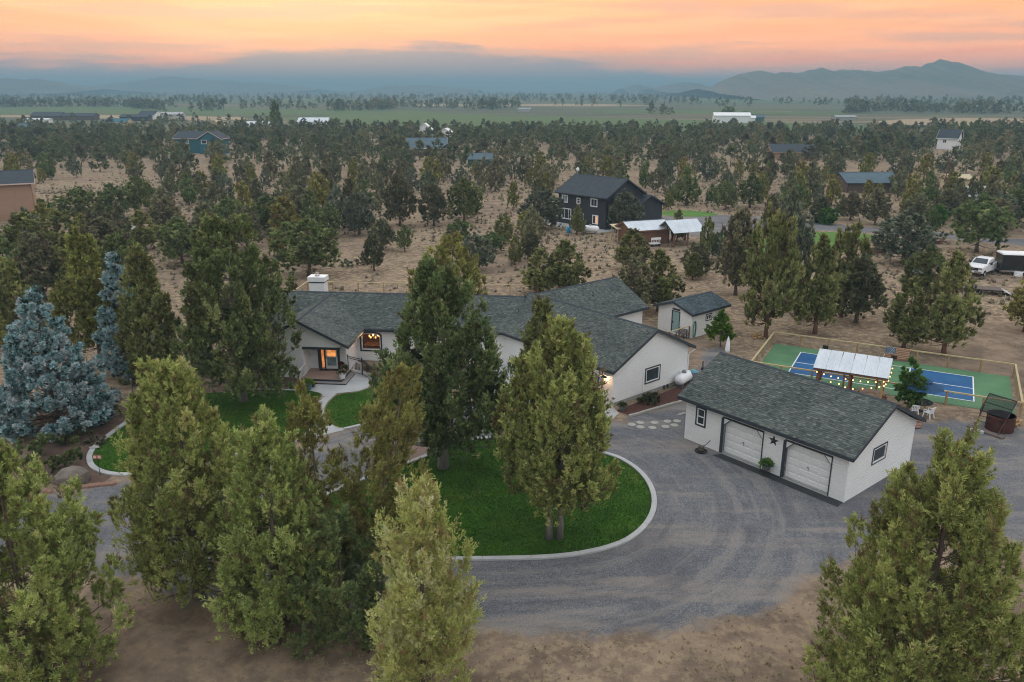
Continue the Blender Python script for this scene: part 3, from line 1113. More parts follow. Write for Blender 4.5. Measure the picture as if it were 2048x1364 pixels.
ridge('mountain', [(1395, 177), (1424, 173), (1445, 168), (1469, 156), (1476, 147), (1496, 146), (1521, 139.5), (1535, 144), (1549, 148.5), (1564, 144), (1580, 146), (1599, 145),
                   (1620, 140), (1639, 137.5), (1669, 142), (1704, 140), (1744, 142), (1776, 146.5), (1800, 138), (1819, 133), (1844, 133), (1862, 126), (1881, 118.5), (1900, 121),
                   (1919, 125), (1934, 130), (1949, 137.5), (1970, 145), (1989, 149), (2047, 152.5), (2150, 150), (2300, 158), (2500, 170), (2600, 178)], MTN_Y, 650, 3)
ridge('hills', [(1300, 178), (1330, 171), (1352, 167), (1372, 164), (1392, 168), (1420, 174), (1450, 178)], MTN_Y + 1500, 700, 5)
ridge('hills', [(1240, 178), (1262, 171), (1280, 169), (1300, 174), (1310, 178)], MTN_Y + 2100, 500, 6)
ridge('hills', [(-200, 170), (-60, 160), (10, 156), (40, 161), (75, 157), (110, 165), (160, 172), (210, 178)], MTN_Y + 1200, 800, 8)
ridge('hills', [(170, 178), (240, 166), (300, 158), (345, 153), (400, 158), (460, 162), (560, 168), (640, 178)], MTN_Y + 2600, 900, 9)
ridge('hills', [(730, 178), (780, 171), (850, 170), (900, 173), (960, 178)], MTN_Y + 2400, 700, 10)
# ------------------------------------------------------------------ building kit
XF = None            # (angle, tx, ty): placement of the block being built inside its thing


def xf_apply(V):
    if XF is None:
        return V
    c, s = math.cos(XF[0]), math.sin(XF[0])
    V = np.asarray(V, float)
    out = V.copy()
    out[:, 0] = V[:, 0] * c - V[:, 1] * s + XF[1]
    out[:, 1] = V[:, 0] * s + V[:, 1] * c + XF[2]
    return out


def P_(mb, name, m, parent, smooth=False, kind=None):
    """build a part with the current block placement"""
    if XF is not None and mb.v:
        mb.v = [tuple(p) for p in xf_apply(np.array(mb.v))]
    return mb.build(name, M[m], parent, smooth, kind)


def hit(root, px, py, axis, val, xf=None):
    """photo pixel -> point on the plane (axis = val) of a thing's own frame"""
    c, s = math.cos(-root.rotation_euler[2]), math.sin(-root.rotation_euler[2])
    o = _C - np.array(root.location)
    d = ray(px, py)

    def rot(v, c, s):
        return np.array([v[0] * c - v[1] * s, v[0] * s + v[1] * c, v[2]])
    o, d = rot(o, c, s), rot(d, c, s)
    if xf is not None:
        o = o - np.array([xf[1], xf[2], 0])
        c, s = math.cos(-xf[0]), math.sin(-xf[0])
        o, d = rot(o, c, s), rot(d, c, s)
    t = (val - o[axis]) / d[axis]
    return o + d * t


def wall(root, p, q, h, op=(), boards=True, core='white_paint', board='white_paint', gable=None, z0=0.0, exp=0.185, t=0.14, name='wall'):
    """wall from p to q (outside on the right), openings (a,b,z0,z1) along it; gable = peak height above h"""
    p, q = np.array(p, float), np.array(q, float)
    L = np.linalg.norm(q - p)
    d = (q - p) / L
    n = np.array([d[1], -d[0]])

    def pt(a, off, z):
        w = p + d * a + n * off
        return (w[0], w[1], z)

    def slab(mb, a0, a1, o0, o1, za, zb, a0t=None, a1t=None, o1t=None):
        a0t = a0 if a0t is None else a0t
        a1t = a1 if a1t is None else a1t
        o1t = o1 if o1t is None else o1t
        mb.hexa([pt(a0, o1, za), pt(a1, o1, za), pt(a1, o0, za), pt(a0, o0, za), pt(a0t, o1t, zb), pt(a1t, o1t, zb), pt(a1t, o0, zb), pt(a0t, o0, zb)])

    mb = MB()
    xs = sorted({0.0, L, *[o[0] for o in op], *[o[1] for o in op]})
    for a, b in zip(xs[:-1], xs[1:]):
        cut = sorted([(o[2], o[3]) for o in op if o[0] <= a + 1e-6 and o[1] >= b - 1e-6])
        z = z0
        for c0, c1 in cut:
            if c0 > z + 1e-3:
                slab(mb, a, b, -t, 0, z, c0)
            z = max(z, c1)
        if z < h - 1e-3:
            slab(mb, a, b, -t, 0, z, h)
    if gable:
        mb.add([pt(0, 0, h), pt(L, 0, h), pt(L / 2, 0, h + gable), pt(0, -t, h), pt(L, -t, h), pt(L / 2, -t, h + gable)],
               [(0, 1, 2), (3, 5, 4), (0, 3, 4, 1), (1, 4, 5, 2), (2, 5, 3, 0)])
    w = P_(mb, name, core, root)
    if boards:
        z = z0
        while z < h + (gable or 0) - 0.05:
            zt = z + exp - 0.024
            zc = z + exp / 2
            lo, hi = [0.0, L]
            lot, hit_ = lo, hi
            if zt > h:
                if not gable:
                    zt = h
                else:
                    k = max(0.0, (z - h) / gable) * L / 2
                    k2 = min(max(0.0, (zt - h) / gable), 0.999) * L / 2
                    lo, hi, lot, hit_ = k, L - k, k2, L - k2
            iv = [(lo, hi)]
            for o in op:
                if o[2] < zc < o[3]:
                    nv = []
                    for a, b in iv:
                        if o[1] <= a or o[0] >= b:
                            nv.append((a, b))
                        else:
                            if o[0] > a + 0.02:
                                nv.append((a, o[0]))
                            if o[1] < b - 0.02:
                                nv.append((o[1], b))
                    iv = nv
            for a, b in iv:
                if b - a < 0.05:
                    continue
                mb = MB()
                slab(mb, a, b, 0.001, 0.036, z, min(zt, h + (gable or 0)), lot if a == lo else a, hit_ if b == hi else b, 0.032)
                P_(mb, 'siding_board', board, w)
            z += exp
    return w


def on_wall(p, q):
    """local helper: returns f(along, out, z) -> point"""
    p, q = np.array(p, float), np.array(q, float)
    d = (q - p) / np.linalg.norm(q - p)
    n = np.array([d[1], -d[0]])

    def f(a, off, z):
        w = p + d * a + n * off
        return (w[0], w[1], z)
    return f


def wbox(mb, f, a0, a1, o0, o1, z0, z1):
    mb.hexa([f(a0, o1, z0), f(a1, o1, z0), f(a1, o0, z0), f(a0, o0, z0), f(a0, o1, z1), f(a1, o1, z1), f(a1, o0, z1), f(a0, o0, z1)])


def window(root, f, a0, a1, z0, z1, split='v', trim='black_trim', sash='white_trim', pane='glass', tw=0.085, name='window'):
    """framed window on a wall: outer trim, white sash, one pane per light"""
    mb = MB()
    for b in ((a0 - tw, a1 + tw, z1, z1 + tw), (a0 - tw, a1 + tw, z0 - tw, z0), (a0 - tw, a0, z0, z1), (a1, a1 + tw, z0, z1)):
        wbox(mb, f, b[0], b[1], -0.02, 0.074, b[2], b[3])
    w = P_(mb, name, trim, root)
    mb = MB()
    s = 0.075
    for b in ((a0, a1, z1 - s, z1), (a0, a1, z0, z0 + s), (a0, a0 + s, z0 + s, z1 - s), (a1 - s, a1, z0 + s, z1 - s)):
        wbox(mb, f, b[0], b[1], -0.04, 0.060, b[2], b[3])
    lights = [(a0 + s, a1 - s, z0 + s, z1 - s)]
    if split == 'v':
        m_ = (a0 + a1) / 2
        wbox(mb, f, m_ - s / 2, m_ + s / 2, -0.04, 0.04, z0 + s, z1 - s)
        lights = [(a0 + s, m_ - s / 2, z0 + s, z1 - s), (m_ + s / 2, a1 - s, z0 + s, z1 - s)]
    elif split == 'h':
        m_ = (z0 + z1) / 2
        wbox(mb, f, a0 + s, a1 - s, -0.04, 0.04, m_ - s / 2, m_ + s / 2)
        lights = [(a0 + s, a1 - s, z0 + s, m_ - s / 2), (a0 + s, a1 - s, m_ + s / 2, z1 - s)]
    elif split == '3':
        e = (a1 - a0) * 0.27
        for m_ in (a0 + e, a1 - e):
            wbox(mb, f, m_ - s / 2, m_ + s / 2, -0.04, 0.04, z0 + s, z1 - s)
        lights = [(a0 + s, a0 + e - s / 2, z0 + s, z1 - s), (a0 + e + s / 2, a1 - e - s / 2, z0 + s, z1 - s), (a1 - e + s / 2, a1 - s, z0 + s, z1 - s)]
    P_(mb, 'frame', sash, w)
    for k, b in enumerate(lights):
        mb = MB()
        wbox(mb, f, b[0], b[1], -0.03, 0.012, b[2], b[3])
        P_(mb, 'pane', pane[k % len(pane)] if isinstance(pane, (list, tuple)) else pane, w)
    return w


def shingles(root, O, A, LA, S, LS, nrm, m='shingle', course=0.15, tab=(0.15, 0.29), seed=0):
    """real shingle courses on a roof plane: O corner at the eave, A along the eave, S up the slope"""
    r = np.random.default_rng(seed)
    O, A, S, nrm = map(np.asarray, (O, A, S, nrm))
    V, T = [], []
    rows = int(LS / course)
    for k in range(rows + 1):
        s0 = k * course
        s1 = min(s0 + course * 1.25, LS)
        if s1 - s0 < 0.03:
            continue
        n = int(LA / tab[0]) + 2
        wd = r.uniform(tab[0], tab[1], n)
        x = np.r_[-r.random() * 0.3, np.cumsum(wd)]
        a0 = np.clip(x[:-1], 0, LA)
        a1 = np.clip(x[1:], 0, LA)
        g = a1 - a0 > 0.02
        a0, a1 = a0[g] + 0.004, a1[g] - 0.004
        n = len(a0)
        lift = np.where(r.random(n) < 0.5, 0.016, 0.038) + r.random(n) * 0.006
        drop = np.where(r.random(n) < 0.25, 0.02, 0.0)

        def pnt(a, s, h):
            return O + a[:, None] * A + s[:, None] * S + h[:, None] * nrm
        sl = np.full(n, s0) - drop
        su = np.full(n, s1)
        z4 = np.full(n, 0.006)
        q = np.stack([pnt(a0, sl, lift), pnt(a1, sl, lift), pnt(a1, su, z4), pnt(a0, su, z4), pnt(a0, sl, z4 * 0), pnt(a1, sl, z4 * 0)], 1)
        V.append(q)
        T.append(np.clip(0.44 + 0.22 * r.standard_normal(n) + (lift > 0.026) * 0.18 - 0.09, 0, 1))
    q = np.concatenate(V)
    t = np.concatenate(T)
    n = len(q)
    b = np.arange(n)[:, None] * 6
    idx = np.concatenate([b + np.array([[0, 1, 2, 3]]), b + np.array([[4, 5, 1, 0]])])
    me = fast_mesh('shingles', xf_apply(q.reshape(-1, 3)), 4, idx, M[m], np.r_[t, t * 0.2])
    return link('shingles', me, root, 'stuff')


def gable_roof(root, x0, x1, yc, hw, ze, zr, m='shingle', trim='black_trim', seed=0, shingle=True, sides=(-1, 1), verges=(True, True), th=0.17, gutter=True):
    """two slopes with ridge along x; each slope is a part, with its shingles, fascia and ridge cap as sub-parts"""
    sl = math.hypot(hw, zr - ze)
    for s in sides:
        mb = MB()
        ye = yc + s * hw
        nrm = np.array([0, s * (zr - ze), hw]) / sl
        o = nrm * -th
        c = [np.array(p, float) for p in ((x0, ye, ze), (x1, ye, ze), (x1, yc, zr), (x0, yc, zr))]
        lo = [p + np.array([0, 0, -th * 1.05]) for p in c]
        ins = 0.03
        cc = [c[0] + [ins, 0, 0], c[1] - [ins, 0, 0], c[2] - [ins, 0, 0], c[3] + [ins, 0, 0]]
        ll = [p + np.array([0, 0, -th * 0.95]) for p in cc]
        mb.hexa([*ll, *cc] if s < 0 else [ll[1], ll[0], ll[3], ll[2], cc[1], cc[0], cc[3], cc[2]])
        part = P_(mb, 'roof', 'dark_roof', root)
        if shingle:
            S = np.array([0, yc - ye, zr - ze]) / sl
            shingles(part, c[0] + nrm * 0.004, np.array([1.0, 0, 0]), x1 - x0, S, sl, nrm, m, seed=seed + s + 3)
        mb = MB()
        # fascia under the eave and barge boards up both verges
        mb.hexa([(x0, ye - s * 0.0, ze - th * 1.15), (x1, ye, ze - th * 1.15), (x1, ye + s * 0.05, ze - th * 1.15), (x0, ye + s * 0.05, ze - th * 1.15),
                 (x0, ye, ze + 0.008), (x1, ye, ze + 0.008), (x1, ye + s * 0.05, ze + 0.008), (x0, ye + s * 0.05, ze + 0.008)])
        for xx, sg, on in ((x0, -1, verges[0]), (x1, 1, verges[1])):
            if not on:
                continue
            xo = xx + sg * 0.035
            mb.hexa([(xx, ye, ze - th * 1.2), (xx, yc, zr - th * 1.2), (xo, yc, zr - th * 1.2), (xo, ye, ze - th * 1.2),
                     (xx, ye, ze + 0.03), (xx, yc, zr + 0.03), (xo, yc, zr + 0.03), (xo, ye, ze + 0.03)])
        P_(mb, 'fascia', trim, part)
        if s == sides[0]:
            mb = MB()
            n = max(1, int((x1 - x0) / 0.3))
            for k in range(n):
                a = x0 + (x1 - x0) * k / n
                b = x0 + (x1 - x0) * (k + 1) / n - 0.015
                w = 0.15
                dz = w * (zr - ze) / hw
                mb.add([(a, yc - w, zr - dz + 0.05), (b, yc - w, zr - dz + 0.035), (b, yc, zr + 0.045), (a, yc, zr + 0.06), (b, yc + w, zr - dz + 0.035), (a, yc + w, zr - dz + 0.05)],
                       [(0, 1, 2, 3), (3, 2, 4, 5)])
            P_(mb, 'ridge_cap', 'dark_roof', part, kind='stuff')


def vent_pipe(root, x, y, z, h=0.45):
    mb = MB().lathe([(0.13, z - 0.1), (0.10, z + 0.06), (0.045, z + 0.08), (0.045, z + h), (0.0, z + h)], 10, (x, y, 0))
    P_(mb, 'vent_pipe', 'dark_metal', root, True)


# ------------------------------------------------------------------ detached two-door garage
UA = R(-50.6)
gar = thing('garage', 'long white detached garage with two roll-up doors and a metal star between them', 'garage', (11.55, 48.7, 0), UA)
GL, GD = 11.2, 7.75
fr0, fr1 = (0, 0), (GL, 0)
ff = on_wall(fr0, fr1)


def gx_(px, py):
    return hit(gar, px, py, 1, 0.0)[0]


d1 = (gx_(1441.7, 903.5) + 0.1, gx_(1520.5, 934))
d2 = (gx_(1563.6, 954.3) + 0.1, gx_(1655, 991))
dh = 2.42
w0 = hit(gar, 1394, 845, 1, 0)
w1 = hit(gar, 1405, 822, 1, 0)
wz = (w0[2], w1[2])
wx = (w0[0], w0[0] + 0.62)
op = [(d1[0], d1[1], 0, dh), (d2[0], d2[1], 0, dh), (wx[0], wx[1], wz[0] - 0.05, wz[1] + 0.15)]
wall(gar, fr0, fr1, 2.95, op)
g0 = hit(gar, 1742.5, 928, 0, GL)
g1 = hit(gar, 1772.5, 884, 0, GL)
gw = (g0[1], g1[1])
gz = ((g0[2] + hit(gar, 1770, 912, 0, GL)[2]) / 2, g1[2] - 0.02)
wall(gar, (GL, 0), (GL, GD), 2.95, [(gw[0], gw[1], gz[0], gz[1])], gable=1.95)
wall(gar, (GL, GD), (0, GD), 2.95, boards=False)
wall(gar, (0, GD), (0, 0), 2.95, boards=False, gable=1.95)
window(gar, ff, wx[0], wx[1], wz[0] - 0.05, wz[1] + 0.15, 'h', tw=0.10)
window(gar, on_wall((GL, 0), (GL, GD)), gw[0], gw[1], gz[0], gz[1], '', tw=0.07)
for a, b in (d1, d2):
    mb = MB()
    wbox(mb, ff, a, b, -0.20, -0.16, 0.02, dh)
    door = P_(mb, 'garage_door', 'white_paint', gar)
    nr, ncol = 5, 4
    for r_ in range(nr):
        for c_ in range(ncol):
            x0 = a + 0.08 + (b - a - 0.16) * c_ / ncol + 0.05
            x1 = a + 0.08 + (b - a - 0.16) * (c_ + 1) / ncol - 0.05
            z0 = 0.04 + (dh - 0.06) * r_ / nr + 0.07
            z1 = 0.04 + (dh - 0.06) * (r_ + 1) / nr - 0.07
            mb = MB()
            p0 = [ff(x0, -0.16, z0), ff(x1, -0.16, z0), ff(x1, -0.16, z1), ff(x0, -0.16, z1)]
            p1 = [ff(x0 + 0.03, -0.142, z0 + 0.03), ff(x1 - 0.03, -0.142, z0 + 0.03), ff(x1 - 0.03, -0.142, z1 - 0.03), ff(x0 + 0.03, -0.142, z1 - 0.03)]
            mb.add(p0 + p1, [(4, 5, 6, 7), (0, 1, 5, 4), (1, 2, 6, 5), (2, 3, 7, 6), (3, 0, 4, 7)])
            P_(mb, 'panel', 'white_paint', door)
    for r_ in range(1, nr):
        mb = MB()
        z0 = 0.04 + (dh - 0.06) * r_ / nr
        wbox(mb, ff, a + 0.01, b - 0.01, -0.162, -0.157, z0 - 0.008, z0 + 0.008)
        P_(mb, 'joint', 'concrete', door)
    mb = MB()
    mid = (a + b) / 2
    wbox(mb, ff, mid - 0.02, mid + 0.02, -0.16, -0.22, 0.95, 1.22)
    wbox(mb, ff, mid - 0.07, mid + 0.02, -0.12, -0.09, 1.16, 1.2)
    P_(mb, 'handle', 'dark_metal', door)
    mb = MB()
    for x0, x1 in ((a - 0.20, a), (b, b + 0.06)):
        wbox(mb, ff, x0, x1, -0.19, 0.075, 0.0, dh)
    wbox(mb, ff, a - 0.10, b + 0.06, -0.19, 0.075, dh, dh + 0.1)
    P_(mb, 'door_frame', 'black_trim', gar)
    for sx, x0 in ((1, a), (-1, b)):
        mb = MB()
        k = 0.42
        mb.add([ff(x0, 0.066, dh), ff(x0 + sx * k, 0.066, dh), ff(x0, 0.066, dh - k), ff(x0, -0.16, dh), ff(x0 + sx * k, -0.16, dh), ff(x0, -0.16, dh - k)],
               [(0, 1, 2), (3, 5, 4), (1, 4, 5, 2), (0, 3, 4, 1), (0, 2, 5, 3)])
        P_(mb, 'corner_gusset', 'white_paint', gar)
        mb = MB()
        mb.hexa([ff(x0, 0.078, dh - k - 0.045), ff(x0 + sx * (k + 0.045), 0.078, dh), ff(x0 + sx * (k + 0.0), 0.078, dh), ff(x0, 0.078, dh - k),
                 ff(x0, -0.165, dh - k - 0.045), ff(x0 + sx * (k + 0.045), -0.165, dh), ff(x0 + sx * k, -0.165, dh), ff(x0, -0.165, dh - k)])
        P_(mb, 'corner_trim', 'black_trim', gar)
    mb = MB()
    wbox(mb, ff, a - 0.1, b + 0.06, -0.22, 0.12, 0.0, 0.035)
    P_(mb, 'threshold', 'concrete_old', gar)
gable_roof(gar, -0.5, GL + 0.45, GD / 2, GD / 2 + 0.43, 2.98, 5.08, seed=11)
for x0, y0 in ((0, 0), (GL, 0), (GL, GD)):
    mb = MB()
    mb.box(x0 - 0.05 if x0 else -0.045, x0 + 0.045, y0 - 0.045, y0 + 0.045, 0, 2.93)
    P_(mb, 'corner_board', 'white_trim', gar)
vp = hit(gar, *[1300 + 283 / 2.738, 640 + 330 / 2.738], 1, 2.2)
vent_pipe(gar, vp[0], 2.2, 2.98 + 2.63 * 0.49, 0.5)
mb = MB()
mb.box(0, GL, 0.01, GD, 0, 0.12)
P_(mb, 'foundation', 'concrete_old', gar)
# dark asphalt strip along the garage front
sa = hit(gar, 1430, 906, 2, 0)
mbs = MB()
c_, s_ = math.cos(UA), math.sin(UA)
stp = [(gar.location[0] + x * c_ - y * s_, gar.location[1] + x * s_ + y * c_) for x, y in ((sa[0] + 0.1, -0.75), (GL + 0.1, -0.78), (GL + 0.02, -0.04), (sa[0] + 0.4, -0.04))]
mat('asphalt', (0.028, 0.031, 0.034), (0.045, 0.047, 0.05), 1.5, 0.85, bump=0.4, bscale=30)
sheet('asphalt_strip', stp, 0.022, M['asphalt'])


def local_world(root, x, y, z=0.0, xf=None):
    if xf is not None:
        c, s = math.cos(xf[0]), math.sin(xf[0])
        x, y = x * c - y * s + xf[1], x * s + y * c + xf[2]
    c, s = math.cos(root.rotation_euler[2]), math.sin(root.rotation_euler[2])
    return (root.location[0] + x * c - y * s, root.location[1] + x * s + y * c, z)


# star on the garage wall
sp = hit(gar, 1547, 881.5, 1, -0.05)
st = thing('barn_star', 'dark five pointed metal star on the garage wall between the doors', 'star', local_world(gar, sp[0], -0.04, sp[2]), UA)
for k in range(5):
    mb = MB()
    a = math.pi / 2 + k * 2 * math.pi / 5
    ro, ri = 0.36, 0.145
    tip = (ro * math.cos(a), 0, ro * math.sin(a))
    l = (ri * math.cos(a - math.pi / 5), 0, ri * math.sin(a - math.pi / 5))
    r_ = (ri * math.cos(a + math.pi / 5), 0, ri * math.sin(a + math.pi / 5))
    mb.add([(0, -0.075, 0), tip, l, r_, (0, 0.004, 0)], [(0, 1, 2), (0, 3, 1), (4, 2, 1), (4, 1, 3), (0, 2, 4), (0, 4, 3)])
    mb.build('point', M['dark_metal'], st)

# ------------------------------------------------------------------ the ranch house: main body, porch gable and two wings bent at 45 degrees
NODE = np.array([1.11, 67.2])
hou = thing('ranch_house', 'long white ranch house with grey shingle roofs, front porch and two angled wings', 'house', (NODE[0], NODE[1], 0), 0)
XM = (R(-5.2), 0.0, 0.0)
Gs = np.array([1.55, 67.75]) - NODE
XG = (R(-50.2), Gs[0], Gs[1])
XN = (R(39.8), 0.0, 0.0)
ZE = 2.92
# garage wing
XF = XG
gl = 14.55
gh = 4.7
wg = gh - 0.45
WL = gl - 0.42
f_g = on_wall((WL, -wg), (WL, wg))
a0 = hit(hou, 900 + 1325 / 3.41, 530 + 812 / 3.41, 0, WL, XG)
a1 = hit(hou, 900 + 1432 / 3.41, 530 + 675 / 3.41, 0, WL, XG)
gwin = (a0[1] + wg + 0.08, a1[1] + wg - 0.08, a0[2] + 0.08, a1[2] - 0.08)
wall(hou, (WL, -wg), (WL, wg), 2.95, [gwin], gable=2.2, z0=0.3)
mb = MB()
mb.box(0.5, WL - 0.03, -wg + 0.03, wg - 0.03, 0, 0.3)
P_(mb, 'foundation', 'concrete_old', hou)
window(hou, f_g, gwin[0], gwin[1], gwin[2], gwin[3], '', tw=0.10)
ga, gb = 1.05, 6.1                  # wide door measured from the corner
f_s = on_wall((0.5, -wg), (WL, -wg))
Ls = WL - 0.5
wall(hou, (0.5, -wg), (WL, -wg), 2.95, [(Ls - gb, Ls - ga, 0.0, 2.45)], z0=0.0)
wall(hou, (WL, wg), (3.0, wg), 2.95, boards=False)
mb = MB()
wbox(mb, f_s, Ls - gb, Ls - ga, -0.3, -0.26, 0.02, 2.45)
door = P_(mb, 'garage_door', 'white_paint', hou)
for r_ in range(4):
    for c_ in range(8):
        w_ = (gb - ga) / 8
        x0, x1 = Ls - gb + c_ * w_ + 0.06, Ls - gb + (c_ + 1) * w_ - 0.06
        z0, z1 = 0.06 + r_ * 0.6 + 0.08, 0.06 + (r_ + 1) * 0.6 - 0.08
        mb = MB()
        wbox(mb, f_s, x0, x1, -0.26, -0.24, z0, z1)
        P_(mb, 'panel', 'white_paint', door)
mb = MB()
for x0, x1 in ((Ls - gb - 0.07, Ls - gb), (Ls - ga, Ls - ga + 0.06)):
    wbox(mb, f_s, x0, x1, -0.3, 0.075, 0, 2.45)
wbox(mb, f_s, Ls - gb - 0.07, Ls - ga + 0.06, -0.3, 0.075, 2.45, 2.53)
P_(mb, 'door_frame', 'black_trim', hou)
gable_roof(hou, 0.0, gl, 0.0, gh, ZE, 5.2, seed=21, verges=(False, True))
mb = MB()
mb.box(WL - 0.03, WL + 0.045, -wg - 0.045, -wg + 0.03, 0, 2.9)
P_(mb, 'corner_board', 'white_trim', hou)
# downspout on the far corner
mb = MB()
mb.tube([(WL + 0.42, wg + 0.38, ZE - 0.2), (WL + 0.12, wg + 0.1, ZE - 0.55), (WL + 0.08, wg + 0.02, ZE - 0.7), (WL + 0.08, wg + 0.02, 0.15)], 0.05, 6)
P_(mb, 'downspout', 'white_trim', hou)
mb = MB()
ux = hit(hou, 1180 + 883 / 8.525, 720 + 560 / 8.525, 0, WL, XG)
mb.box(WL + 0.03, WL + 0.07, ux[1] - 0.03, ux[1] + 0.03, 0.3, 1.95)
P_(mb, 'conduit', 'white_trim', hou)
hb = hit(hou, 1180 + 1275 / 8.525, 720 + 480 / 8.525, 0, WL, XG)
mb = MB()
for dy in (-0.22, 0.22):
    mb.box(WL + 0.04, WL + 0.16, hb[1] + dy - 0.02, hb[1] + dy + 0.02, hb[2] - 0.3, hb[2] + 0.3)
for dz in (-0.05, 0.25):
    mb.box(WL + 0.12, WL + 0.16, hb[1] - 0.24, hb[1] + 0.24, hb[2] + dz - 0.02, hb[2] + dz + 0.02)
P_(mb, 'hose_rack', 'dark_metal', hou)
# rear wing
XF = XN
nl, nh = 11.6, 4.2
wn = nh - 0.45
wall(hou, (3.0, -wn), (nl - 0.4, -wn), 2.95, [])
wall(hou, (nl - 0.4, -wn), (nl - 0.4, wn), 2.95, gable=1.9)
wall(hou, (nl - 0.4, wn), (1.5, wn), 2.95, boards=False)
gable_roof(hou, 0.0, nl, 0.0, nh, ZE, 5.05, seed=31, verges=(False, True))
v1 = hit(hou, 900 + 975 / 3.41, 530 + 222 / 3.41, 1, -1.6, XN)
vent_pipe(hou, v1[0], -1.6, 5.05 - 1.6 * 0.507, 0.5)
# main body
XF = XM
ml, mh = 25.5, 4.15
wm = mh - 0.45
fm = on_wall((-ml + 0.4, -wm), (0.5, -wm))
off = ml - 0.4
b0 = hit(hou, 580 + 1290 / 9.095, 640 + 560 / 9.095, 1, -wm, XM)
b1 = hit(hou, 580 + 1650 / 9.095, 640 + 205 / 9.095, 1, -wm, XM)
dw = (b0[0] + off + 0.10, b1[0] + off - 0.05, b0[2] + 0.12, min(b1[2], 2.52))
wall(hou, (-ml + 0.4, -wm), (0.5, -wm), 2.95, [dw])
wall(hou, (-0.5, wm), (-ml + 0.4, wm), 2.95, boards=False)
wall(hou, (-ml + 0.4, wm), (-ml + 0.4, -wm), 2.95, boards=False, gable=1.9)
gable_roof(hou, -ml, 0.0, 0.0, mh, ZE, 5.0, seed=41, verges=(True, False))
v1 = hit(hou, 900 + 467 / 3.41, 530 + 355 / 3.41, 1, -2.0, XM)
vent_pipe(hou, v1[0], -2.0, 5.0 - 2.0 * 0.5, 0.5)
# lit dining room window with an arched head, and the room behind it
mb = MB()
x0, x1, z0, z1 = dw
xm = (x0 + x1) / 2
tw = 0.13
arc = [(xm + (x1 - x0 + 2 * tw) / 2 * c, z1 - 0.24 + 0.30 * math.sqrt(max(0, 1 - c * c))) for c in np.linspace(1, -1, 13)]
arci = [(xm + (x1 - x0) / 2 * c, z1 - 0.30 + 0.26 * math.sqrt(max(0, 1 - c * c))) for c in np.linspace(1, -1, 13)]
for (xa, za), (xb, zb), (xc, zc), (xd, zd) in zip(arc[:-1], arc[1:], arci[1:], arci[:-1]):
    mb.hexa([fm(xa, 0.07, za), fm(xb, 0.07, zb), fm(xc, 0.07, zc), fm(xd, 0.07, zd), fm(xa, -0.02, za), fm(xb, -0.02, zb), fm(xc, -0.02, zc), fm(xd, -0.02, zd)])
for bx in ((x0 - tw, x0, z0 - tw, z1 - 0.24), (x1, x1 + tw, z0 - tw, z1 - 0.24), (x0, x1, z0 - tw, z0)):
    wbox(mb, fm, bx[0], bx[1], -0.02, 0.07, bx[2], bx[3])
win = P_(mb, 'arched_window', 'black_trim', hou)
mb = MB()
for bx in ((x0, x0 + 0.07, z0, z1 - 0.28), (x1 - 0.07, x1, z0, z1 - 0.28), (x0, x1, z0, z0 + 0.09)):
    wbox(mb, fm, bx[0], bx[1], -0.06, 0.05, bx[2], bx[3])
arcj = [(xm + (x1 - x0 - 0.14) / 2 * c, z1 - 0.36 + 0.25 * math.sqrt(max(0, 1 - c * c))) for c in np.linspace(1, -1, 13)]
for (xa, za), (xb, zb), (xc, zc), (xd, zd) in zip(arci[:-1], arci[1:], arcj[1:], arcj[:-1]):
    mb.hexa([fm(xa, 0.05, za), fm(xb, 0.05, zb), fm(xc, 0.05, zc), fm(xd, 0.05, zd), fm(xa, -0.06, za), fm(xb, -0.06, zb), fm(xc, -0.06, zc), fm(xd, -0.06, zd)])
P_(mb, 'frame', 'white_trim', win)
mb = MB()
wbox(mb, fm, x0 + 0.05, x1 - 0.05, -0.05, -0.035, z0 + 0.05, z1 - 0.02)
P_(mb, 'pane', 'glass_clear', win)
mb = MB()
ra, rb, rz = x0 - 0.9, x1 + 0.9, -0.25
for q in ((ra, rb, -3.6, -3.5, rz + 0.25, 2.8), (ra - 0.1, ra, -3.5, -0.15, rz + 0.25, 2.8), (rb, rb + 0.1, -3.5, -0.15, rz + 0.25, 2.8), (ra, rb, -3.5, -0.15, 0.0, 0.3), (ra, rb, -3.5, -0.15, 2.7, 2.8)):
    wbox(mb, fm, q[0], q[1], q[2], q[3], q[4], q[5])
P_(mb, 'dining_room', 'room', hou)
XF = None


def main_pt(a, o, z):
    p = fm(a, o, z)
    return local_world(hou, p[0], p[1], z, XM)


ch = thing('chandelier', 'warm glowing chandelier hanging inside the arched dining room window', 'chandelier', main_pt(xm, -1.1, 1.55), XM[0])
mb = MB().tube([(0, 0, 0.35), (0, 0, 1.1)], 0.02, 6)
mb.lathe([(0.05, 0.0), (0.12, 0.1), (0.05, 0.3), (0.0, 0.36)], 10)
mb.lathe([(0.44, 0.12), (0.47, 0.15), (0.44, 0.18), (0.41, 0.15), (0.44, 0.12)], 20)
mb.build('frame', M['dark_metal'], ch)
for k in range(6):
    a = k * math.pi / 3
    MB().lathe([(0.0, 0.18), (0.055, 0.22), (0.07, 0.30), (0.03, 0.38), (0, 0.40)], 8, (0.44 * math.cos(a), 0.44 * math.sin(a), 0)).build('bulb', M['chandelier_bulb'], ch, True)
dt = thing('dining_table', 'brown dining table seen through the arched lit window', 'table', main_pt(xm, -1.4, 0.3), XM[0])
MB().box(-0.9, 0.9, -0.5, 0.5, 0.70, 0.76).build('tabletop', M['wood'], dt)
for sx in (-0.8, 0.8):
    for sy in (-0.42, 0.42):
        MB().box(sx - 0.04, sx + 0.04, sy - 0.04, sy + 0.04, 0, 0.7).build('leg', M['wood'], dt)
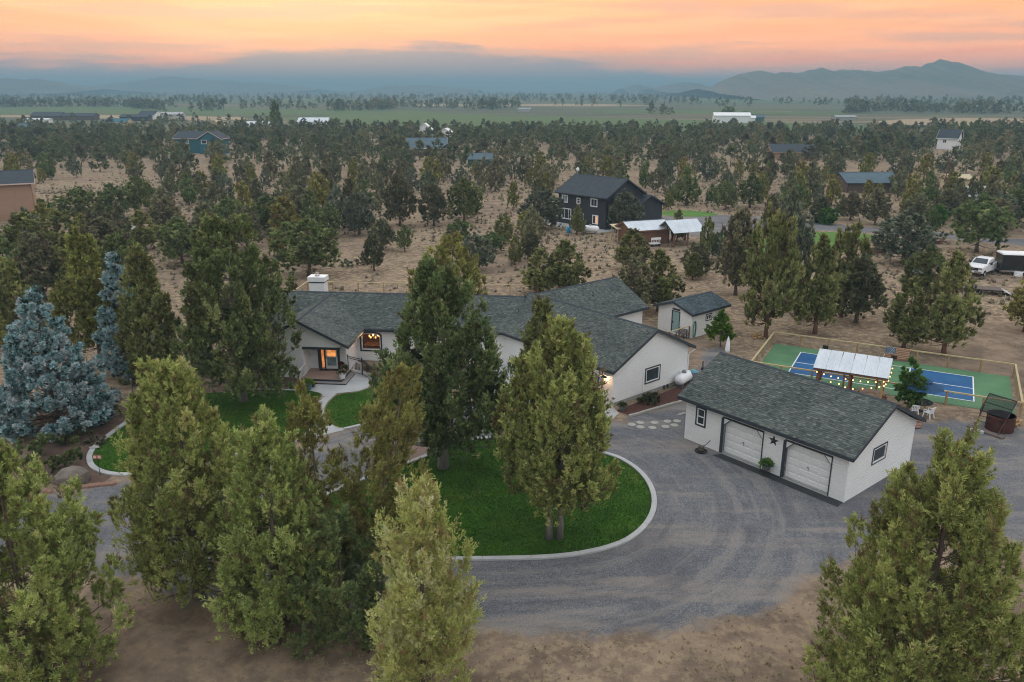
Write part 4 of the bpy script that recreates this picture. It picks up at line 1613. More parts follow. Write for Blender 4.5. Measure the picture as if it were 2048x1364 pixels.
lp = bpy.data.lights.new('chandelier_light', 'POINT')
lp.energy = 300
lp.color = (1.0, 0.55, 0.22)
lp.shadow_soft_size = 0.15
lo_ = bpy.data.objects.new('chandelier_light', lp)
COL.objects.link(lo_)
lo_.location = (0, 0, 0.28)
lo_.parent = ch
# chimney
XF = XM
cp = hit(hou, 638, 583, 1, 0.75, XM)
cx = cp[0]
mb = MB()
mb.box(cx - 0.68, cx + 0.68, 0.25, 1.25, 3.9, 5.75)
chm = P_(mb, 'chimney', 'white_paint', hou)
mb = MB()
mb.box(cx - 0.71, cx + 0.71, 0.22, 1.28, 5.75, 5.86)
P_(mb, 'band', 'black_trim', chm)
mb = MB()
mb.box(cx - 0.78, cx + 0.78, 0.15, 1.35, 5.86, 6.28)
P_(mb, 'cap', 'white_paint', chm)
mb = MB()
mb.box(cx - 0.18, cx + 0.12, 0.55, 0.85, 6.28, 6.34)
for dx in (-0.16, 0.10):
    for dy in (0.57, 0.83):
        mb.box(cx + dx - 0.015, cx + dx + 0.015, dy - 0.015, dy + 0.015, 6.34, 6.52)
mb.box(cx - 0.2, cx + 0.14, 0.53, 0.87, 6.52, 6.55)
P_(mb, 'flue_cap', 'grey_metal', chm)
# porch gable
PX = -17.2                        # ridge of the porch along the main body, from the node
XP = (R(-95.2), PX * math.cos(XM[0]), PX * math.sin(XM[0]))
XF = XP
plen, ph = 8.95, 3.95
wp = ph - 0.45
ydoor = 6.75                     # door wall, measured from the main ridge
gable_roof(hou, 0.0, plen, 0.0, ph, ZE, 4.92, seed=51, verges=(False, True))
dl = hit(hou, 580 + 660 / 9.095, 640 + 870 / 9.095, 2, 0.36, XP)
dr = hit(hou, 580 + 880 / 9.095, 640 + 870 / 9.095, 2, 0.36, XP)
ydoor = (dl[0] + dr[0]) / 2
door_a, door_b = dl[1], dr[1]
cor = hit(hou, 580 + 1035 / 9.095, 640 + 905 / 9.095, 0, ydoor, XP)[1]
lft = door_a - 1.35
# the door wall (outside towards +x)
f_d = on_wall((ydoor, -wp), (ydoor, cor))
o_ = wp
wall(hou, (ydoor, -wp), (ydoor, cor), 2.95, [(door_a + o_ - 0.52, door_b + o_ + 0.16, 0.3, 2.42)])
wall(hou, (ydoor, cor), (3.2, cor), 2.95, [])
# left return wall of the porch and the gable front above the opening
wall(hou, (plen - 0.55, -wp), (plen - 0.55, lft), 2.95, [])
wall(hou, (plen - 0.55, lft), (ydoor, lft), 2.95, [])
wall(hou, (3.2, -wp), (plen - 0.55, -wp), 2.95, boards=False)
mb = MB()
zt = ZE + (4.92 - ZE)
hwl, hwr = wp, cor
e_ = plen - 0.55
zz = lambda y: 4.80 - abs(y) * (4.92 - ZE) / ph
mb.add([(e_, -wp, 2.62), (e_, cor + 0.0, 2.62), (e_, cor, max(zz(cor), 2.7)), (e_, 0, 4.8), (e_, -wp, zz(wp)),
        (e_ - 0.12, -wp, 2.62), (e_ - 0.12, cor, 2.62), (e_ - 0.12, cor, max(zz(cor), 2.7)), (e_ - 0.12, 0, 4.8), (e_ - 0.12, -wp, zz(wp))],
       [(0, 1, 2, 3, 4), (9, 8, 7, 6, 5), (0, 5, 6, 1), (1, 6, 7, 2), (2, 7, 8, 3), (3, 8, 9, 4), (4, 9, 5, 0)])
P_(mb, 'gable', 'white_paint', hou)
mb = MB()
mb.box(e_ - 0.13, e_ + 0.04, lft, cor, 2.42, 2.62)
P_(mb, 'beam', 'black_trim', hou)
# porch door set
mb = MB()
for a, b in ((door_a - 0.62, door_a - 0.36), (door_a - 0.1, door_a - 0.03), (door_b + 0.03, door_b + 0.22)):
    wbox(mb, f_d, a + o_, b + o_, -0.12, 0.08, 0.3, 2.42)
wbox(mb, f_d, door_a - 0.62 + o_, door_b + 0.22 + o_, -0.12, 0.08, 2.36, 2.52)
fd = P_(mb, 'door_frame', 'black_trim', hou)
mb = MB()
wbox(mb, f_d, door_a - 0.36 + o_, door_a - 0.1 + o_, -0.1, -0.06, 0.36, 2.36)
P_(mb, 'sidelight', 'lit_pane', hou)
mb = MB()
s = 0.115
A0, A1 = door_a + o_, door_b + o_
for b in ((A0, A1, 2.24, 2.36), (A0, A1, 0.36, 0.56), (A0, A0 + s, 0.56, 2.24), (A1 - s, A1, 0.56, 2.24), (A0 + s, A1 - s, 1.28, 1.36)):
    wbox(mb, f_d, b[0], b[1], -0.02, 0.045, b[2], b[3])
sd = P_(mb, 'storm_door', 'white_trim', hou)
mb = MB()
wbox(mb, f_d, A0 + s, A1 - s, 0.0, 0.01, 1.36, 2.24)
P_(mb, 'glass_pane', 'lit_pane', sd)
mb = MB()
wbox(mb, f_d, A0 + s, A1 - s, 0.0, 0.012, 0.56, 1.28)
P_(mb, 'lower_pane', 'glass_pale', sd)
mb = MB()
wbox(mb, f_d, A0 + 0.03, A0 + 0.07, 0.04, 0.10, 1.15, 1.4)
P_(mb, 'handle', 'dark_metal', sd)
# deck and steps
dx0, dx1 = ydoor, ydoor + 2.55
ya, yb = lft, cor + 0.35
for k in range(9):
    mb = MB()
    x0 = dx0 + (dx1 - dx0) * k / 9
    mb.box(x0 + 0.006, dx0 + (dx1 - dx0) * (k + 1) / 9 - 0.006, ya, yb, 0.26, 0.30)
    P_(mb, 'deck_board', 'deck', hou)
mb = MB()
mb.box(dx0, dx1 - 0.005, ya + 0.005, yb - 0.005, 0, 0.258)
mb.box(dx0, dx1 + 0.03, ya + 0.005, yb + 0.03, 0.19, 0.292)
P_(mb, 'deck_skirt', 'black_trim', hou)
mb = MB()
mb.box(dx0 + 0.3, dx1 + 0.42, ya + 0.55, yb + 0.45, 0.11, 0.145)
stp_ = P_(mb, 'step', 'deck_grey', hou)
mb = MB()
mb.box(dx0 + 0.31, dx1 + 0.40, ya + 0.56, yb + 0.43, 0.03, 0.108)
P_(mb, 'riser', 'black_trim', stp_)
XF = None


def porch_pt(x, y, z=0.0):
    return local_world(hou, x, y, z, XP)


# ------------------------------------------------------------------ small white shed behind the wing
shd = thing('shed', 'small white shed with pale sage door and grey shingle roof', 'shed', (16.7, 71.0, 0), R(39.8))
SL, SW = 5.0, 4.0
fs = on_wall((0, SW), (0, 0))          # gable wall, outside towards -x
sa0 = hit(shd, 1290 + 660 / 9.743, 570 + 950 / 9.743, 0, 0.0)
sb0 = hit(shd, 1290 + 515 / 9.743, 570 + 900 / 9.743, 0, 0.0)
da, db = SW - sb0[1], SW - sa0[1]
da, db = min(da, db) + 0.06, max(da, db) - 0.03
wall(shd, (0, SW), (0, 0), 2.5, [(da, db, 0.15, 2.2)], gable=0.75)
sw0 = hit(shd, 1290 + 1170 / 9.743, 570 + 720 / 9.743, 1, 0.0)
sw1 = hit(shd, 1290 + 1300 / 9.743, 570 + 550 / 9.743, 1, 0.0)
wall(shd, (0, 0), (SL, 0), 2.5, [(sw0[0] + 0.08, sw1[0] - 0.08, sw0[2] + 0.15, sw1[2] - 0.02)])
wall(shd, (SL, 0), (SL, SW), 2.5, boards=False, gable=0.75)
wall(shd, (SL, SW), (0, SW), 2.5, boards=False)
window(shd, on_wall((0, 0), (SL, 0)), sw0[0] + 0.08, sw1[0] - 0.08, sw0[2] + 0.15, sw1[2] - 0.02, 'v', tw=0.08)
gable_roof(shd, -0.42, SL + 0.4, SW / 2, SW / 2 + 0.36, 2.43, 3.25, m='shingle_blue', seed=61)
mb = MB()
wbox(mb, fs, da, db, -0.06, 0.03, 0.18, 2.2)
dd = mb.build('door', M['sage_door'], shd)
mb = MB()
wbox(mb, fs, da - 0.1, da, -0.06, 0.075, 0.1, 2.25)
wbox(mb, fs, db, db + 0.07, -0.06, 0.075, 0.1, 2.25)
wbox(mb, fs, da - 0.1, db + 0.07, -0.06, 0.075, 2.2, 2.27)
mb.build('door_frame', M['black_trim'], dd)
mb = MB()
wbox(mb, fs, da - 0.05, db + 0.05, -0.03, 0.07, 2.33, 2.5)
mb.build('transom', M['black_trim'], shd)
mb = MB()
wbox(mb, fs, da + 0.06, da + 0.12, 0.03, 0.08, 1.05, 1.25)
mb.build('handle', M['dark_metal'], dd)
MB().box(0.02, SL - 0.02, 0.02, SW - 0.02, 0, 0.14).build('foundation', M['concrete_old'], shd)
# ------------------------------------------------------------------ pickleball court
CA = R(-28.4)
ct = np.array([25.5, 66.85])
cu = np.array([math.cos(CA), math.sin(CA)])
cv = np.array([-math.sin(CA), math.cos(CA)])


def cpt(u, v):
    p = ct + cu * u + cv * v
    return (p[0], p[1])


def crect(u0, u1, v0, v1):
    return [cpt(u0, v0), cpt(u1, v0), cpt(u1, v1), cpt(u0, v1)]


CLn, CWd = 13.41, 6.10
sheet('court_surround', crect(-2.45, CLn + 2.55, -CWd - 1.45, 1.45), 0.030, M['court_green'])
sheet('court_area', crect(0, 4.57, -CWd, 0), 0.034, M['court_blue'])
sheet('court_area', crect(CLn - 4.57, CLn, -CWd, 0), 0.034, M['court_blue'])
for r_ in ((0, 0.09, -CWd, 0), (CLn - 0.09, CLn, -CWd, 0), (0.09, CLn - 0.09, -0.09, 0), (0.09, CLn - 0.09, -CWd, -CWd + 0.09), (4.57, 4.66, -CWd + 0.09, -0.09), (CLn - 4.66, CLn - 4.57, -CWd + 0.09, -0.09),
           (0.09, 4.57, -CWd / 2 - 0.045, -CWd / 2 + 0.045), (CLn - 4.57, CLn - 0.09, -CWd / 2 - 0.045, -CWd / 2 + 0.045)):
    sheet('court_line', crect(*r_), 0.038, M['line_white'])
net = thing('court_net', 'dark net with white tape across the middle of the court', 'net', (*cpt(CLn / 2, -CWd / 2), 0), CA)
for s in (-3.35, 3.35):
    MB().tube([(0, s, 0.03), (0, s, 0.93)], 0.04, 8).build('post', M['dark_metal'], net)
MB().box(-0.012, 0.012, -3.3, 3.3, 0.86, 0.92).build('tape', M['white_plastic'], net)
mb = MB()
for k in range(66):
    y = -3.3 + k * 0.1
    mb.box(-0.003, 0.003, y - 0.003, y + 0.003, 0.06, 0.86)
for k in range(8):
    z = 0.06 + k * 0.1
    mb.box(-0.003, 0.003, -3.3, 3.3, z - 0.003, z + 0.003)
mb.build('mesh', M['dark_metal'], net, kind='stuff')


def fence(name, label, pts, h, spacing, post_w=0.11, rail_h=0.09, mesh=True, postm='wood', railm='wood_pale', closed=False, group=None):
    P = [np.array(p[:2], float) for p in pts]
    if closed:
        P.append(P[0])
    root = thing(name, label, 'fence', (P[0][0], P[0][1], 0), 0, group)
    o = P[0]
    for a, b in zip(P[:-1], P[1:]):
        L = np.linalg.norm(b - a)
        n = max(1, int(round(L / spacing)))
        for k in range(n + (0 if closed else 1)):
            if k == n and not np.allclose(b, P[-1]):
                continue
            q = a + (b - a) * k / n - o
            MB().box(q[0] - post_w / 2, q[0] + post_w / 2, q[1] - post_w / 2, q[1] + post_w / 2, -0.05, h).build('post', M[postm], root)
        for k in range(n):
            s, e = a + (b - a) * k / n - o, a + (b - a) * (k + 1) / n - o
            d = (e - s) / np.linalg.norm(e - s) * 0.006
            MB().bar((*(s + d), h + rail_h / 2), (*(e - d), h + rail_h / 2), 0.14, rail_h).build('rail', M[railm], root)
        if mesh:
            mb = MB()
            d = (b - a) / L
            m_ = int(L / 0.15)
            for k in range(1, m_):
                q = a + d * (k * 0.15) - o
                mb.box(q[0] - 0.003, q[0] + 0.003, q[1] - 0.003, q[1] + 0.003, 0.03, h)
            for k in range(int(h / 0.15)):
                z = 0.05 + k * 0.15
                mb.bar((*(a - o), z), (*(b - o), z), 0.006, 0.006)
            mb.build('wire_mesh', M['grey_metal'], root, kind='stuff')
    return root


fence('court_fence', 'wood post and rail fence with wire mesh round the court', [cpt(-2.65, 1.65), cpt(-2.65, -CWd - 1.65), cpt(CLn + 2.8, -CWd - 1.65), cpt(CLn + 2.8, 1.65)], 1.02, 2.3, closed=True)
fence('back_fence', 'thin wood post and rail fence across the clearing behind the main roof', [at(562, 628), at(592, 601), at(616, 583), at(768, 586.5), at(1020, 590), at(1075, 592)], 1.15, 2.75, 0.10, 0.07)
# pallet flag on the back fence
pf = hit(net, 1795, 708, 1, CWd / 2 + 1.5)
pr_ = thing('pallet_flag', 'weathered wooden pallet painted as a stars and stripes flag on the court fence', 'flag', local_world(net, pf[0], pf[1], 0.0), CA)
fw, fh, z0 = 1.9, 0.98, 0.16
for k in range(13):
    za = z0 + fh * (12 - k) / 13
    x0 = -fw / 2 + (0.78 if k < 7 else 0)
    MB().box(x0, fw / 2, -0.02, 0.02, za + 0.006, za + fh / 13 - 0.006).build('stripe_board', M['board_red' if k % 2 == 0 else 'board_white'], pr_)
cn = MB().box(-fw / 2, -fw / 2 + 0.77, -0.025, 0.02, z0 + fh * 6 / 13 + 0.006, z0 + fh).build('canton', M['board_blue'], pr_)
for r_ in range(5):
    for c_ in range(6 if r_ % 2 == 0 else 5):
        x = -fw / 2 + 0.09 + c_ * 0.12 + (0 if r_ % 2 == 0 else 0.06)
        z = z0 + fh - 0.07 - r_ * 0.10
        mb = MB()
        pts = []
        for q in range(10):
            a = math.pi / 2 + q * math.pi / 5
            rr = 0.038 if q % 2 == 0 else 0.016
            pts.append((x + rr * math.cos(a), -0.031, z + rr * math.sin(a)))
        mb.add(pts + [(p[0], -0.0255, p[2]) for p in pts], [tuple(range(10))] + [(i, (i + 1) % 10, (i + 1) % 10 + 10, i + 10) for i in range(10)])
        mb.build('star', M['flag_white'], cn)
for lbl, px, py in (('small dark speaker box on the court back fence behind the tin roof', 1651, 695), ('dark speaker box on the court back fence near the pallet flag', 1788, 714)):
    q = hit(net, px, py, 1, CWd / 2 + 1.6)
    sb = thing('speaker', lbl, 'speaker', local_world(net, q[0], q[1], q[2] - 0.15), CA)
    MB().box(-0.24, 0.24, -0.12, 0.12, 0, 0.32).build('cabinet', M['dark_metal'], sb)
    MB().lathe([(0.1, -0.005), (0.09, 0.008), (0.0, 0.012)], 14, (0, -0.12, 0.16), 'y').build('cone', M['tyre'], sb)

# ------------------------------------------------------------------ tin roofed pavilion with string lights
XPV = None
fl, frr = at(1626, 735, 2.45), at(1777.5, 758.5, 2.45)
ang = math.atan2(frr[1] - fl[1], frr[0] - fl[0])
ang = CA
pv_ = thing('pavilion', 'open timber pavilion with sloping corrugated tin roof beside the court', 'pavilion', (fl[0], fl[1], 0), ang)
PLn = float(np.linalg.norm(frr - fl))
PDp = 2.75
zf, zb = 2.45, 3.15
nsh = 6
for k in range(nsh):
    mb = MB()
    x0, x1 = PLn * k / nsh + 0.006, PLn * (k + 1) / nsh - 0.006
    nc = 10
    for i in range(nc):
        xa, xb = x0 + (x1 - x0) * i / nc, x0 + (x1 - x0) * (i + 1) / nc
        ha, hb_ = 0.02 * (i % 2), 0.02 * ((i + 1) % 2)
        dk = 0.004 * (k % 2)
        mb.hexa([(xa, 0, zf + ha + dk - 0.006), (xb, 0, zf + hb_ + dk - 0.006), (xb, PDp, zb + hb_ + dk - 0.006), (xa, PDp, zb + ha + dk - 0.006), (xa, 0, zf + ha + dk), (xb, 0, zf + hb_ + dk), (xb, PDp, zb + hb_ + dk), (xa, PDp, zb + ha + dk)])
    mb.build('roof_sheet', M['galvanised'], pv_)
for x in (0.35, PLn / 2, PLn - 0.35):
    for y, zz_ in ((0.3, zf - 0.12), (PDp - 0.3, zb - 0.22)):
        MB().box(x - 0.075, x + 0.075, y - 0.075, y + 0.075, 0, zz_).build('post', M['wood_brown' if x < 3 else 'wood'], pv_)
for y, z in ((0.12, zf - 0.11), (0.3, zf - 0.06), (PDp - 0.3, zb - 0.16)):
    MB().box(0.02, PLn - 0.02, y - 0.04, y + 0.04, z - 0.07, z + 0.07).build('beam', M['wood_brown'], pv_)
for k in range(7):
    x = 0.1 + (PLn - 0.2) * k / 6
    MB().bar((x, 0.08, zf - 0.035), (x, PDp - 0.08, zb - 0.035), 0.05, 0.06).build('rafter', M['wood_brown'], pv_)
for x, s in ((0.35, 1), (PLn / 2, -1), (PLn - 0.35, -1)):
    MB().bar((x, 0.3, 1.75), (x + s * 0.55, 0.3, 2.3), 0.07).build('brace', M['wood_brown'], pv_)
# lattice screen at the left end
for k in range(7):
    MB().bar((0.3, 0.45 + k * 0.26, 0.3), (0.3, 0.45 + min(k * 0.26 + 0.9, 1.85), 1.9), 0.03, 0.05).build('lattice_slat', M['wood_brown'], pv_)
mb = MB()
mb.box(PLn * 0.28, PLn * 0.52, 0.25, 0.32, 0.25, 1.0)
mb.build('low_panel', M['wood_brown'], pv_)
# string lights: two swags along the front eave
sl_ = thing('string_lights', 'warm glowing bulb string lights swagged along the pavilion eave', 'lights', (fl[0], fl[1], 0), ang)
cable = []
bulbs = []
seq = [(0.05, 0.05, 2.28), (PLn * 0.5, 0.02, 2.02), (PLn - 0.05, 0.05, 2.30), (PLn + 0.05, 1.2, 2.55), (PLn + 0.08, 2.3, 2.85)]
seq2 = [(0.25, 0.05, 1.55), (PLn * 0.33, 0.05, 1.72), (PLn * 0.5, 0.05, 1.35), (PLn * 0.75, 0.05, 1.62), (PLn - 0.3, 0.05, 1.95), (PLn - 0.1, 0.08, 2.2)]
for sq, nb in ((seq, (5, 5, 2, 2)), (seq2, (2, 2, 2, 2, 2))):
    for (a, b, nbk) in zip(sq[:-1], sq[1:], nb):
        a, b = np.array(a), np.array(b)
        pth = [a + (b - a) * t - np.array([0, 0, 0.12 * 4 * t * (1 - t)]) for t in np.linspace(0, 1, 7)]
        cable.append(pth)
        for k in range(nbk):
            t = (k + 0.5) / nbk
            bulbs.append(a + (b - a) * t - np.array([0, 0, 0.12 * 4 * t * (1 - t) + 0.05]))
mb = MB()
for pth in cable:
    mb.tube(pth, 0.008, 4)
mb.build('cable', M['dark_metal'], sl_)
bm_ = MB().lathe([(0.0, -0.075), (0.045, -0.05), (0.05, -0.015), (0.025, 0.03), (0.02, 0.05)], 8).mesh('bulb', M['bulb'], True)
for q in bulbs:
    o = link('bulb', bm_, sl_)
    o.location = q


def table_rect(name, label, loc, rz, L, W, H, topm, legm, cat='table'):
    t = thing(name, label, cat, loc, rz)
    MB().box(-L / 2, L / 2, -W / 2, W / 2, H - 0.05, H).build('tabletop', M[topm], t)
    for sx in (-1, 1):
        for sy in (-1, 1):
            MB().box(sx * (L / 2 - 0.1) - 0.04, sx * (L / 2 - 0.1) + 0.04, sy * (W / 2 - 0.08) - 0.04, sy * (W / 2 - 0.08) + 0.04, 0, H - 0.05).build('leg', M[legm], t)
    MB().box(-L / 2 + 0.1, L / 2 - 0.1, -0.03, 0.03, 0.25, 0.31).build('stretcher', M[legm], t)
    return t


q = local_world(pv_, PLn - 1.0, 0.95)
table_rect('bar_table', 'tall wooden bar table under the right half of the pavilion', q, ang, 2.0, 0.6, 1.05, 'deck', 'wood_brown')
for k, (dx, dy) in enumerate(((-1.55, 0.25), (-0.95, 0.22), (-0.1, 0.9))):
    w_ = local_world(pv_, PLn + dx, dy)
    s_ = thing('bar_stool', ['dark bar stool at the far left of the wooden bar table', 'dark bar stool before the middle of the wooden bar table', 'dark bar stool by the corner post of the pavilion'][k], 'stool', w_, ang + k)
    MB().lathe([(0.0, 0.70), (0.17, 0.70), (0.18, 0.73), (0.15, 0.75), (0, 0.75)], 14).build('seat', M['wood_brown'], s_)
    for i in range(4):
        a = math.pi / 4 + i * math.pi / 2
        MB().bar((0.11 * math.cos(a), 0.11 * math.sin(a), 0.70), (0.19 * math.cos(a), 0.19 * math.sin(a), 0), 0.035).build('leg', M['wood_brown'], s_)
    MB().lathe([(0.16, 0.24), (0.175, 0.25), (0.16, 0.26), (0.15, 0.25), (0.16, 0.24)], 14).build('footring', M['dark_metal'], s_)

# umbrella, round table, plastic chairs
um = at(1838, 822)
tb = thing('round_table', 'round dark glass patio table under the blue umbrella', 'table', um)
MB().lathe([(0.0, 0.71), (0.80, 0.71), (0.82, 0.725), (0.80, 0.74), (0.0, 0.74)], 28).build('tabletop', M['glass'], tb)
MB().lathe([(0.80, 0.70), (0.84, 0.725), (0.80, 0.75), (0.78, 0.725), (0.80, 0.70)], 28).build('rim', M['dark_metal'], tb)
for i in range(4):
    a = i * math.pi / 2 + 0.4
    MB().tube([(0.5 * math.cos(a), 0.5 * math.sin(a), 0.70), (0.42 * math.cos(a), 0.42 * math.sin(a), 0.35), (0.62 * math.cos(a), 0.62 * math.sin(a), 0)], 0.02, 6).build('leg', M['dark_metal'], tb)
ub = thing('patio_umbrella', 'navy blue two tier patio umbrella standing through the round table', 'umbrella', um)
MB().tube([(0, 0, 0.0), (0, 0, 2.55)], 0.025, 8).build('pole', M['dark_metal'], ub)
for k in range(8):
    for nm, (r0, zt_, r1, zb_) in (('canopy_panel', (0.42, 2.28, 1.45, 1.88)), ('top_panel', (0.03, 2.58, 0.62, 2.34))):
        a0_, a1_ = k * math.pi / 4, (k + 1) * math.pi / 4
        am = (a0_ + a1_) / 2
        mb = MB()
        P = []
        for th_ in (0, -0.008):
            P += [(r0 * math.cos(a0_), r0 * math.sin(a0_), zt_ + th_), (r0 * math.cos(a1_), r0 * math.sin(a1_), zt_ + th_), (r1 * math.cos(a1_), r1 * math.sin(a1_), zb_ + th_),
                  (r1 * 0.90 * math.cos(am), r1 * 0.90 * math.sin(am), zb_ + 0.02 + th_), (r1 * math.cos(a0_), r1 * math.sin(a0_), zb_ + th_)]
        mb.add(P, [(0, 4, 3, 2, 1), (5, 6, 7, 8, 9), (2, 3, 8, 7), (3, 4, 9, 8)])
        mb.build(nm, M['navy_cloth'], ub)
    MB().bar((0.03 * math.cos(a0_), 0.03 * math.sin(a0_), 2.40), (1.43 * math.cos(a0_), 1.43 * math.sin(a0_), 1.868), 0.012).build('rib', M['dark_metal'], ub)
MB().lathe([(0.24, 0.0), (0.24, 0.05), (0.05, 0.09), (0.04, 0.3)], 16).build('base', M['dark_metal'], ub)


def plastic_chair(label, loc, rz):
    c = thing('plastic_chair', label, 'chair', loc, rz)
    MB().hexa([(-0.24, -0.23, 0.40), (0.24, -0.23, 0.40), (0.21, 0.22, 0.38), (-0.21, 0.22, 0.38), (-0.24, -0.23, 0.43), (0.24, -0.23, 0.43), (0.21, 0.22, 0.41), (-0.21, 0.22, 0.41)]).build('seat', M['white_plastic'], c)
    for x in (-0.2, -0.1, 0.0, 0.1, 0.2):
        MB().bar((x * 0.95, 0.22, 0.44), (x * 1.05, 0.32, 0.82), 0.06, 0.02, (0, 1, 0)).build('back_slat', M['white_plastic'], c)
    MB().bar((-0.25, 0.325, 0.83), (0.25, 0.325, 0.83), 0.03, 0.06).build('back_rail', M['white_plastic'], c)
    for sx in (-1, 1):
        MB().bar((sx * 0.23, -0.2, 0.42), (sx * 0.27, -0.26, 0), 0.05).build('leg', M['white_plastic'], c)
        MB().bar((sx * 0.2, 0.2, 0.40), (sx * 0.25, 0.3, 0), 0.05).build('leg', M['white_plastic'], c)
        mb = MB().bar((sx * 0.26, -0.24, 0.62), (sx * 0.25, 0.28, 0.64), 0.05, 0.03)
        mb.bar((sx * 0.24, -0.22, 0.41), (sx * 0.26, -0.23, 0.62), 0.045)
        mb.build('armrest', M['white_plastic'], c)


plastic_chair('white plastic garden chair on the gravel right of the round table', at(1856, 835), R(-150))
plastic_chair('white plastic garden chair tucked behind the garage roof edge', at(1828, 830), R(160))
cu_ = thing('closed_umbrella', 'closed white patio umbrella poking up behind the garage ridge', 'umbrella', at(1452, 735))
MB().tube([(0, 0, 0), (0, 0, 2.7)], 0.03, 8).build('pole', M['grey_metal'], cu_)
MB().lathe([(0.02, 2.72), (0.10, 2.45), (0.17, 2.0), (0.20, 1.5), (0.12, 1.35), (0.05, 1.34)], 9).build('folded_canopy', M['white_plastic'], cu_)

# ------------------------------------------------------------------ rusty fire ring with a hinged mesh lid
frg = at(1998, 858)
fg = thing('fire_ring', 'tall rusty steel fire ring standing by the court corner', 'fire ring', frg)
MB().lathe([(0.86, 0.0), (0.88, 0.02), (0.86, 0.3), (0.88, 0.33), (0.86, 0.6), (0.88, 0.63), (0.86, 0.95), (0.90, 1.0), (0.90, 1.05), (0.82, 1.05), (0.82, 0.05), (0.0, 0.05)], 36).build('drum', M['rust'], fg, True)
MB().lathe([(0.87, 1.05), (0.91, 1.07), (0.87, 1.09), (0.83, 1.07), (0.87, 1.05)], 36).build('rim', M['rust'], fg, True)
ld = thing('spark_screen', 'tilted steel mesh lid on a hinged frame over the rusty fire ring', 'screen', (frg[0] - 0.85, frg[1] - 0.35, 0), R(33))
for y in (-0.85, 0.85):
    MB().bar((0, y, 0.08), (0.1, y, 1.2), 0.05).build('upright', M['rust'], ld)
    MB().bar((-0.55, y * 0.9, 0.06), (0.5, y, 1.55), 0.05).build('arm', M['rust'], ld)
for z in (0.45, 0.85, 1.2):
    MB().bar((0.04 + z * 0.05, -0.85, z), (0.04 + z * 0.05, 0.85, z), 0.04).build('crossbar', M['dark_metal'], ld)
mb = MB()
c4 = [np.array(p) for p in ((0.1, -0.9, 1.2), (0.1, 0.9, 1.2), (1.0, 0.9, 2.25), (1.0, -0.9, 2.25))]
for a, b in ((0, 1), (1, 2), (2, 3), (3, 0)):
    mb.bar(c4[a], c4[b], 0.05)
mb.bar((c4[0] + c4[3]) / 2, (c4[1] + c4[2]) / 2, 0.04)
lf = mb.build('lid_frame', M['dark_metal'], ld)
mb = MB()
for k in range(1, 30):
    t = k / 30
    mb.bar(c4[0] + (c4[1] - c4[0]) * t, c4[3] + (c4[2] - c4[3]) * t, 0.016)
    mb.bar(c4[0] + (c4[3] - c4[0]) * t, c4[1] + (c4[2] - c4[1]) * t, 0.016)
mb.build('mesh', M['dark_metal'], lf, kind='stuff')
MB().box(-0.75, -0.35, -1.2, 1.2, 0.02, 0.14).build('beam', M['wood_grey'], ld)


def rock(name, label, loc, s, m='rock', seed=0, group=None, parent=None, rz=0.0, cat='rock', z=0.0):
    r = np.random.default_rng(seed)
    import bmesh
    bm = bmesh.new()
    bmesh.ops.create_icosphere(bm, subdivisions=2, radius=1)
    dirs = unit_rows(r.standard_normal((7, 3)))
    cutd = r.uniform(0.62, 0.95, 7)
    for v in bm.verts:
        p = np.array(v.co)
        for d, c in zip(dirs, cutd):
            k = p @ d
            if k > c:
                p = p - d * (k - c)
        v.co = Vector((p[0] * s[0], p[1] * s[1], max(p[2] * s[2], -0.15 * s[2]) + 0.15 * s[2]))
    me = bpy.data.meshes.new(name)
    bm.to_mesh(me)
    bm.free()
    me.materials.append(M[m])
    o = link(name, me, parent)
    o.location = (loc[0], loc[1], z)
    o.rotation_euler = (0, 0, rz)
    if parent is None:
        tag(o, label, cat, group)
    return o


def unit_rows(v):
    return v / np.linalg.norm(v, axis=1, keepdims=True)


for k in range(3):
    p = at(1946 + k * 7, 863 + k * 2)
    MB().box(-0.2, 0.2, -0.1, 0.1, 0, 0.19).box(-0.2, 0.2, -0.1, 0.1, 0.19, 0.192).build('concrete_block', M['concrete'], None)
    o = bpy.context.scene.collection.objects[-1]
    o.location = (p[0], p[1], 0.0)
    o.rotation_euler = (0, 0, R(-40 + 20 * k))
    tag(o, 'pale concrete block lying before the fire ring beam', 'block', 'concrete blocks by the fire ring')
lm = MB().lathe([(0.0, -0.2), (0.085, -0.2), (0.09, 0.2), (0.0, 0.2)], 9, axis='x').mesh('firewood_log', M['wood'])
for k in range(16):
    p = at(2030 + random.uniform(-9, 9), 852 + random.uniform(-5, 5))
    o = link('firewood_log', lm)
    o.location = (p[0], p[1], 0.10 + 0.11 * (k % 3))
    o.rotation_euler = (random.uniform(-0.3, 0.3), random.uniform(-0.2, 0.2), random.random() * 3)
    tag(o, 'split firewood log in the heap right of the fire ring', 'log', 'firewood by the fire ring')
for k in range(14):
    p = at(1520 + random.uniform(-13, 8), 678 + random.uniform(-6, 3))
    o = link('firewood_log', lm)
    o.location = (p[0], p[1], 0.10 + 0.1 * (k % 3))
    o.rotation_euler = (random.uniform(-0.3, 0.3), random.uniform(-0.2, 0.2), random.random() * 3)
    tag(o, 'split firewood log piled at the red barked juniper by the court', 'log', 'firewood at the juniper')
for k in range(14):
    p = at(1833 + random.uniform(-7, 8), 848 + random.uniform(-7, 9))
    rock('cobble', 'reddish cobble in the small heap behind the garage corner', p, (0.16, 0.14, 0.12), 'rock_red', 40 + k, 'cobbles behind the garage', z=0.05 * (k % 3))

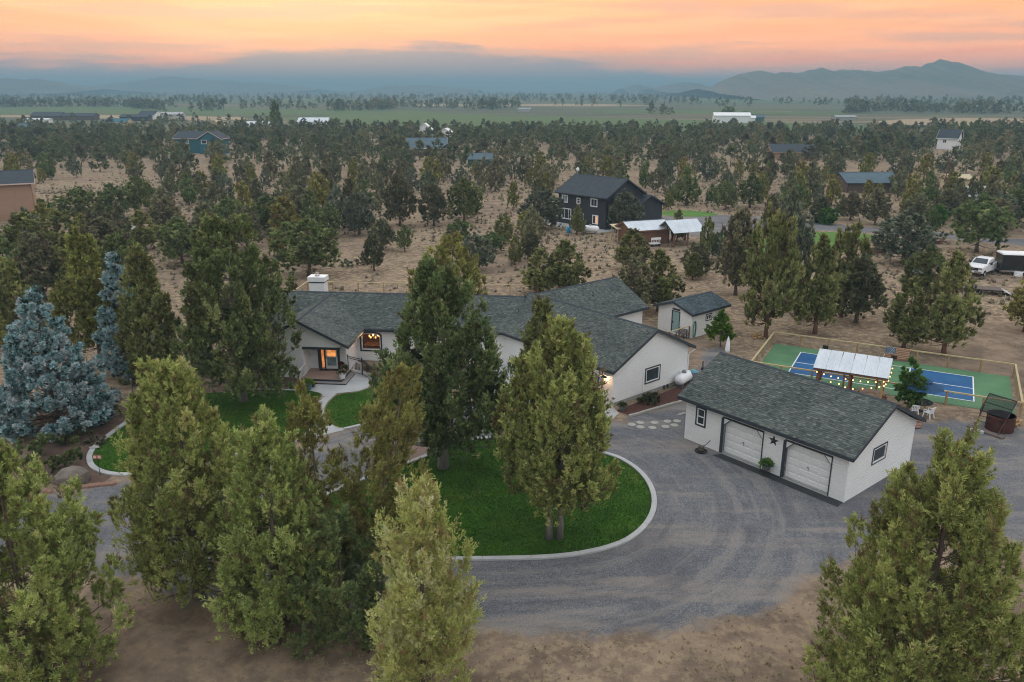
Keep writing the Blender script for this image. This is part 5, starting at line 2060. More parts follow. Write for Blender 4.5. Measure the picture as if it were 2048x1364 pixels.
# ------------------------------------------------------------------ things along the house
ppx = lambda x, y: (1180 + x / 8.525, 720 + y / 8.525)
for x, y in ((857, 1072), (1100, 1073), (1320, 1052), (1483, 1047), (860, 1148), (1063, 1160), (1287, 1142), (1438, 1117), (712, 1108)):
    p = at(*ppx(x, y))
    o = MB().lathe([(0.0, 0.0), (0.27, 0.0), (0.285, 0.02), (0.275, 0.04), (0.255, 0.046), (0.0, 0.05)], 22).build('stepping_stone', M['stone'], None)
    o.location = (p[0], p[1], 0.004)
    o.rotation_euler = (0, 0, random.random() * 6)
    tag(o, 'round pale stepping stone set in the gravel between house and garage', 'stone', 'stepping stones in the gravel')
ebm = MB().hexa([(-0.2, -0.1, 0), (0.2, -0.1, 0), (0.2, 0.1, 0), (-0.2, 0.1, 0), (-0.185, -0.085, 0.13), (0.185, -0.085, 0.13), (0.185, 0.085, 0.13), (-0.185, 0.085, 0.13)]).mesh('edging_block', M['stone'])
ea, eb = at(1259, 834), at(1374, 801)
n_ = 18
dirn = math.atan2(eb[1] - ea[1], eb[0] - ea[0])
edge = MB().bar((ea[0], ea[1], 0.02), (eb[0], eb[1], 0.02), 0.16, 0.02).build('bed_edging', M['concrete_old'], None, kind='structure')
for k in range(n_):
    t = (k + 0.5) / n_
    o = link('edging_block', ebm, edge)
    o.location = (ea[0] + (eb[0] - ea[0]) * t, ea[1] + (eb[1] - ea[1]) * t + random.uniform(-0.03, 0.03), 0.03)
    o.rotation_euler = (0, 0, dirn + random.uniform(-0.06, 0.06))
for k in range(3):
    p = at(*ppx(1525 + k * 35, 935 - k * 10))
    rock('pale_stone', 'small pale stone on the gravel by the garage corner', p, (0.2, 0.12, 0.1), 'stone', 70 + k, 'pale stones by the garage')


def tank(label, loc, rz, r, L, m='white_plastic', name='propane_tank'):
    t = thing(name, label, 'tank', loc, rz)
    prof = [(0.0, -L / 2), (r * 0.5, -L / 2 + r * 0.12), (r * 0.86, -L / 2 + r * 0.42), (r, -L / 2 + r * 0.8), (r, L / 2 - r * 0.8), (r * 0.86, L / 2 - r * 0.42), (r * 0.5, L / 2 - r * 0.12), (0, L / 2)]
    MB().lathe(prof, 20, (0, 0, r + 0.22), 'x').build('shell', M[m], t, True)
    for x in (-L * 0.3, L * 0.3):
        MB().box(x - 0.06, x + 0.06, -r * 0.7, r * 0.7, 0, 0.32).build('foot', M['grey_metal'], t)
    MB().lathe([(0.16, 2 * r + 0.18), (0.18, 2 * r + 0.36), (0.1, 2 * r + 0.42), (0, 2 * r + 0.43)], 12).build('valve_dome', M['grey_metal'], t)
    return t


tank('white propane tank lying against the garage wing in the mulch bed', local_world(hou, 14.6, 3.35, 0, XG), R(39.8 + 12), 0.42, 2.1)
tl = thing('round_bin', 'teal lidded round bin behind the white propane tank', 'bin', local_world(hou, 14.7, 4.4, 0, XG))
MB().lathe([(0.30, 0.0), (0.36, 0.85), (0.36, 0.9)], 18).build('body', M['grey_metal'], tl)
MB().lathe([(0.38, 0.9), (0.39, 0.95), (0.2, 1.05), (0, 1.07)], 18).build('lid', M['teal_plastic'], tl)


def pot(label, loc, r, h, m, leaf, leafm, z=0.0, name='flower_pot', n=9, fl=None, group=None, cat='pot', spread=1.4):
    t = thing(name, label, cat, (loc[0], loc[1], z), 0, group)
    MB().lathe([(r * 0.68, 0), (r, h * 0.92), (r * 1.08, h * 0.93), (r * 1.08, h), (r * 0.92, h), (r * 0.9, h * 0.9), (0, h * 0.88)], 16).build('pot', M[m], t)
    r_ = np.random.default_rng(int(abs(loc[0]) * 100) % 9999)

    def puff(nm, mt, k, rr, hh, lf, lowz):
        nn = k
        d = unit_rows(r_.standard_normal((nn, 3)) + np.array([0, 0, 0.7]))
        d[:, 2] = np.abs(d[:, 2])
        c = d * np.array([rr, rr, hh]) * (0.4 + 0.6 * r_.random((nn, 1))) + np.array([0, 0, lowz])
        s = unit_rows(np.cross(d, r_.standard_normal((nn, 3))))
        l = lf * r_.uniform(0.6, 1.3, nn)[:, None]
        v = np.stack([c - s * l * 0.4, c + s * l * 0.4, c + d * l], 1)
        link(nm, fast_mesh(nm, v.reshape(-1, 3), 3, np.arange(3 * nn), M[mt], np.clip(0.5 + 0.25 * r_.standard_normal(nn), 0, 1)), t)
    puff('foliage', leafm, 60 * n, r * spread, leaf, 0.13, h * 0.9)
    if fl:
        puff('flowers', fl, 16 * n, r * spread * 1.05, leaf * 1.1, 0.09, h * 0.95)
    return t


pot('dark green pot with a small plant at the garage wing corner', at(1244, 820), 0.24, 0.42, 'pot_green', 0.15, 'shrub')
# planter on a stand between the garage doors
q = hit(gar, 1539, 944, 2, 0)
pl = local_world(gar, q[0], -0.36)
t_ = pot('leafy green plant in a galvanised tub on legs between the garage doors', pl, 0.30, 0.34, 'grey_metal', 0.34, 'aspen', z=0.30, n=9, name='planter')
for sx in (-0.17, 0.17):
    for sy in (-0.17, 0.17):
        MB().bar((sx, sy, 0.0), (sx * 1.15, sy * 1.15, -0.275), 0.035).build('leg', M['dark_metal'], t_)
# little barrel with pump handle on a tray
p = at(1402, 903)
bt = thing('pump_barrel', 'small wooden barrel with pump handle in a black tray by the garage corner', 'barrel', p)
MB().lathe([(0.0, 0.0), (0.38, 0.0), (0.41, 0.07), (0.37, 0.07), (0.35, 0.03), (0, 0.03)], 22).build('tray', M['dark_metal'], bt)
MB().lathe([(0.15, 0.03), (0.19, 0.16), (0.19, 0.24), (0.15, 0.38), (0.13, 0.38), (0, 0.36)], 16).build('barrel', M['wood_grey'], bt)
for z in (0.10, 0.30):
    MB().lathe([(0.175, z), (0.196, z), (0.196, z + 0.035), (0.175, z + 0.035)], 16).build('hoop', M['dark_metal'], bt)
MB().tube([(0.1, 0.05, 0.36), (0.3, 0.1, 0.42), (0.52, 0.15, 0.62), (0.58, 0.16, 0.72)], 0.022, 6).build('handle', M['dark_metal'], bt)


# ------------------------------------------------------------------ flags and lamp on the garage wing
def cloth_flag(name, label, origin, rz, W, Hh, wave=0.08, droop=0.0):
    """stripes run along the fly (x), hoist at x=0; each stripe and the canton is its own strip of cloth"""
    t = thing(name, label, 'flag', origin, rz)

    def surf(u, v):
        return (u * W, wave * math.sin(u * 9 + v * 2) * (0.3 + u), -v * Hh - droop * u * u)

    def strip(nm, u0, u1, v0, v1, m, nu=10, offy=0.0):
        mb = MB()
        P = []
        for i in range(nu + 1):
            u = u0 + (u1 - u0) * i / nu
            for v in (v0, v1):
                a = surf(u, v)
                P.append((a[0], a[1] + offy, a[2]))
        for i in range(nu + 1):
            u = u0 + (u1 - u0) * i / nu
            for v in (v0, v1):
                a = surf(u, v)
                P.append((a[0], a[1] + offy + 0.006, a[2]))
        k = 2 * (nu + 1)
        F = [(2 * i, 2 * i + 2, 2 * i + 3, 2 * i + 1) for i in range(nu)] + [(k + 2 * i, k + 2 * i + 1, k + 2 * i + 3, k + 2 * i + 2) for i in range(nu)]
        mb.add(P, F)
        return mb.build(nm, M[m], t)
    for k in range(13):
        strip('stripe', 0.4 if k < 7 else 0.0, 1.0, k / 13, (k + 1) / 13, 'flag_red' if k % 2 == 0 else 'flag_white')
    c = strip('canton', 0.0, 0.4, 0.0, 7 / 13, 'flag_blue', 6)
    for r_ in range(5):
        for cc in range(6 if r_ % 2 == 0 else 5):
            u = 0.035 + cc * 0.066 + (0 if r_ % 2 == 0 else 0.033)
            v = 0.06 + r_ * 0.105
            a = surf(u, v)
            s = 0.018 * W
            mb = MB()
            pts = []
            for q in range(10):
                an = math.pi / 2 + q * math.pi / 5
                rr = s if q % 2 == 0 else s * 0.42
                pts.append((a[0] + rr * math.cos(an), a[1] - 0.008, a[2] + rr * math.sin(an)))
            mb.add(pts, [tuple(range(10))])
            mb.build('star', M['flag_white'], c)
    return t


fx = WL - 1.05
fo = local_world(hou, fx, -wg - 0.62, 2.42, XG)
fgx = cloth_flag('house_flag', 'American flag hanging from a pole on the garage wing beside the lit lamp', fo, R(-50.2 - 90), 1.5, 0.92, 0.07)
fgx.rotation_euler = (0, R(78), R(-50.2 + 165))
ba = local_world(hou, fx + 0.0, -wg - 0.03, 2.05, XG)
pole = thing('flag_pole', 'slanted wall mounted pole carrying the house flag', 'pole', ba)
e0 = np.array(local_world(hou, fx + 0.05, -wg - 0.95, 2.75, XG)) - np.array(ba)
MB().tube([(0, 0, 0), tuple(e0)], 0.018, 8).build('pole', M['white_trim'], pole)
MB().lathe([(0.05, -0.04), (0.05, 0.04), (0, 0.05)], 8).build('bracket', M['dark_metal'], pole)
la = local_world(hou, WL - 0.62, -wg - 0.06, 2.30, XG)
lmp = thing('wall_lamp', 'lit barn style lamp on the garage wing wall near the corner', 'lamp', la, R(-50.2))
MB().lathe([(0.0, 0.07), (0.06, 0.06), (0.08, 0.0), (0.24, -0.06), (0.25, -0.075), (0.22, -0.06), (0.0, 0.0)], 18, (0, -0.28, 0)).build('shade', M['dark_metal'], lmp, True)
MB().tube([(0, 0.03, 0.06), (0, -0.12, 0.2), (0, -0.26, 0.17), (0, -0.28, 0.06)], 0.014, 6).build('arm', M['dark_metal'], lmp)
MB().lathe([(0.0, -0.13), (0.045, -0.10), (0.05, -0.06), (0.02, -0.02)], 10, (0, -0.28, 0)).build('bulb', M['lamp_bulb'], lmp, True)
pl_ = bpy.data.lights.new('wall_lamp_light', 'POINT')
pl_.energy = 14
pl_.color = (1.0, 0.66, 0.34)
pl_.shadow_soft_size = 0.06
po = bpy.data.objects.new('wall_lamp_light', pl_)
COL.objects.link(po)
po.parent = lmp
po.location = (0, -0.28, -0.17)
sc_ = thing('security_camera', 'small black security camera under the eave by the lit lamp', 'camera', local_world(hou, WL - 0.35, -wg - 0.05, 2.62, XG), R(-50.2))
MB().lathe([(0.0, -0.08), (0.06, -0.06), (0.07, 0.0), (0.05, 0.05), (0, 0.05)], 10, (0, -0.08, 0)).build('housing', M['dark_metal'], sc_, True)
MB().box(-0.02, 0.02, -0.08, 0.02, 0.03, 0.07).build('bracket', M['dark_metal'], sc_)

# ------------------------------------------------------------------ the front porch
zpx = lambda x, y: (580 + x / 9.095, 640 + y / 9.095)


def on_deck(x, y, z=0.30):
    return at(*zpx(x, y), z)


def handrail(label, a, b, ztop_a, ztop_b, za, zb_, n):
    t = thing('porch_railing', label, 'railing', (a[0], a[1], 0))
    d = np.array([b[0] - a[0], b[1] - a[1]])
    MB().bar((0, 0, ztop_a), (d[0], d[1], ztop_b), 0.07, 0.06).build('handrail', M['white_trim'], t)
    MB().bar((0, 0, za + 0.12), (d[0], d[1], zb_ + 0.12), 0.05, 0.05).build('bottom_rail', M['white_trim'], t)
    for k, (zz0, zz1) in ((0, (za, ztop_a)), (1, (zb_, ztop_b))):
        q = d * k
        MB().box(q[0] - 0.05, q[0] + 0.05, q[1] - 0.05, q[1] + 0.05, zz0, zz1 + 0.05).build('post', M['white_trim'], t)
    for k in range(1, n):
        f = k / n
        q = d * f
        MB().box(q[0] - 0.018, q[0] + 0.018, q[1] - 0.018, q[1] + 0.018, za + (zb_ - za) * f + 0.1, ztop_a + (ztop_b - ztop_a) * f).build('baluster', M['white_trim'], t)


rb_ = at(*zpx(1300, 990), 0.03)
ra_ = porch_pt(ydoor + 0.15, cor + 0.28)
handrail('white porch railing sloping down the right side of the steps', ra_, rb_, 1.22, 0.98, 0.3, 0.03, 9)
lb_ = porch_pt(dx1 + 0.1, ya + 0.05)
la_ = porch_pt(dx1 - 1.2, ya + 0.12)
handrail('white porch railing at the left edge of the porch deck', la_, lb_, 1.22, 1.0, 0.3, 0.03, 6)
# door mat with its worn light lettering as strokes
mp_ = porch_pt(ydoor + 0.33, (door_a + door_b) / 2)
mt_ = thing('door_mat', 'black door mat with faded light script before the open front door', 'mat', (mp_[0], mp_[1], 0.302), R(-5.2))
MB().box(-0.95, 0.75, -0.24, 0.24, 0, 0.014).build('mat', M['tyre'], mt_)
mb = MB()
xs_ = np.linspace(-0.32, 0.36, 48)
pts = [(x, -0.10 + 0.05 * math.sin(x * 46) * (1.25 if 0.02 < x < 0.1 else 0.8), 0.018) for x in xs_]
for a, b in zip(pts[:-1], pts[1:]):
    mb.bar(a, b, 0.026, 0.004)
mb.build('lettering', M['flower_cream'], mt_)
# wreath, basket, pots
wx_ = hit(hou, *zpx(430, 590), 1, lft + 0.06, XP)
wr = thing('wreath', 'brown twig wreath on the wall left of the front door', 'wreath', local_world(hou, wx_[0], lft + 0.05, wx_[2], XP), R(-95.2))
mb = MB()
r_ = np.random.default_rng(5)
for k in range(10):
    ang_ = [(0.27 + 0.035 * math.sin(i * 1.7 + k), i * 2 * math.pi / 24) for i in range(25)]
    mb.tube([(r0 * math.cos(a), 0.03 + 0.03 * math.sin(a * 3 + k), r0 * math.sin(a)) for r0, a in ang_], 0.022, 5, cap=False)
mb.build('twigs', M['wood_brown'], wr)
mb = MB()
for k in range(9):
    a = k * 0.7
    mb.lathe([(0.0, -0.03), (0.04, 0), (0.0, 0.03)], 6, (0.27 * math.cos(a), 0.07, 0.27 * math.sin(a)))
mb.build('berries', M['wood_pale'], wr)
hbk = hit(hou, *zpx(460, 790), 1, lft + 0.22, XP)
hb_ = local_world(hou, hbk[0], lft + 0.24, hbk[2] - 0.2, XP)
pot('wall basket of red flowers beneath the wreath', hb_, 0.24, 0.2, 'wood_brown', 0.16, 'aspen', z=hbk[2] - 0.2, n=6, fl='flower_red', name='wall_basket', cat='basket')
pot('white tapered planter of pink and cream flowers on the porch deck', on_deck(955, 1060), 0.30, 0.46, 'white_plastic', 0.28, 'shrub', z=0.30, n=6, fl='flower_cream', name='planter')
pot('big grey green pot of lime foliage at the walk edge left of the steps', at(*zpx(320, 1265), 0.03), 0.40, 0.5, 'pot_green', 0.40, 'broadleaf', z=0.03, n=9)
pot('low dark blue pot beside the lime foliage pot', at(*zpx(415, 1215), 0.03), 0.19, 0.24, 'navy_cloth', 0.1, 'shrub_red', z=0.03, n=4)
pot('hanging ball of pink flowers behind the black metal fence', at(*zpx(1425, 975), 0.2), 0.26, 0.25, 'clay', 0.3, 'shrub', z=0.35, n=6, fl='flower_pink')
pot('round dark topiary pot at the right end of the porch wall', on_deck(1015, 905), 0.12, 0.14, 'clay', 0.26, 'juniper_dark', z=0.30, n=7)
pot('stacked clay pot figure beside the door frame on the porch', on_deck(945, 890), 0.16, 0.5, 'clay', 0.14, 'shrub_red', z=0.30, n=5)
sp_ = at(*zpx(430, 1150), 0.03)
gf = cloth_flag('garden_flag', 'small American flag on a stick by the lime foliage pot', (*at(*zpx(170, 1130), 0.0)[:2], 1.05), R(-10), 0.55, 0.34, 0.02)
gf.rotation_euler = (0, R(70), R(-60))
gs_ = thing('flag_stick', 'thin stick holding the small garden flag', 'stick', (*at(*zpx(170, 1130), 0.0)[:2], 0.0))
MB().tube([(0, 0, 0), (0.02, 0, 1.1)], 0.012, 6).build('stick', M['wood'], gs_)
MB().lathe([(0.0, 1.08), (0.02, 1.1), (0, 1.12)], 6).build('tip', M['grey_metal'], gs_)
# black metal garden fence with rings
bp = [at(*zpx(1068, 955)), at(*zpx(1320, 1010)), at(*zpx(1500, 1118)), at(812, 757), at(850, 756)]
bf = thing('metal_fence', 'black metal garden fence with ring topped panels right of the porch', 'fence', (bp[0][0], bp[0][1], 0))
hts = [1.42, 1.40, 1.08, 1.05, 1.05]
o_b = bp[0]
for i, (a, b) in enumerate(zip(bp[:-1], bp[1:])):
    a_, b_ = (a - o_b)[:2], (b - o_b)[:2]
    ha, hb2 = hts[i], hts[i + 1]
    L = np.linalg.norm(b_ - a_)
    MB().box(a_[0] - 0.035, a_[0] + 0.035, a_[1] - 0.035, a_[1] + 0.035, 0, ha + 0.14).build('post', M['dark_metal'], bf)
    sag = (lambda t: 0.10 * math.sin(math.pi * t)) if i == 1 else (lambda t: 0.0)
    for dz, nm in ((0.0, 'top_rail'), (-0.16, 'middle_rail')):
        mb = MB()
        for k in range(6):
            t0, t1 = k / 6, (k + 1) / 6
            mb.bar((*(a_ + (b_ - a_) * t0), ha + (hb2 - ha) * t0 + dz + sag(t0)), (*(a_ + (b_ - a_) * t1), ha + (hb2 - ha) * t1 + dz + sag(t1)), 0.035)
        mb.build(nm, M['dark_metal'], bf)
    MB().bar((*a_, 0.12), (*b_, 0.12), 0.03).build('bottom_rail', M['dark_metal'], bf)
    n = max(3, int(L / 0.13))
    for k in range(1, n):
        t = k / n
        q = a_ + (b_ - a_) * t
        hz_ = ha + (hb2 - ha) * t + sag(t)
        MB().box(q[0] - 0.009, q[0] + 0.009, q[1] - 0.009, q[1] + 0.009, 0.06, hz_ - 0.16).build('picket', M['dark_metal'], bf)
        dv = (b_ - a_) / L
        mb = MB()
        c0 = np.array([q[0], q[1], hz_ - 0.08])
        pp = [c0 + 0.055 * (np.array([dv[0], dv[1], 0]) * math.cos(w) + np.array([0, 0, 1]) * math.sin(w)) for w in np.linspace(0, 2 * math.pi, 11)]
        mb.tube(pp, 0.011, 4, cap=False).build('ring', M['dark_metal'], bf)
sheet('fenced_bed', [tuple(p[:2]) for p in (bp[0], bp[1], bp[2], bp[3], at(812, 735), at(712, 735))], 0.014, M['red_mulch'])

# ------------------------------------------------------------------ shed yard
rl = thing('shed_railing', 'weathered wooden railing in front of the white shed door', 'railing', local_world(shd, -0.25, 0.05))
sdir = np.array([-math.cos(R(39.8)), -math.sin(R(39.8))]) * 0.75
for k, s_ in enumerate((0.0, 1.9, 3.8)):
    q = sdir * s_
    MB().box(q[0] - 0.06, q[0] + 0.06, q[1] - 0.06, q[1] + 0.06, 0, 1.2).build('post', M['wood_grey'], rl)
MB().bar((0, 0, 1.23), (*(sdir * 3.8), 1.23), 0.10, 0.06).build('rail', M['wood_pale'], rl)
MB().bar((0, 0, 0.5), (*(sdir * 3.8), 0.5), 0.04, 0.09).build('lower_rail', M['wood_grey'], rl)
hs_ = local_world(shd, 0.28, -0.06)
hr = thing('garden_hose', 'coiled green hose hanging in a tall loop on the shed corner', 'hose', hs_, R(39.8))
for k in range(5):
    rx = 0.16 + 0.012 * k
    pts = [(rx * math.cos(a), -0.03 - 0.022 * k, 0.85 + (0.72 + 0.02 * k) * math.sin(a)) for a in np.linspace(0, 2 * math.pi, 25)]
    MB().tube(pts, 0.02, 6, cap=False).build('coil', M['green_hose'], hr, True)
MB().box(-0.05, 0.05, -0.12, 0.03, 1.5, 1.58).build('hook', M['dark_metal'], hr)
bn = thing('garden_bench', 'small grey garden bench between the shed and its railing', 'bench', local_world(shd, -0.5, 0.75), R(-50.2))
for k in range(4):
    MB().box(-0.5, 0.5, -0.2 + k * 0.11, -0.11 + k * 0.11, 0.40, 0.43).build('seat_slat', M['wood_grey'], bn)
for k in range(3):
    MB().box(-0.5, 0.5, 0.24, 0.27, 0.5 + k * 0.12, 0.58 + k * 0.12).build('back_slat', M['wood_grey'], bn)
for sx in (-0.45, 0.45):
    MB().box(sx - 0.03, sx + 0.03, -0.2, -0.14, 0, 0.4).build('leg', M['dark_metal'], bn)
    MB().box(sx - 0.03, sx + 0.03, 0.2, 0.26, 0, 0.86).build('leg', M['dark_metal'], bn)

# ------------------------------------------------------------------ corner bed by the entrance
rock('boulder', 'large tan boulder at the edge of the corner planting bed', at(146, 966), (1.05, 0.7, 0.95), 'rock', 3, rz=0.5)
for k, x in enumerate(range(134, 226, 9)):
    p = at(x + random.uniform(-1, 1), 979 - (x - 134) * 0.12)
    rock('edging_stone', 'rough reddish edging stone between corner bed and drive', p, (0.30, 0.2, 0.17), 'rock_red', 20 + k, 'red edging stones by the drive', rz=random.random())
for k, (x, y) in enumerate(((130, 982), (60, 990), (30, 992), (95, 985))):
    rock('edging_stone', 'rough reddish edging stone between corner bed and drive', at(x, y), (0.34, 0.24, 0.2), 'rock_red', 33 + k, 'red edging stones by the drive', rz=k)
lpst = thing('bed_post', 'slim grey post light at the edge of the bed beside the lawn', 'post', at(268, 801))
MB().tube([(0, 0, 0), (0, 0, 1.55)], 0.05, 8).build('post', M['grey_metal'], lpst)
MB().lathe([(0.07, 1.55), (0.09, 1.62), (0.06, 1.74), (0, 1.76)], 8).build('cap', M['grey_metal'], lpst)
sgn = thing('stake_sign', 'small reddish plate sign on a thin stake at the lawn corner', 'sign', at(201, 951))
MB().tube([(0, 0, 0), (-0.02, 0, 1.25)], 0.018, 6).build('stake', M['dark_metal'], sgn)
plt = MB().box(-0.30, 0.26, -0.02, 0.01, 1.10, 1.36).build('plate', M['rock_red'], sgn)
for x0 in (-0.24, 0.03):
    MB().box(x0, x0 + 0.18, -0.026, -0.0205, 1.15, 1.32).build('mark', M['flower_cream'], plt)
lst = at(217, 948)
rock('flat_stone', 'pale flat stone on the curved lawn curb', at(189, 898), (0.35, 0.18, 0.08), 'stone', 91, z=0.11)


# ------------------------------------------------------------------ neighbours
def simple_house(label, loc, rz, L, W, h, rise, wallm, roofm, name='house', cat='house', trim='white_trim', wins=(), ov=0.5, chimney=False, gable_trim=None, doors=(), group=None):
    """gabled building: x along the ridge, -y is the front; wins = (side, along, z0, w, h, split)"""
    t = thing(name, label, cat, (loc[0], loc[1], 0), rz, group)
    for p, q, g in (((0, 0), (L, 0), None), ((L, 0), (L, W), rise * W / (W + 2 * ov)), ((L, W), (0, W), None), ((0, W), (0, 0), rise * W / (W + 2 * ov))):
        wall(t, p, q, h, boards=False, core=wallm, gable=g)
    gable_roof(t, -ov, L + ov, W / 2, W / 2 + ov, h - 0.05, h - 0.05 + rise, shingle=False, trim=gable_trim or trim)
    for o in t.children:
        if o.name.startswith('roof'):
            o.data.materials[0] = M[roofm]
    sides = {'f': ((0, 0), (L, 0)), 'r': ((L, 0), (L, W)), 'b': ((L, W), (0, W)), 'l': ((0, W), (0, 0))}
    for sd, a, z, w, hh, sp, pn in wins:
        window(t, on_wall(*sides[sd]), a, a + w, z, z + hh, sp, trim=trim, pane=pn)
    return t


bhx = thing  # (alias keeps the next block short)
BH = simple_house('black two storey house with white framed windows and dark shingle roof', (8.1, 139.2), R(-48), 11.0, 9.2, 5.3, 2.75, 'black_siding', 'dark_roof', trim='white_trim', gable_trim='black_trim',
                  wins=(('f', 0.9, 3.65, 1.25, 1.15, 'v', 'glass_pale'), ('f', 4.4, 3.75, 0.7, 0.85, 'h', 'glass'), ('f', 7.6, 3.6, 1.35, 1.2, 'v', 'glass'),
                        ('f', 0.9, 0.85, 2.1, 1.7, '3', 'glass'), ('f', 8.1, 0.75, 1.15, 1.35, 'v', ('glass', 'lit_pane'))))
fb = on_wall((0, 0), (11.0, 0))
mb = MB()
wbox(mb, fb, 4.9, 5.9, -0.02, 0.06, 0.05, 2.1)
d_ = mb.build('door', M['glass'], BH)
mb = MB()
wbox(mb, fb, 4.8, 4.9, -0.02, 0.08, 0.05, 2.2)
wbox(mb, fb, 5.9, 6.0, -0.02, 0.08, 0.05, 2.2)
wbox(mb, fb, 4.8, 6.0, -0.02, 0.08, 2.1, 2.22)
mb.build('frame', M['white_trim'], d_)
mb = MB().lathe([(0.0, 0.0), (0.25, 0.03), (0.38, 0.12), (0.37, 0.13), (0.24, 0.05), (0, 0.02)], 16, (0.2, 4.3, 8.75), 'y')
mb.tube([(0.2, 4.5, 7.9), (0.2, 4.35, 8.75)], 0.03, 6)
mb.build('satellite_dish', M['white_plastic'], BH, True)
vent_pipe(BH, 6.2, 2.5, 6.8, 0.35)
GH = simple_house('lower black garage annex beside the two storey black house', (17.6, 137.9), R(-48), 6.5, 7.5, 3.1, 1.9, 'black_siding', 'dark_roof', trim='black_trim', name='garage_annex', cat='garage')
GH.location = local_world(BH, 5.2, 6.4)
GH.rotation_euler = (0, 0, R(-48))
simple_house('brown plank shed with galvanised roof in the neighbour yard', at(1262, 492), R(20), 6.4, 4.6, 2.3, 1.1, 'wood_brown', 'galvanised', name='plank_shed', cat='shed', trim='wood_brown', ov=0.35)
wl = thing('lean_to', 'pale canvas lean-to beside the brown plank shed', 'lean-to', at(1243, 481), R(20))
for x in (-1.2, 1.2):
    for y in (-1.0, 1.0):
        MB().box(x - 0.06, x + 0.06, y - 0.06, y + 0.06, 0, 2.0 + (0.3 if y > 0 else 0)).build('post', M['wood_pale'], wl)
MB().hexa([(-1.5, -1.3, 1.98), (1.5, -1.3, 1.98), (1.5, 1.3, 2.38), (-1.5, 1.3, 2.38), (-1.5, -1.3, 2.02), (1.5, -1.3, 2.02), (1.5, 1.3, 2.42), (-1.5, 1.3, 2.42)]).build('roof', M['yellow_siding'], wl)
PB = thing('pole_barn', 'small open pole barn with bright tin roof in the neighbour yard', 'barn', at(1348, 494), R(22))
for x in (0, 2.3, 4.6):
    for y in (0, 4.0):
        MB().box(x - 0.09, x + 0.09, y - 0.09, y + 0.09, 0, 2.3).build('post', M['wood_brown'], PB)
for y, s in ((0, -1), (4.0, 1)):
    MB().box(-0.1, 4.7, y - 0.05, y + 0.05, 2.2, 2.4).build('beam', M['wood_brown'], PB)
for x in (0, 2.3, 4.6):
    for a, b in (((x, 0, 2.3), (x, 2.0, 3.5)), ((x, 4.0, 2.3), (x, 2.0, 3.5)), ((x, 0, 2.3), (x, 4.0, 2.3)), ((x, 2.0, 2.3), (x, 2.0, 3.5))):
        MB().bar(a, b, 0.1).build('truss', M['wood_brown'], PB)
for s in (-1, 1):
    for k in range(4):
        x0, x1 = -0.5 + k * 1.4, -0.5 + (k + 1) * 1.4 - 0.01
        ye = 2 + s * 2.5
        MB().hexa([(x0, ye, 2.10), (x1, ye, 2.10), (x1, 2, 3.60), (x0, 2, 3.60), (x0, ye, 2.13), (x1, ye, 2.13), (x1, 2, 3.63), (x0, 2, 3.63)]).build('roof_sheet', M['galvanised'], PB)
kt = thing('kennel_cart', 'white slatted cart before the brown plank shed', 'cart', at(1308, 492), R(20))
MB().box(-0.8, 0.8, -0.5, 0.5, 0.35, 0.45).build('bed', M['white_plastic'], kt)
for k in range(6):
    MB().box(-0.78 + k * 0.28, -0.72 + k * 0.28, -0.5, -0.46, 0.45, 1.3).build('slat', M['white_plastic'], kt)
MB().box(-0.8, 0.8, -0.52, -0.45, 1.0, 1.35).build('panel', M['white_plastic'], kt)
for x in (-0.6, 0.6):
    MB().lathe([(0.0, -0.05), (0.22, -0.05), (0.22, 0.05), (0, 0.05)], 12, (x, -0.45, 0.22), 'y').build('wheel', M['tyre'], kt)
tank('white propane tank behind the black house patio', at(1180, 467), R(-20), 0.55, 3.0)
bb = thing('blue_barrel', 'bright blue plastic barrel beside the black house patio', 'barrel', at(1137, 466))
MB().lathe([(0.0, 0), (0.30, 0.0), (0.33, 0.08), (0.33, 0.4), (0.345, 0.45), (0.33, 0.5), (0.33, 0.9), (0.28, 0.98), (0, 0.98)], 16).build('drum', M['blue_plastic'], bb, True)
MB().lathe([(0.06, 0.98), (0.06, 1.02), (0, 1.02)], 8).build('bung', M['white_plastic'], bb)
# far houses
simple_house('tan two storey house end with small windows left of the open grass', (-92.5, 139.5), R(28), 8.0, 9.0, 6.4, 1.9, 'tan_siding', 'dark_roof', trim='pink_trim', gable_trim='pink_trim', ov=0.6,
             wins=(('r', 4.6, 3.6, 0.8, 1.3, 'h', 'glass'), ('r', 4.6, 0.9, 0.8, 1.4, 'h', 'glass')))
simple_house('taller tan house block with dark roof and pale barge boards', (-101.0, 133.0), R(28), 7.5, 11.0, 6.8, 2.6, 'tan_siding', 'dark_roof', trim='pink_trim', gable_trim='pink_trim', ov=0.6,
             wins=(('r', 1.2, 3.3, 1.0, 1.5, 'v', 'glass_pale'), ('r', 1.2, 0.8, 1.0, 1.5, 'v', 'glass_pale')))
hx, hy, _ = at(352, 306)
simple_house('dark teal two storey house with pale windows in the wood', (hx, hy), R(-4), 13.0, 10.0, 5.2, 2.4, 'teal_siding', 'dark_roof', trim='pink_trim', gable_trim='pink_trim',
             wins=(('f', 3.3, 3.3, 2.0, 1.3, 'v', 'glass_pale'), ('f', 3.0, 0.8, 2.2, 1.3, 'v', 'glass_pale')))
hx, hy, _ = at(402, 308)
tg = simple_house('teal gabled projection of the wood house with a white framed window', (hx, hy), R(86), 7.0, 8.0, 5.4, 2.6, 'teal_siding', 'dark_roof', trim='pink_trim', gable_trim='pink_trim', name='house_projection',
                  wins=(('l', 1.0, 3.6, 1.9, 1.3, '', 'glass'),))
tg.location = (hx + 8.0, hy - 1.5, 0)
hx, hy, _ = at(815, 312)
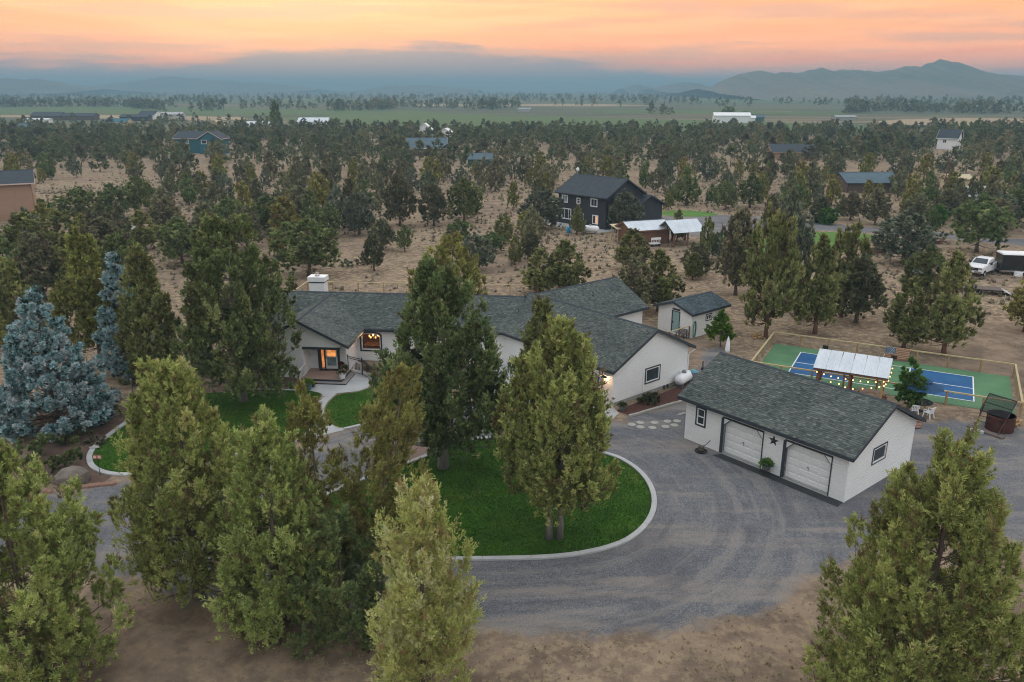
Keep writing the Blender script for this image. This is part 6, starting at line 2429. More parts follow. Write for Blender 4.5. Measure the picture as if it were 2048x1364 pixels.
simple_house('long house with blue grey roof and pale barge boards in the wood', (hx, hy), R(5), 13.5, 12.0, 2.7, 3.2, 'brown_siding', 'blue_roof', trim='white_trim', gable_trim='white_trim')
hx, hy, _ = at(936, 333)
simple_house('small outbuilding with blue grey roof behind a brown juniper', (hx, hy), R(0), 7.0, 6.0, 2.2, 1.6, 'teal_siding', 'blue_roof', name='outbuilding', cat='shed', trim='blue_roof')
hx, hy, _ = at(1546, 319)
simple_house('low house with long dark roof deep in the wood', (hx, hy), R(0), 15.0, 10.0, 2.4, 2.4, 'tan_siding', 'dark_roof', trim='tan_siding', gable_trim='tan_siding')
hx, hy, _ = at(1694, 386)
simple_house('long low house with dark green roof in the wood beyond the road', (hx, hy), R(2), 11.5, 9.0, 2.3, 1.9, 'brown_siding', 'blue_roof', trim='dark_roof')
hx, hy, _ = at(1872, 298)
simple_house('white farmhouse with dark gabled roof at the wood edge', (hx, hy), R(-40), 7.0, 7.0, 4.2, 3.2, 'white_paint', 'dark_roof', trim='white_trim', wins=(('f', 2.0, 2.4, 1.2, 1.2, 'v', 'glass'), ('r', 2.5, 2.6, 1.5, 1.2, 'v', 'glass')))
FB = [(1428, 246, 24, 13, 5.0, 2.0, -8, 'white_paint', 'white_paint', 'big white farm barn with pale roof on the green field', 'farm_barn', 'barn'),
      (1484, 244, 9, 7, 3, 1.4, -8, 'white_paint', 'white_paint', 'white lean annex at the right end of the farm barn', 'barn_annex', 'barn'),
      (1502, 243, 9, 7, 3, 1.8, -8, 'teal_siding', 'blue_roof', 'blue roofed shed right of the white farm barn', 'farm_shed', 'shed'),
      (1672, 241, 15, 9, 2.6, 1.2, 0, 'concrete_old', 'concrete_old', 'long pale shed beyond the green field before dark trees', 'farm_shed', 'shed'),
      (492, 263, 15, 10, 3.2, 2.2, 2, 'white_paint', 'galvanised', 'pale blue metal building left of the tall poplar', 'metal_building', 'building'),
      (596, 254, 18, 11, 3.2, 2.4, 0, 'white_paint', 'galvanised', 'pale metal roofed building right of the tall poplar', 'metal_building', 'building'),
      (443, 263, 6, 7, 3.4, 2.6, 85, 'yellow_siding', 'yellow_siding', 'cream gabled house in the far wood', 'house', 'house'),
      (208, 255, 14, 10, 3.0, 2.2, 0, 'yellow_siding', 'teal_siding', 'cream house with teal roof in the far wood', 'house', 'house'),
      (276, 239, 16, 9, 3.4, 3.0, -20, 'white_paint', 'dark_roof', 'white house with dark dormered roof at the far field', 'house', 'house'),
      (318, 237, 18, 9, 3.2, 1.8, 0, 'concrete', 'concrete', 'long pale barn beside the far white house', 'farm_barn', 'barn'),
      (240, 242, 20, 9, 3.0, 1.6, 0, 'dark_roof', 'dark_roof', 'dark roofed barn left of the far white house', 'farm_barn', 'barn'),
      (62, 240, 22, 11, 3.0, 2.8, 0, 'brown_siding', 'dark_roof', 'broad dark roofed barn at the far left field', 'farm_barn', 'barn'),
      (124, 240, 24, 9, 3.0, 2.0, 0, 'brown_siding', 'dark_roof', 'long dark barn on the tan stubble strip', 'farm_barn', 'barn'),
      (50, 246, 16, 6, 2.4, 0.8, 0, 'white_paint', 'galvanised', 'low white roofed shed at the wood edge', 'farm_shed', 'shed'),
      (22, 268, 12, 9, 2.8, 2.4, 10, 'teal_siding', 'blue_roof', 'blue roofed house in the wood at far left', 'house', 'house'),
      (862, 279, 4.5, 6, 4.5, 3.0, 85, 'white_paint', 'white_paint', 'small white gabled house among far trees', 'house', 'house'),
      (900, 279, 5.5, 5, 3.2, 2.0, 80, 'white_paint', 'white_paint', 'second small white house right of the gabled one', 'house', 'house'),
      (1036, 223, 13, 8, 2.6, 1.2, 0, 'concrete', 'concrete_old', 'white sheds in the far haze beside a dark tree', 'farm_shed', 'shed'),
      (1896, 378, 5, 4, 2.4, 1.0, 0, 'yellow_siding', 'yellow_siding', 'cream shed left of the rounded metal hut', 'shed', 'shed')]
for px_, py_, L_, W_, h_, ri_, rz_, wm_, rm_, lb_2, nm_, ct_ in FB:
    p = at(px_, py_)
    simple_house(lb_2, p, R(rz_), L_, W_, h_, ri_, wm_, rm_, name=nm_, cat=ct_, trim=wm_, ov=0.4)
qh = thing('quonset_hut', 'rounded pale blue metal hut in the wood', 'hut', at(1918, 402), R(12))
mb = MB()
rr = 2.6
arcp = [(rr * math.cos(a), rr * 1.15 * math.sin(a)) for a in np.linspace(0, math.pi, 13)]
for (y0, z0_), (y1, z1_) in zip(arcp[:-1], arcp[1:]):
    mb.hexa([(0, y0, z0_), (7, y0, z0_), (7, y0 * 0.96, z0_ * 0.96), (0, y0 * 0.96, z0_ * 0.96), (0, y1, z1_), (7, y1, z1_), (7, y1 * 0.96, z1_ * 0.96), (0, y1 * 0.96, z1_ * 0.96)])
mb.build('shell', M['galvanised'], qh, True)
MB().add([(0.3, p[0] * 0.95, p[1] * 0.95) for p in arcp], [tuple(range(13))]).build('end_wall', M['dark_roof'], qh)
up_ = thing('utility_pole', 'wooden utility pole with insulator rising from the wood', 'pole', at(1887, 385))
MB().tube([(0, 0, 0), (0, 0, 8.2)], [0.16, 0.11], 8).build('pole', M['wood_brown'], up_)
MB().box(-0.8, 0.8, -0.06, 0.06, 7.6, 7.75).build('crossarm', M['wood_brown'], up_)
for x in (-0.7, 0.0, 0.7):
    MB().lathe([(0.05, 7.75), (0.08, 7.85), (0.03, 7.95), (0, 7.96)], 8, (x, 0, 0)).build('insulator', M['white_plastic'], up_)


# ------------------------------------------------------------------ vehicles
def wheel(parent, x, y, r=0.40, w=0.28, side=1):
    t = MB().lathe([(r * 0.6, -w / 2), (r * 0.95, -w / 2), (r, -w / 2 + 0.04), (r, w / 2 - 0.04), (r * 0.95, w / 2), (r * 0.6, w / 2), (r * 0.6, -w / 2)], 20, (x, y, r), 'y').build('tyre', M['tyre'], parent)
    MB().lathe([(0.0, side * w * 0.35), (r * 0.2, side * w * 0.42), (r * 0.5, side * w * 0.3), (r * 0.6, side * w * 0.45), (r * 0.6, -side * w * 0.3), (0, -side * w * 0.3)], 14, (x, y, r), 'y').build('rim', M['chrome'], t)


tr = thing('pickup_truck', 'white crew cab dually pickup parked facing the house', 'truck', at(1963, 546), R(-139))
# x forward
def lofted(secs):
    mb = MB()
    n = len(secs[0])
    for s in secs:
        mb.v += [tuple(p) for p in s]
    for i in range(len(secs) - 1):
        for k in range(n):
            k2 = (k + 1) % n
            mb.f.append((i * n + k, i * n + k2, (i + 1) * n + k2, (i + 1) * n + k))
    mb.f.append(tuple(range(n))[::-1])
    m0 = (len(secs) - 1) * n
    mb.f.append(tuple(m0 + k for k in range(n)))
    return mb


def sec(x, hw, z0, z1, top=None):
    t = top or hw * 0.94
    return [(x, -hw, z0), (x, hw, z0), (x, hw * 1.0, (z0 + z1) / 2), (x, hw * 0.99, z1 - 0.1), (x, t * 0.95, z1), (x, -t * 0.95, z1), (x, -hw * 0.99, z1 - 0.1), (x, -hw, (z0 + z1) / 2)]


lofted([sec(3.05, 0.95, 0.55, 1.15), sec(2.95, 1.0, 0.5, 1.28), sec(2.2, 1.02, 0.48, 1.36), sec(1.35, 1.02, 0.48, 1.40), sec(1.3, 1.02, 0.48, 1.36), sec(-1.0, 1.02, 0.48, 1.36), sec(-1.05, 1.02, 0.48, 1.42), sec(-1.6, 1.04, 0.52, 1.42),
        sec(-3.1, 1.04, 0.55, 1.42)]).build('body', M['car_white'], tr)
lofted([sec(1.35, 0.97, 1.34, 1.40, 0.97), sec(0.62, 0.92, 1.34, 1.98, 0.72), sec(0.3, 0.92, 1.34, 2.03, 0.74), sec(-0.9, 0.92, 1.34, 2.02, 0.74), sec(-1.05, 0.92, 1.34, 1.6, 0.8)]).build('cab', M['car_white'], tr)
MB().quad((1.31, -0.86, 1.44), (1.31, 0.86, 1.44), (0.66, 0.70, 1.99), (0.66, -0.70, 1.99)).build('windshield', M['glass'], tr)
for s in (-1, 1):
    for x0, x1, xa, xb in ((0.95, 0.15, 0.5, 0.15), (0.05, -0.85, 0.05, -0.8)):
        MB().quad(*[(x, s * y, z) for x, y, z in ((x0, 0.945, 1.44), (x1, 0.945, 1.44), (xb, 0.80, 1.90), (xa, 0.80, 1.90))]).build('side_window', M['glass'], tr)
    MB().box(0.75, 0.95, s * 1.22 - 0.1, s * 1.22 + 0.1, 1.35, 1.62).build('mirror', M['dark_metal'], tr)
    MB().box(3.0, 3.075, s * 0.78 - 0.2, s * 0.78 + 0.2, 0.98, 1.18).build('headlight', M['chrome'], tr)
    MB().box(-2.75, -1.75, s * 1.10 - 0.1, s * 1.10 + 0.1, 0.75, 1.12).build('rear_fender', M['car_white'], tr)
    wheel(tr, 2.1, s * 0.94, side=s)
    wheel(tr, -2.2, s * 1.05, w=0.42, side=s)
MB().box(3.02, 3.085, -0.56, 0.56, 0.82, 1.16).build('grille', M['dark_metal'], tr)
MB().box(3.0, 3.16, -0.98, 0.98, 0.52, 0.76).build('bumper', M['chrome'], tr)
MB().box(3.161, 3.17, -0.17, 0.17, 0.58, 0.72).build('number_plate', M['white_plastic'], tr)
MB().box(3.086, 3.096, -0.12, 0.12, 0.97, 1.02).build('badge', M['wood_pale'], tr)
MB().box(-3.0, -1.12, -0.88, 0.88, 0.98, 1.428).build('truck_bed', M['dark_metal'], tr)
et = thing('enclosed_trailer', 'black enclosed trailer with white roof behind the white pickup', 'trailer', at(2048, 548), R(-10))
mb = MB()
mb.box(-3.2, 3.4, -1.1, 1.1, 0.55, 2.55)
mb.build('body', M['car_black'], et)
lofted([[(x, y, z) for y, z in ((-1.12, 2.55), (1.12, 2.55), (1.0, 2.72), (-1.0, 2.72))] for x in (-3.22, 3.42)]).build('roof', M['white_plastic'], et)
mb = MB()
mb.box(-3.22, 3.42, -1.125, 1.125, 0.48, 0.6)
mb.build('frame_rail', M['chrome'], et)
for x in (-0.5, 0.5):
    for s in (-1, 1):
        wheel(et, x, s * 1.0, 0.36, 0.24, s)
MB().bar((-3.2, 0, 0.5), (-4.4, 0, 0.5), 0.12).build('tongue', M['dark_metal'], et)
ft = thing('flatbed_trailer', 'low flat trailer with wooden deck left of the white pickup', 'trailer', at(1958, 585), R(-18))
for k in range(9):
    MB().box(-2.2, 2.2, -0.95 + k * 0.212, -0.95 + k * 0.212 + 0.2, 0.55, 0.60).build('deck_plank', M['wood_grey'], ft)
MB().box(-2.25, 2.25, -1.0, 1.0, 0.44, 0.545).build('frame', M['dark_metal'], ft)
MB().hexa([(2.25, -0.9, 0.5), (3.2, -0.9, 0.05), (3.2, 0.9, 0.05), (2.25, 0.9, 0.5), (2.25, -0.9, 0.56), (3.2, -0.9, 0.09), (3.2, 0.9, 0.09), (2.25, 0.9, 0.56)]).build('ramp', M['galvanised'], ft)
MB().box(-2.25, -0.6, 0.96, 1.0, 0.6, 0.9).build('side_board', M['dark_metal'], ft)
for s in (-1, 1):
    wheel(ft, -0.3, s * 1.12, 0.33, 0.2, s)


def small_car(label, loc, rz, m='car_black', name='parked_car', cat='car', boxy=False):
    t = thing(name, label, cat, loc, rz)
    lofted([sec(2.2, 0.85, 0.4, 0.75), sec(2.1, 0.9, 0.35, 0.88), sec(1.0, 0.92, 0.32, 0.98), sec(-1.9, 0.92, 0.32, 1.0), sec(-2.15, 0.86, 0.4, 0.92)]).build('body', M[m], t)
    lofted([sec(1.0, 0.86, 0.94, 0.99, 0.86), sec(0.35, 0.8, 0.94, 1.5, 0.64), sec(-1.3 if not boxy else -1.9, 0.8, 0.94, 1.48, 0.64), sec(-1.9 if not boxy else -2.05, 0.82, 0.94, 1.0, 0.8)]).build('cabin', M['glass'], t)
    MB().box(-1.25, 0.3, -0.6, 0.6, 1.485, 1.515).build('roof', M[m], t)
    for s in (-1, 1):
        for x in (-1.35, 1.35):
            wheel(t, x, s * 0.86, 0.32, 0.22, s)
        MB().box(2.12, 2.19, s * 0.6 - 0.15, s * 0.6 + 0.15, 0.66, 0.8).build('headlight', M['chrome'], t)
    return t


small_car('black car parked among junipers by the tan house drive', at(240, 447), R(-12))
small_car('dark utility vehicle half hidden by junipers left of the flat trailer', at(1832, 562), R(-130), name='utility_vehicle', cat='vehicle', boxy=True)
sheet('car_pad', poly_px([(222, 446), (262, 444), (272, 456), (262, 470), (240, 468)]), 0.012, M['concrete_old'])
bt2 = thing('black_flat_trailer', 'long black flat trailer on the far side of the gravel yard', 'trailer', at(1618, 444), R(-3))
MB().box(-3.6, 3.4, -1.0, 1.0, 0.7, 0.95).build('deck', M['car_black'], bt2)
MB().box(3.4, 3.9, -0.4, 0.4, 0.5, 1.3).build('toolbox', M['yellow_siding'], bt2)
for x in (-2.2, -1.2, 1.0):
    for s in (-1, 1):
        wheel(bt2, x, s * 0.95, 0.34, 0.22, s)
for lbl, px_, py_, w_, h_ in (('heap of brown cut brush under the big grey green juniper', 1754, 506, 4.2, 1.1), ('low heap of cut branches at the foot of the grey green juniper', 1835, 530, 3.0, 0.7), ('small brush heap near the dark juniper beyond the lawn', 1862, 486, 3.4, 0.8)):
    t = thing('brush_pile', lbl, 'brush', at(px_, py_))
    mb = MB()
    r_ = np.random.default_rng(px_)
    for k in range(60):
        a = r_.random() * 6.28
        c0 = np.array([r_.normal() * w_ * 0.22, r_.normal() * w_ * 0.15, abs(r_.normal()) * h_ * 0.35])
        d = np.array([math.cos(a), math.sin(a), r_.normal() * 0.25]) * r_.uniform(0.5, 1.3)
        p0, p1 = c0 - d, c0 + d
        p0[2], p1[2] = max(p0[2], 0.03), max(p1[2], 0.03)
        mb.tube([p0, p1], [0.05, 0.02], 5)
    mb.build('branches', M['rust'], t, kind='stuff')
    mb = MB()
    for k in range(4):
        mb.tube([(-w_ * 0.3 + k * 0.3, -0.5, 0.12), (-w_ * 0.1 + k * 0.4, 0.6, 0.16)], 0.11, 7)
    mb.build('logs', M['wood_brown'], t)
trg = thing('yard_clutter_crate', 'pale crate with white pipe near the enclosed trailer', 'crate', at(2036, 552), R(20))
MB().box(-0.4, 0.4, -0.3, 0.3, 0, 0.5).build('box', M['white_plastic'], trg)
MB().tube([(-1.6, -0.6, 0.15), (1.2, -0.5, 0.9)], 0.05, 8).build('pipe', M['white_trim'], trg)
yp = thing('yellow_post', 'leaning yellow guy post beside the enclosed trailer', 'post', at(2020, 548))
MB().tube([(0, 0, 0), (0.5, 0.2, 2.1)], 0.05, 8).build('post', M['broad_yellow'] if 'broad_yellow' in M else M['yellow_siding'], yp)
MB().tube([(0.5, 0.2, 2.1), (0.9, 0.35, 3.6)], 0.012, 5).build('guy_wire', M['grey_metal'], yp)
# ------------------------------------------------------------------ trees


def unit(v):
    return v / (np.linalg.norm(v, axis=-1, keepdims=True) + 1e-9)


def envelope(kind, t):
    """crown radius (0..1) at crown height t (0 = bottom, 1 = tip)"""
    t = np.clip(t, 0, 1)
    if kind == 'spruce':
        return (1 - t) ** 0.80 * np.minimum(1, 0.80 + 2.5 * t)
    if kind == 'column':
        return np.minimum(1, 0.6 + 1.6 * t) * (1 - t) ** 0.5
    if kind == 'round':
        return np.sqrt(np.clip(1 - (2 * t - 0.85) ** 2 / 1.5, 0, 1)) * np.minimum(1, (1.02 - t) * 3)
    if kind == 'open':
        return np.minimum(1, 0.62 + 1.2 * t) * (1 - t) ** 0.55
    return np.minimum(1, 0.62 + 1.5 * t) * (1 - t) ** 0.72      # juniper


def make_tree(seed, H, Rr, kind, base, n_spire, n_plume, n_leaf, leaf, spire=(0.95, 2.3), leafmat='juniper', barkmat='bark', trunk_r=0.17, twin=False, lean=(0, 0), limbs=True, lobes=0.3, up=0.84, dense=1.0, droop=0.0, width=0.27, lw=0.30):
    """returns (trunk_mesh, crown_mesh). Crown: upright sprays (spires) spread through the envelope, each made of small plumes of
    leaf-sized blades; the limbs run from the trunk to the sprays"""
    r = np.random.default_rng(seed)
    zb = base * H
    hc = H - zb
    # spires: heights weighted by circumference
    tt = np.linspace(0.0, 0.97, 200)
    wgt = envelope(kind, tt) + 0.10
    cdf = np.cumsum(wgt) / wgt.sum()
    t = np.interp(r.random(n_spire), cdf, tt)
    ph = (np.arange(n_spire) * 2.399963 + r.random(n_spire) * 1.3) % (2 * np.pi)
    lob = 1 + lobes * (0.5 * np.sin(2 * ph + r.random() * 6 + 2.0 * t) + 0.5 * np.sin(3 * ph + r.random() * 6 - 4 * t) + 0.5 * r.standard_normal(n_spire) * 0.6)
    lob = np.clip(lob, 0.5, 1.25)
    er = envelope(kind, t) * Rr * lob
    f = 0.28 + 0.68 * np.sqrt(r.random(n_spire))
    rad = er * f
    c = np.stack([np.cos(ph) * rad, np.sin(ph) * rad, zb + t * hc - 0.10 * hc * (f > 0.6) * droop], 1)
    out = np.stack([np.cos(ph), np.sin(ph), np.zeros(n_spire)], 1)
    hs = r.uniform(spire[0], spire[1], n_spire) * (0.65 + 0.35 * (1 - t)) * (H / 10) ** 0.5
    ax = unit(out * ((1 - up) * (0.55 + 0.9 * f * (1 - t)))[:, None] + np.array([0, 0, up]))
    # a leader on top
    c[0] = (0, 0, H - hs[0] * 0.9)
    ax[0] = (0, 0, 1)
    rs = hs * width * r.uniform(0.8, 1.25, n_spire)
    base_c = c - ax * (hs * 0.35)[:, None]
    tone = r.standard_normal(n_spire) * 0.15
    # plumes
    k = np.repeat(np.arange(n_spire), n_plume)
    m = len(k)
    s = r.random(m) ** 0.8
    pr = rs[k] * (1 - s) ** 0.55 * (0.5 + 0.5 * r.random(m))
    pa = r.random(m) * 2 * np.pi
    e1 = unit(np.cross(ax, np.array([0.31, 0.87, 0.2])))
    e2 = np.cross(ax, e1)
    rd = e1[k] * np.cos(pa)[:, None] + e2[k] * np.sin(pa)[:, None]
    pc = base_c[k] + ax[k] * (s * hs[k])[:, None] + rd * pr[:, None]
    pax = unit(ax[k] * 0.95 + rd * (0.6 * (1 - 0.5 * s))[:, None] + 0.22 * r.standard_normal((m, 3)))
    pl = hs[k] * (0.09 + 0.28 * r.random(m) ** 1.5)
    ptone = tone[k] + r.standard_normal(m) * 0.17
    # leaves
    q = np.repeat(np.arange(m), n_leaf)
    n = len(q)
    u = r.random(n)
    rnd = unit(r.standard_normal((n, 3)))
    w = rnd - (rnd * pax[q]).sum(1, keepdims=True) * pax[q]
    lp = pc[q] + pax[q] * (u * pl[q])[:, None] + w * (pl[q] * 0.24 * (1 - 0.8 * u))[:, None]
    ld = unit(pax[q] * 1.0 + w * 0.6 + 0.3 * r.standard_normal((n, 3)))
    side = unit(np.cross(ld, r.standard_normal((n, 3))))
    ll = leaf * 1.2 * r.uniform(0.65, 1.35, n)
    dead = (r.random(m) < 0.06)[q]
    twig = dead & (r.random(n) < 0.35)
    ll = np.where(twig, ll * 2.6, ll)
    lw = np.where(twig, 0.05, lw)
    v = np.empty((n, 3, 3))
    v[:, 0] = lp - side * (ll * lw)[:, None]
    v[:, 1] = lp + side * (ll * lw)[:, None]
    v[:, 2] = lp + ld * ll[:, None]
    v = v + (np.array([lean[0], lean[1], 0]) * (np.clip(v[..., 2:3], 0, None) / H) ** 1.3)
    v[..., 2] = np.maximum(v[..., 2], 0.05)
    tint = np.clip(0.5 + ptone[q] + 0.13 * r.standard_normal(n), 0, 1)
    tint = np.where(dead, 0.02, tint)
    crown = fast_mesh('crown', v.reshape(-1, 3), 3, np.arange(3 * n), M[leafmat], tint)
    # trunk and limbs
    mb = MB()
    hh = np.linspace(0, 0.86 * H, 9)
    wob = np.cumsum(r.standard_normal((9, 2)) * 0.03, 0) * H / 9
    ln = np.array([(np.array(lean) * (max(z, 0) / H) ** 1.3) for z in hh])
    offs = [(-0.27, 0.0), (0.27, 0.04)] if twin else [(0, 0)]
    for o in offs:
        pts = [(o[0] * (1 + 0.25 * i / 8) + wob[i, 0] + ln[i, 0], o[1] + wob[i, 1] + ln[i, 1], hh[i] - (0.05 if i == 0 else 0)) for i in range(9)]
        rr = [trunk_r * (1.35 if i == 0 else 1.0) * (1 - 0.93 * i / 8) + 0.012 for i in range(9)]
        mb.tube(pts, rr, 8)
    if limbs:
        for i in range(n_spire):
            if rad[i] < 0.15 * Rr or i % 5 in (1, 3):
                continue
            z0 = max(zb * 0.85, c[i, 2] - rad[i] * (0.55 if up > 0.6 else 0.2) - 0.25)
            z0 = min(z0, 0.84 * H)
            w0 = np.array([np.interp(z0, hh, wob[:, 0]), np.interp(z0, hh, wob[:, 1])])
            a = np.array([w0[0], w0[1], z0])
            b = base_c[i] + ax[i] * hs[i] * 0.55
            mid = a * 0.5 + base_c[i] * 0.5 + np.array([0, 0, -0.06 * rad[i]])
            P = [a, mid, base_c[i], b]
            P = [p + np.array([lean[0], lean[1], 0]) * (max(p[2], 0) / H) ** 1.3 for p in P]
            r0 = trunk_r * 0.19 * (1 - 0.6 * t[i])
            mb.tube(P, [r0, r0 * 0.7, r0 * 0.45, r0 * 0.12], 4, cap=False)
    trunk = mb.mesh('trunk', M[barkmat], True)
    return trunk, crown


def plant_tree(name, label, cat, loc, meshes, rotz=0.0, scale=1.0, group=None):
    sc = scale if hasattr(scale, '__len__') else (scale, scale, scale)
    t = thing(name, label, cat, (loc[0], loc[1], 0), rotz, group, sc)
    link('trunk', meshes[0], t)
    link('crown', meshes[1], t)
    return t


# --- the big trees round the house, one by one (photo base pixel, top row, half width in pixels)
def near(label, bpx, top, hw, kind='juniper', name='juniper_tree', cat='tree', **kw):
    b = at(*bpx)
    H = height_at(b, top)
    ppm = FPX / np.linalg.norm(b - _C)
    Rr = hw / ppm
    return plant_tree(name, label, cat, b, make_tree(kw.pop('seed'), H, Rr, kind, **kw))


near('big dark green juniper with thick single trunk on the curbed island', (888, 936), 540, 146, 'open', seed=101, base=0.14, n_spire=201, n_plume=30, n_leaf=20, leaf=0.15, leafmat='juniper_dark', barkmat='bark_grey', trunk_r=0.30, lobes=0.45, dense=1)
near('broad olive juniper with twin grey trunks on the curbed island lawn', (1109, 1077), 660, 126, 'open', seed=102, base=0.20, n_spire=178, n_plume=28, n_leaf=20, leaf=0.135, leafmat='juniper', barkmat='bark_grey', trunk_r=0.16, twin=True, lobes=0.28)
near('slim juniper between the island tree and the garage wing', (1078, 862), 612, 64, seed=103, base=0.1, n_spire=93, n_plume=26, n_leaf=17, leaf=0.15, leafmat='juniper_mid', trunk_r=0.15)
near('tall dark juniper shading the mulch bed left of the porch', (486, 803), 436, 140, 'open', seed=104, base=0.12, n_spire=232, n_plume=28, n_leaf=19, leaf=0.16, leafmat='juniper_dark', barkmat='bark_grey', trunk_r=0.28, lobes=0.45)
near('spreading foreground juniper above the gravel drive at the lot entrance', (85, 1365), 920, 165, 'open', seed=105, base=0.06, n_spire=232, n_plume=28, n_leaf=34, lw=0.19, leaf=0.101, leafmat='juniper', trunk_r=0.20, lobes=0.45)
near('wide light green juniper between the front lawn and the gravel loop', (398, 1195), 738, 150, 'open', seed=106, base=0.08, n_spire=217, n_plume=30, n_leaf=33, lw=0.19, leaf=0.106, leafmat='juniper', trunk_r=0.22, lobes=0.5)
near('bushy olive juniper standing over the drive beside the slender leaning one', (565, 1262), 845, 142, 'juniper', seed=107, base=0.05, n_spire=193, n_plume=30, n_leaf=33, lw=0.19, leaf=0.101, leafmat='juniper', trunk_r=0.2, lobes=0.4)
near('slender juniper with a bare upper stem by the island tip', (652, 1175), 790, 72, 'column', seed=108, base=0.06, n_spire=80, n_plume=26, n_leaf=30, lw=0.19, leaf=0.106, leafmat='juniper_brown', trunk_r=0.14, lobes=0.5, lean=(-0.3, 0.2))
near('leaning yellowish juniper with thin straggly top over the island curb', (745, 1165), 752, 95, 'column', seed=109, base=0.08, n_spire=89, n_plume=26, n_leaf=28, lw=0.19, leaf=0.106, leafmat='juniper_brown', trunk_r=0.15, lobes=0.55, lean=(1.9, 0.6))
near('bright yellow green juniper with several pointed tips beside the open gravel loop', (852, 1405), 980, 118, 'juniper', seed=110, base=0.04, n_spire=92, n_plume=36, n_leaf=36, lw=0.19, leaf=0.088, spire=(1.5, 3.6), width=0.17, leafmat='juniper_bright', trunk_r=0.16, lobes=0.8, up=0.86)
near('dense conical juniper standing in front of the garage gable', (1812, 1450), 884, 200, 'juniper', seed=111, base=0.03, n_spire=294, n_plume=32, n_leaf=33, lw=0.19, leaf=0.101, leafmat='juniper', trunk_r=0.26, lobes=0.42)
near('low dark juniper crowding under the slender stems at the loop', (690, 1275), 1040, 110, 'round', seed=112, base=0.03, n_spire=93, n_plume=26, n_leaf=28, lw=0.19, leaf=0.106, leafmat='juniper_dark', trunk_r=0.12, lobes=0.4)
near('big blue spruce beside the corner planting bed', (112, 858), 583, 104, 'spruce', 'blue_spruce', seed=113, base=0.02, n_spire=400, n_plume=16, n_leaf=24, leaf=0.17, spire=(0.45, 0.95), leafmat='spruce', trunk_r=0.2, lobes=0.06, up=0.5, width=0.36)
near('narrow blue spruce between two olive junipers left of the house', (262, 748), 506, 50, 'spruce', 'blue_spruce', seed=114, base=0.03, n_spire=170, n_plume=24, n_leaf=16, leaf=0.15, spire=(0.6, 1.3), leafmat='spruce', trunk_r=0.16, lobes=0.10, up=0.55, width=0.42)
near('olive juniper touching the narrow blue spruce on the house side', (312, 768), 500, 68, seed=115, base=0.08, n_spire=116, n_plume=26, n_leaf=17, leaf=0.16, leafmat='juniper_mid', trunk_r=0.18)
near('olive brown juniper behind the two blue spruces', (203, 738), 470, 66, seed=116, base=0.2, n_spire=124, n_plume=26, n_leaf=16, leaf=0.17, leafmat='juniper_brown', trunk_r=0.2)
near('green juniper behind the big blue spruce', (48, 700), 520, 52, seed=117, base=0.08, n_spire=93, n_plume=24, n_leaf=15, leaf=0.18, leafmat='juniper_mid', trunk_r=0.18)
near('tall juniper with bulky crown rising behind the main roof ridge', (905, 640), 478, 92, 'open', seed=118, base=0.1, n_spire=124, n_plume=24, n_leaf=15, leaf=0.18, leafmat='juniper_brown', trunk_r=0.2, lobes=0.45)

# --- mid-distance trees, one by one: copies of prototypes
PROT = {}
mid_specs = {
    'a': dict(kind='juniper', leafmat='juniper_mid', lobes=0.35, barkmat='bark_red'), 'b': dict(kind='open', leafmat='juniper_far', lobes=0.4),
    'c': dict(kind='round', leafmat='juniper_dark', lobes=0.3), 'd': dict(kind='column', leafmat='juniper_mid', lobes=0.4, barkmat='bark_red'),
    'e': dict(kind='round', leafmat='juniper_grey', lobes=0.35), 'f': dict(kind='open', leafmat='juniper_brown', lobes=0.4, barkmat='bark_red')}
for i, (k, s) in enumerate(mid_specs.items()):
    PROT[k] = make_tree(300 + i, 10.0, 3.2, s['kind'], 0.15, 110, 9, 18, 0.28, spire=(1.1, 2.6), leafmat=s['leafmat'], barkmat=s.get('barkmat', 'bark'), trunk_r=0.22, lobes=s['lobes'])
far_specs = {'fa': ('juniper', 'juniper_far'), 'fb': ('open', 'juniper_far'), 'fc': ('round', 'juniper_far'), 'fd': ('open', 'juniper_brown'), 'fe': ('round', 'juniper_grey'), 'ff': ('juniper', 'juniper_dark')}
for i, (k, (kd, lm)) in enumerate(far_specs.items()):
    PROT[k] = make_tree(330 + i, 10.0, 3.3, kd, 0.06, 56, 7, 12, 0.48, spire=(1.3, 2.6), leafmat=lm, trunk_r=0.24, lobes=0.35, limbs=False)

placed = []


def mid(label, bpx, top, hw, proto, name='juniper_tree', group=None):
    b = at(*bpx)
    H = height_at(b, top)
    ppm = FPX / np.linalg.norm(b - _C)
    r_ = hw / ppm
    placed.append((b[0], b[1], r_))
    return plant_tree(name, label, 'tree', b, PROT[proto], random.random() * 6.28, (r_ / 3.2, r_ / 3.2, H / 10.0), group)


SCRUB = {'a': 'olive green pointed juniper', 'b': 'dull green open crowned juniper', 'c': 'dark green round crowned juniper', 'e': 'pale grey green juniper', 'd': 'slim olive juniper', 'f': 'brownish juniper'}
mid('tall red barked juniper with a wood pile at its foot beside the court corner', (1531, 677), 418, 56, 'd')
mid('juniper with clear trunk past the court back fence beside the red barked one', (1629, 667), 480, 52, 'a')
mid('thin juniper with yellowish spire behind the pair past the court fence', (1682, 634), 448, 44, 'd')
mid('round topped juniper between the thin spire and the parked pickup', (1711, 645), 518, 50, 'b')
mid('young juniper directly behind the pallet flag', (1806, 697), 560, 42, 'a')
mid('cone shaped juniper right of the pallet flag behind the court', (1886, 710), 515, 55, 'a')
mid('dark low juniper behind the cone shaped one by the parked utility vehicle', (1845, 612), 498, 38, 'c')
mid('juniper at the bare slope below the flat trailer', (2048, 664), 560, 34, 'f')
mid('big grey green juniper with spreading limbs next to a brush heap', (1806, 528), 425, 50, 'e')
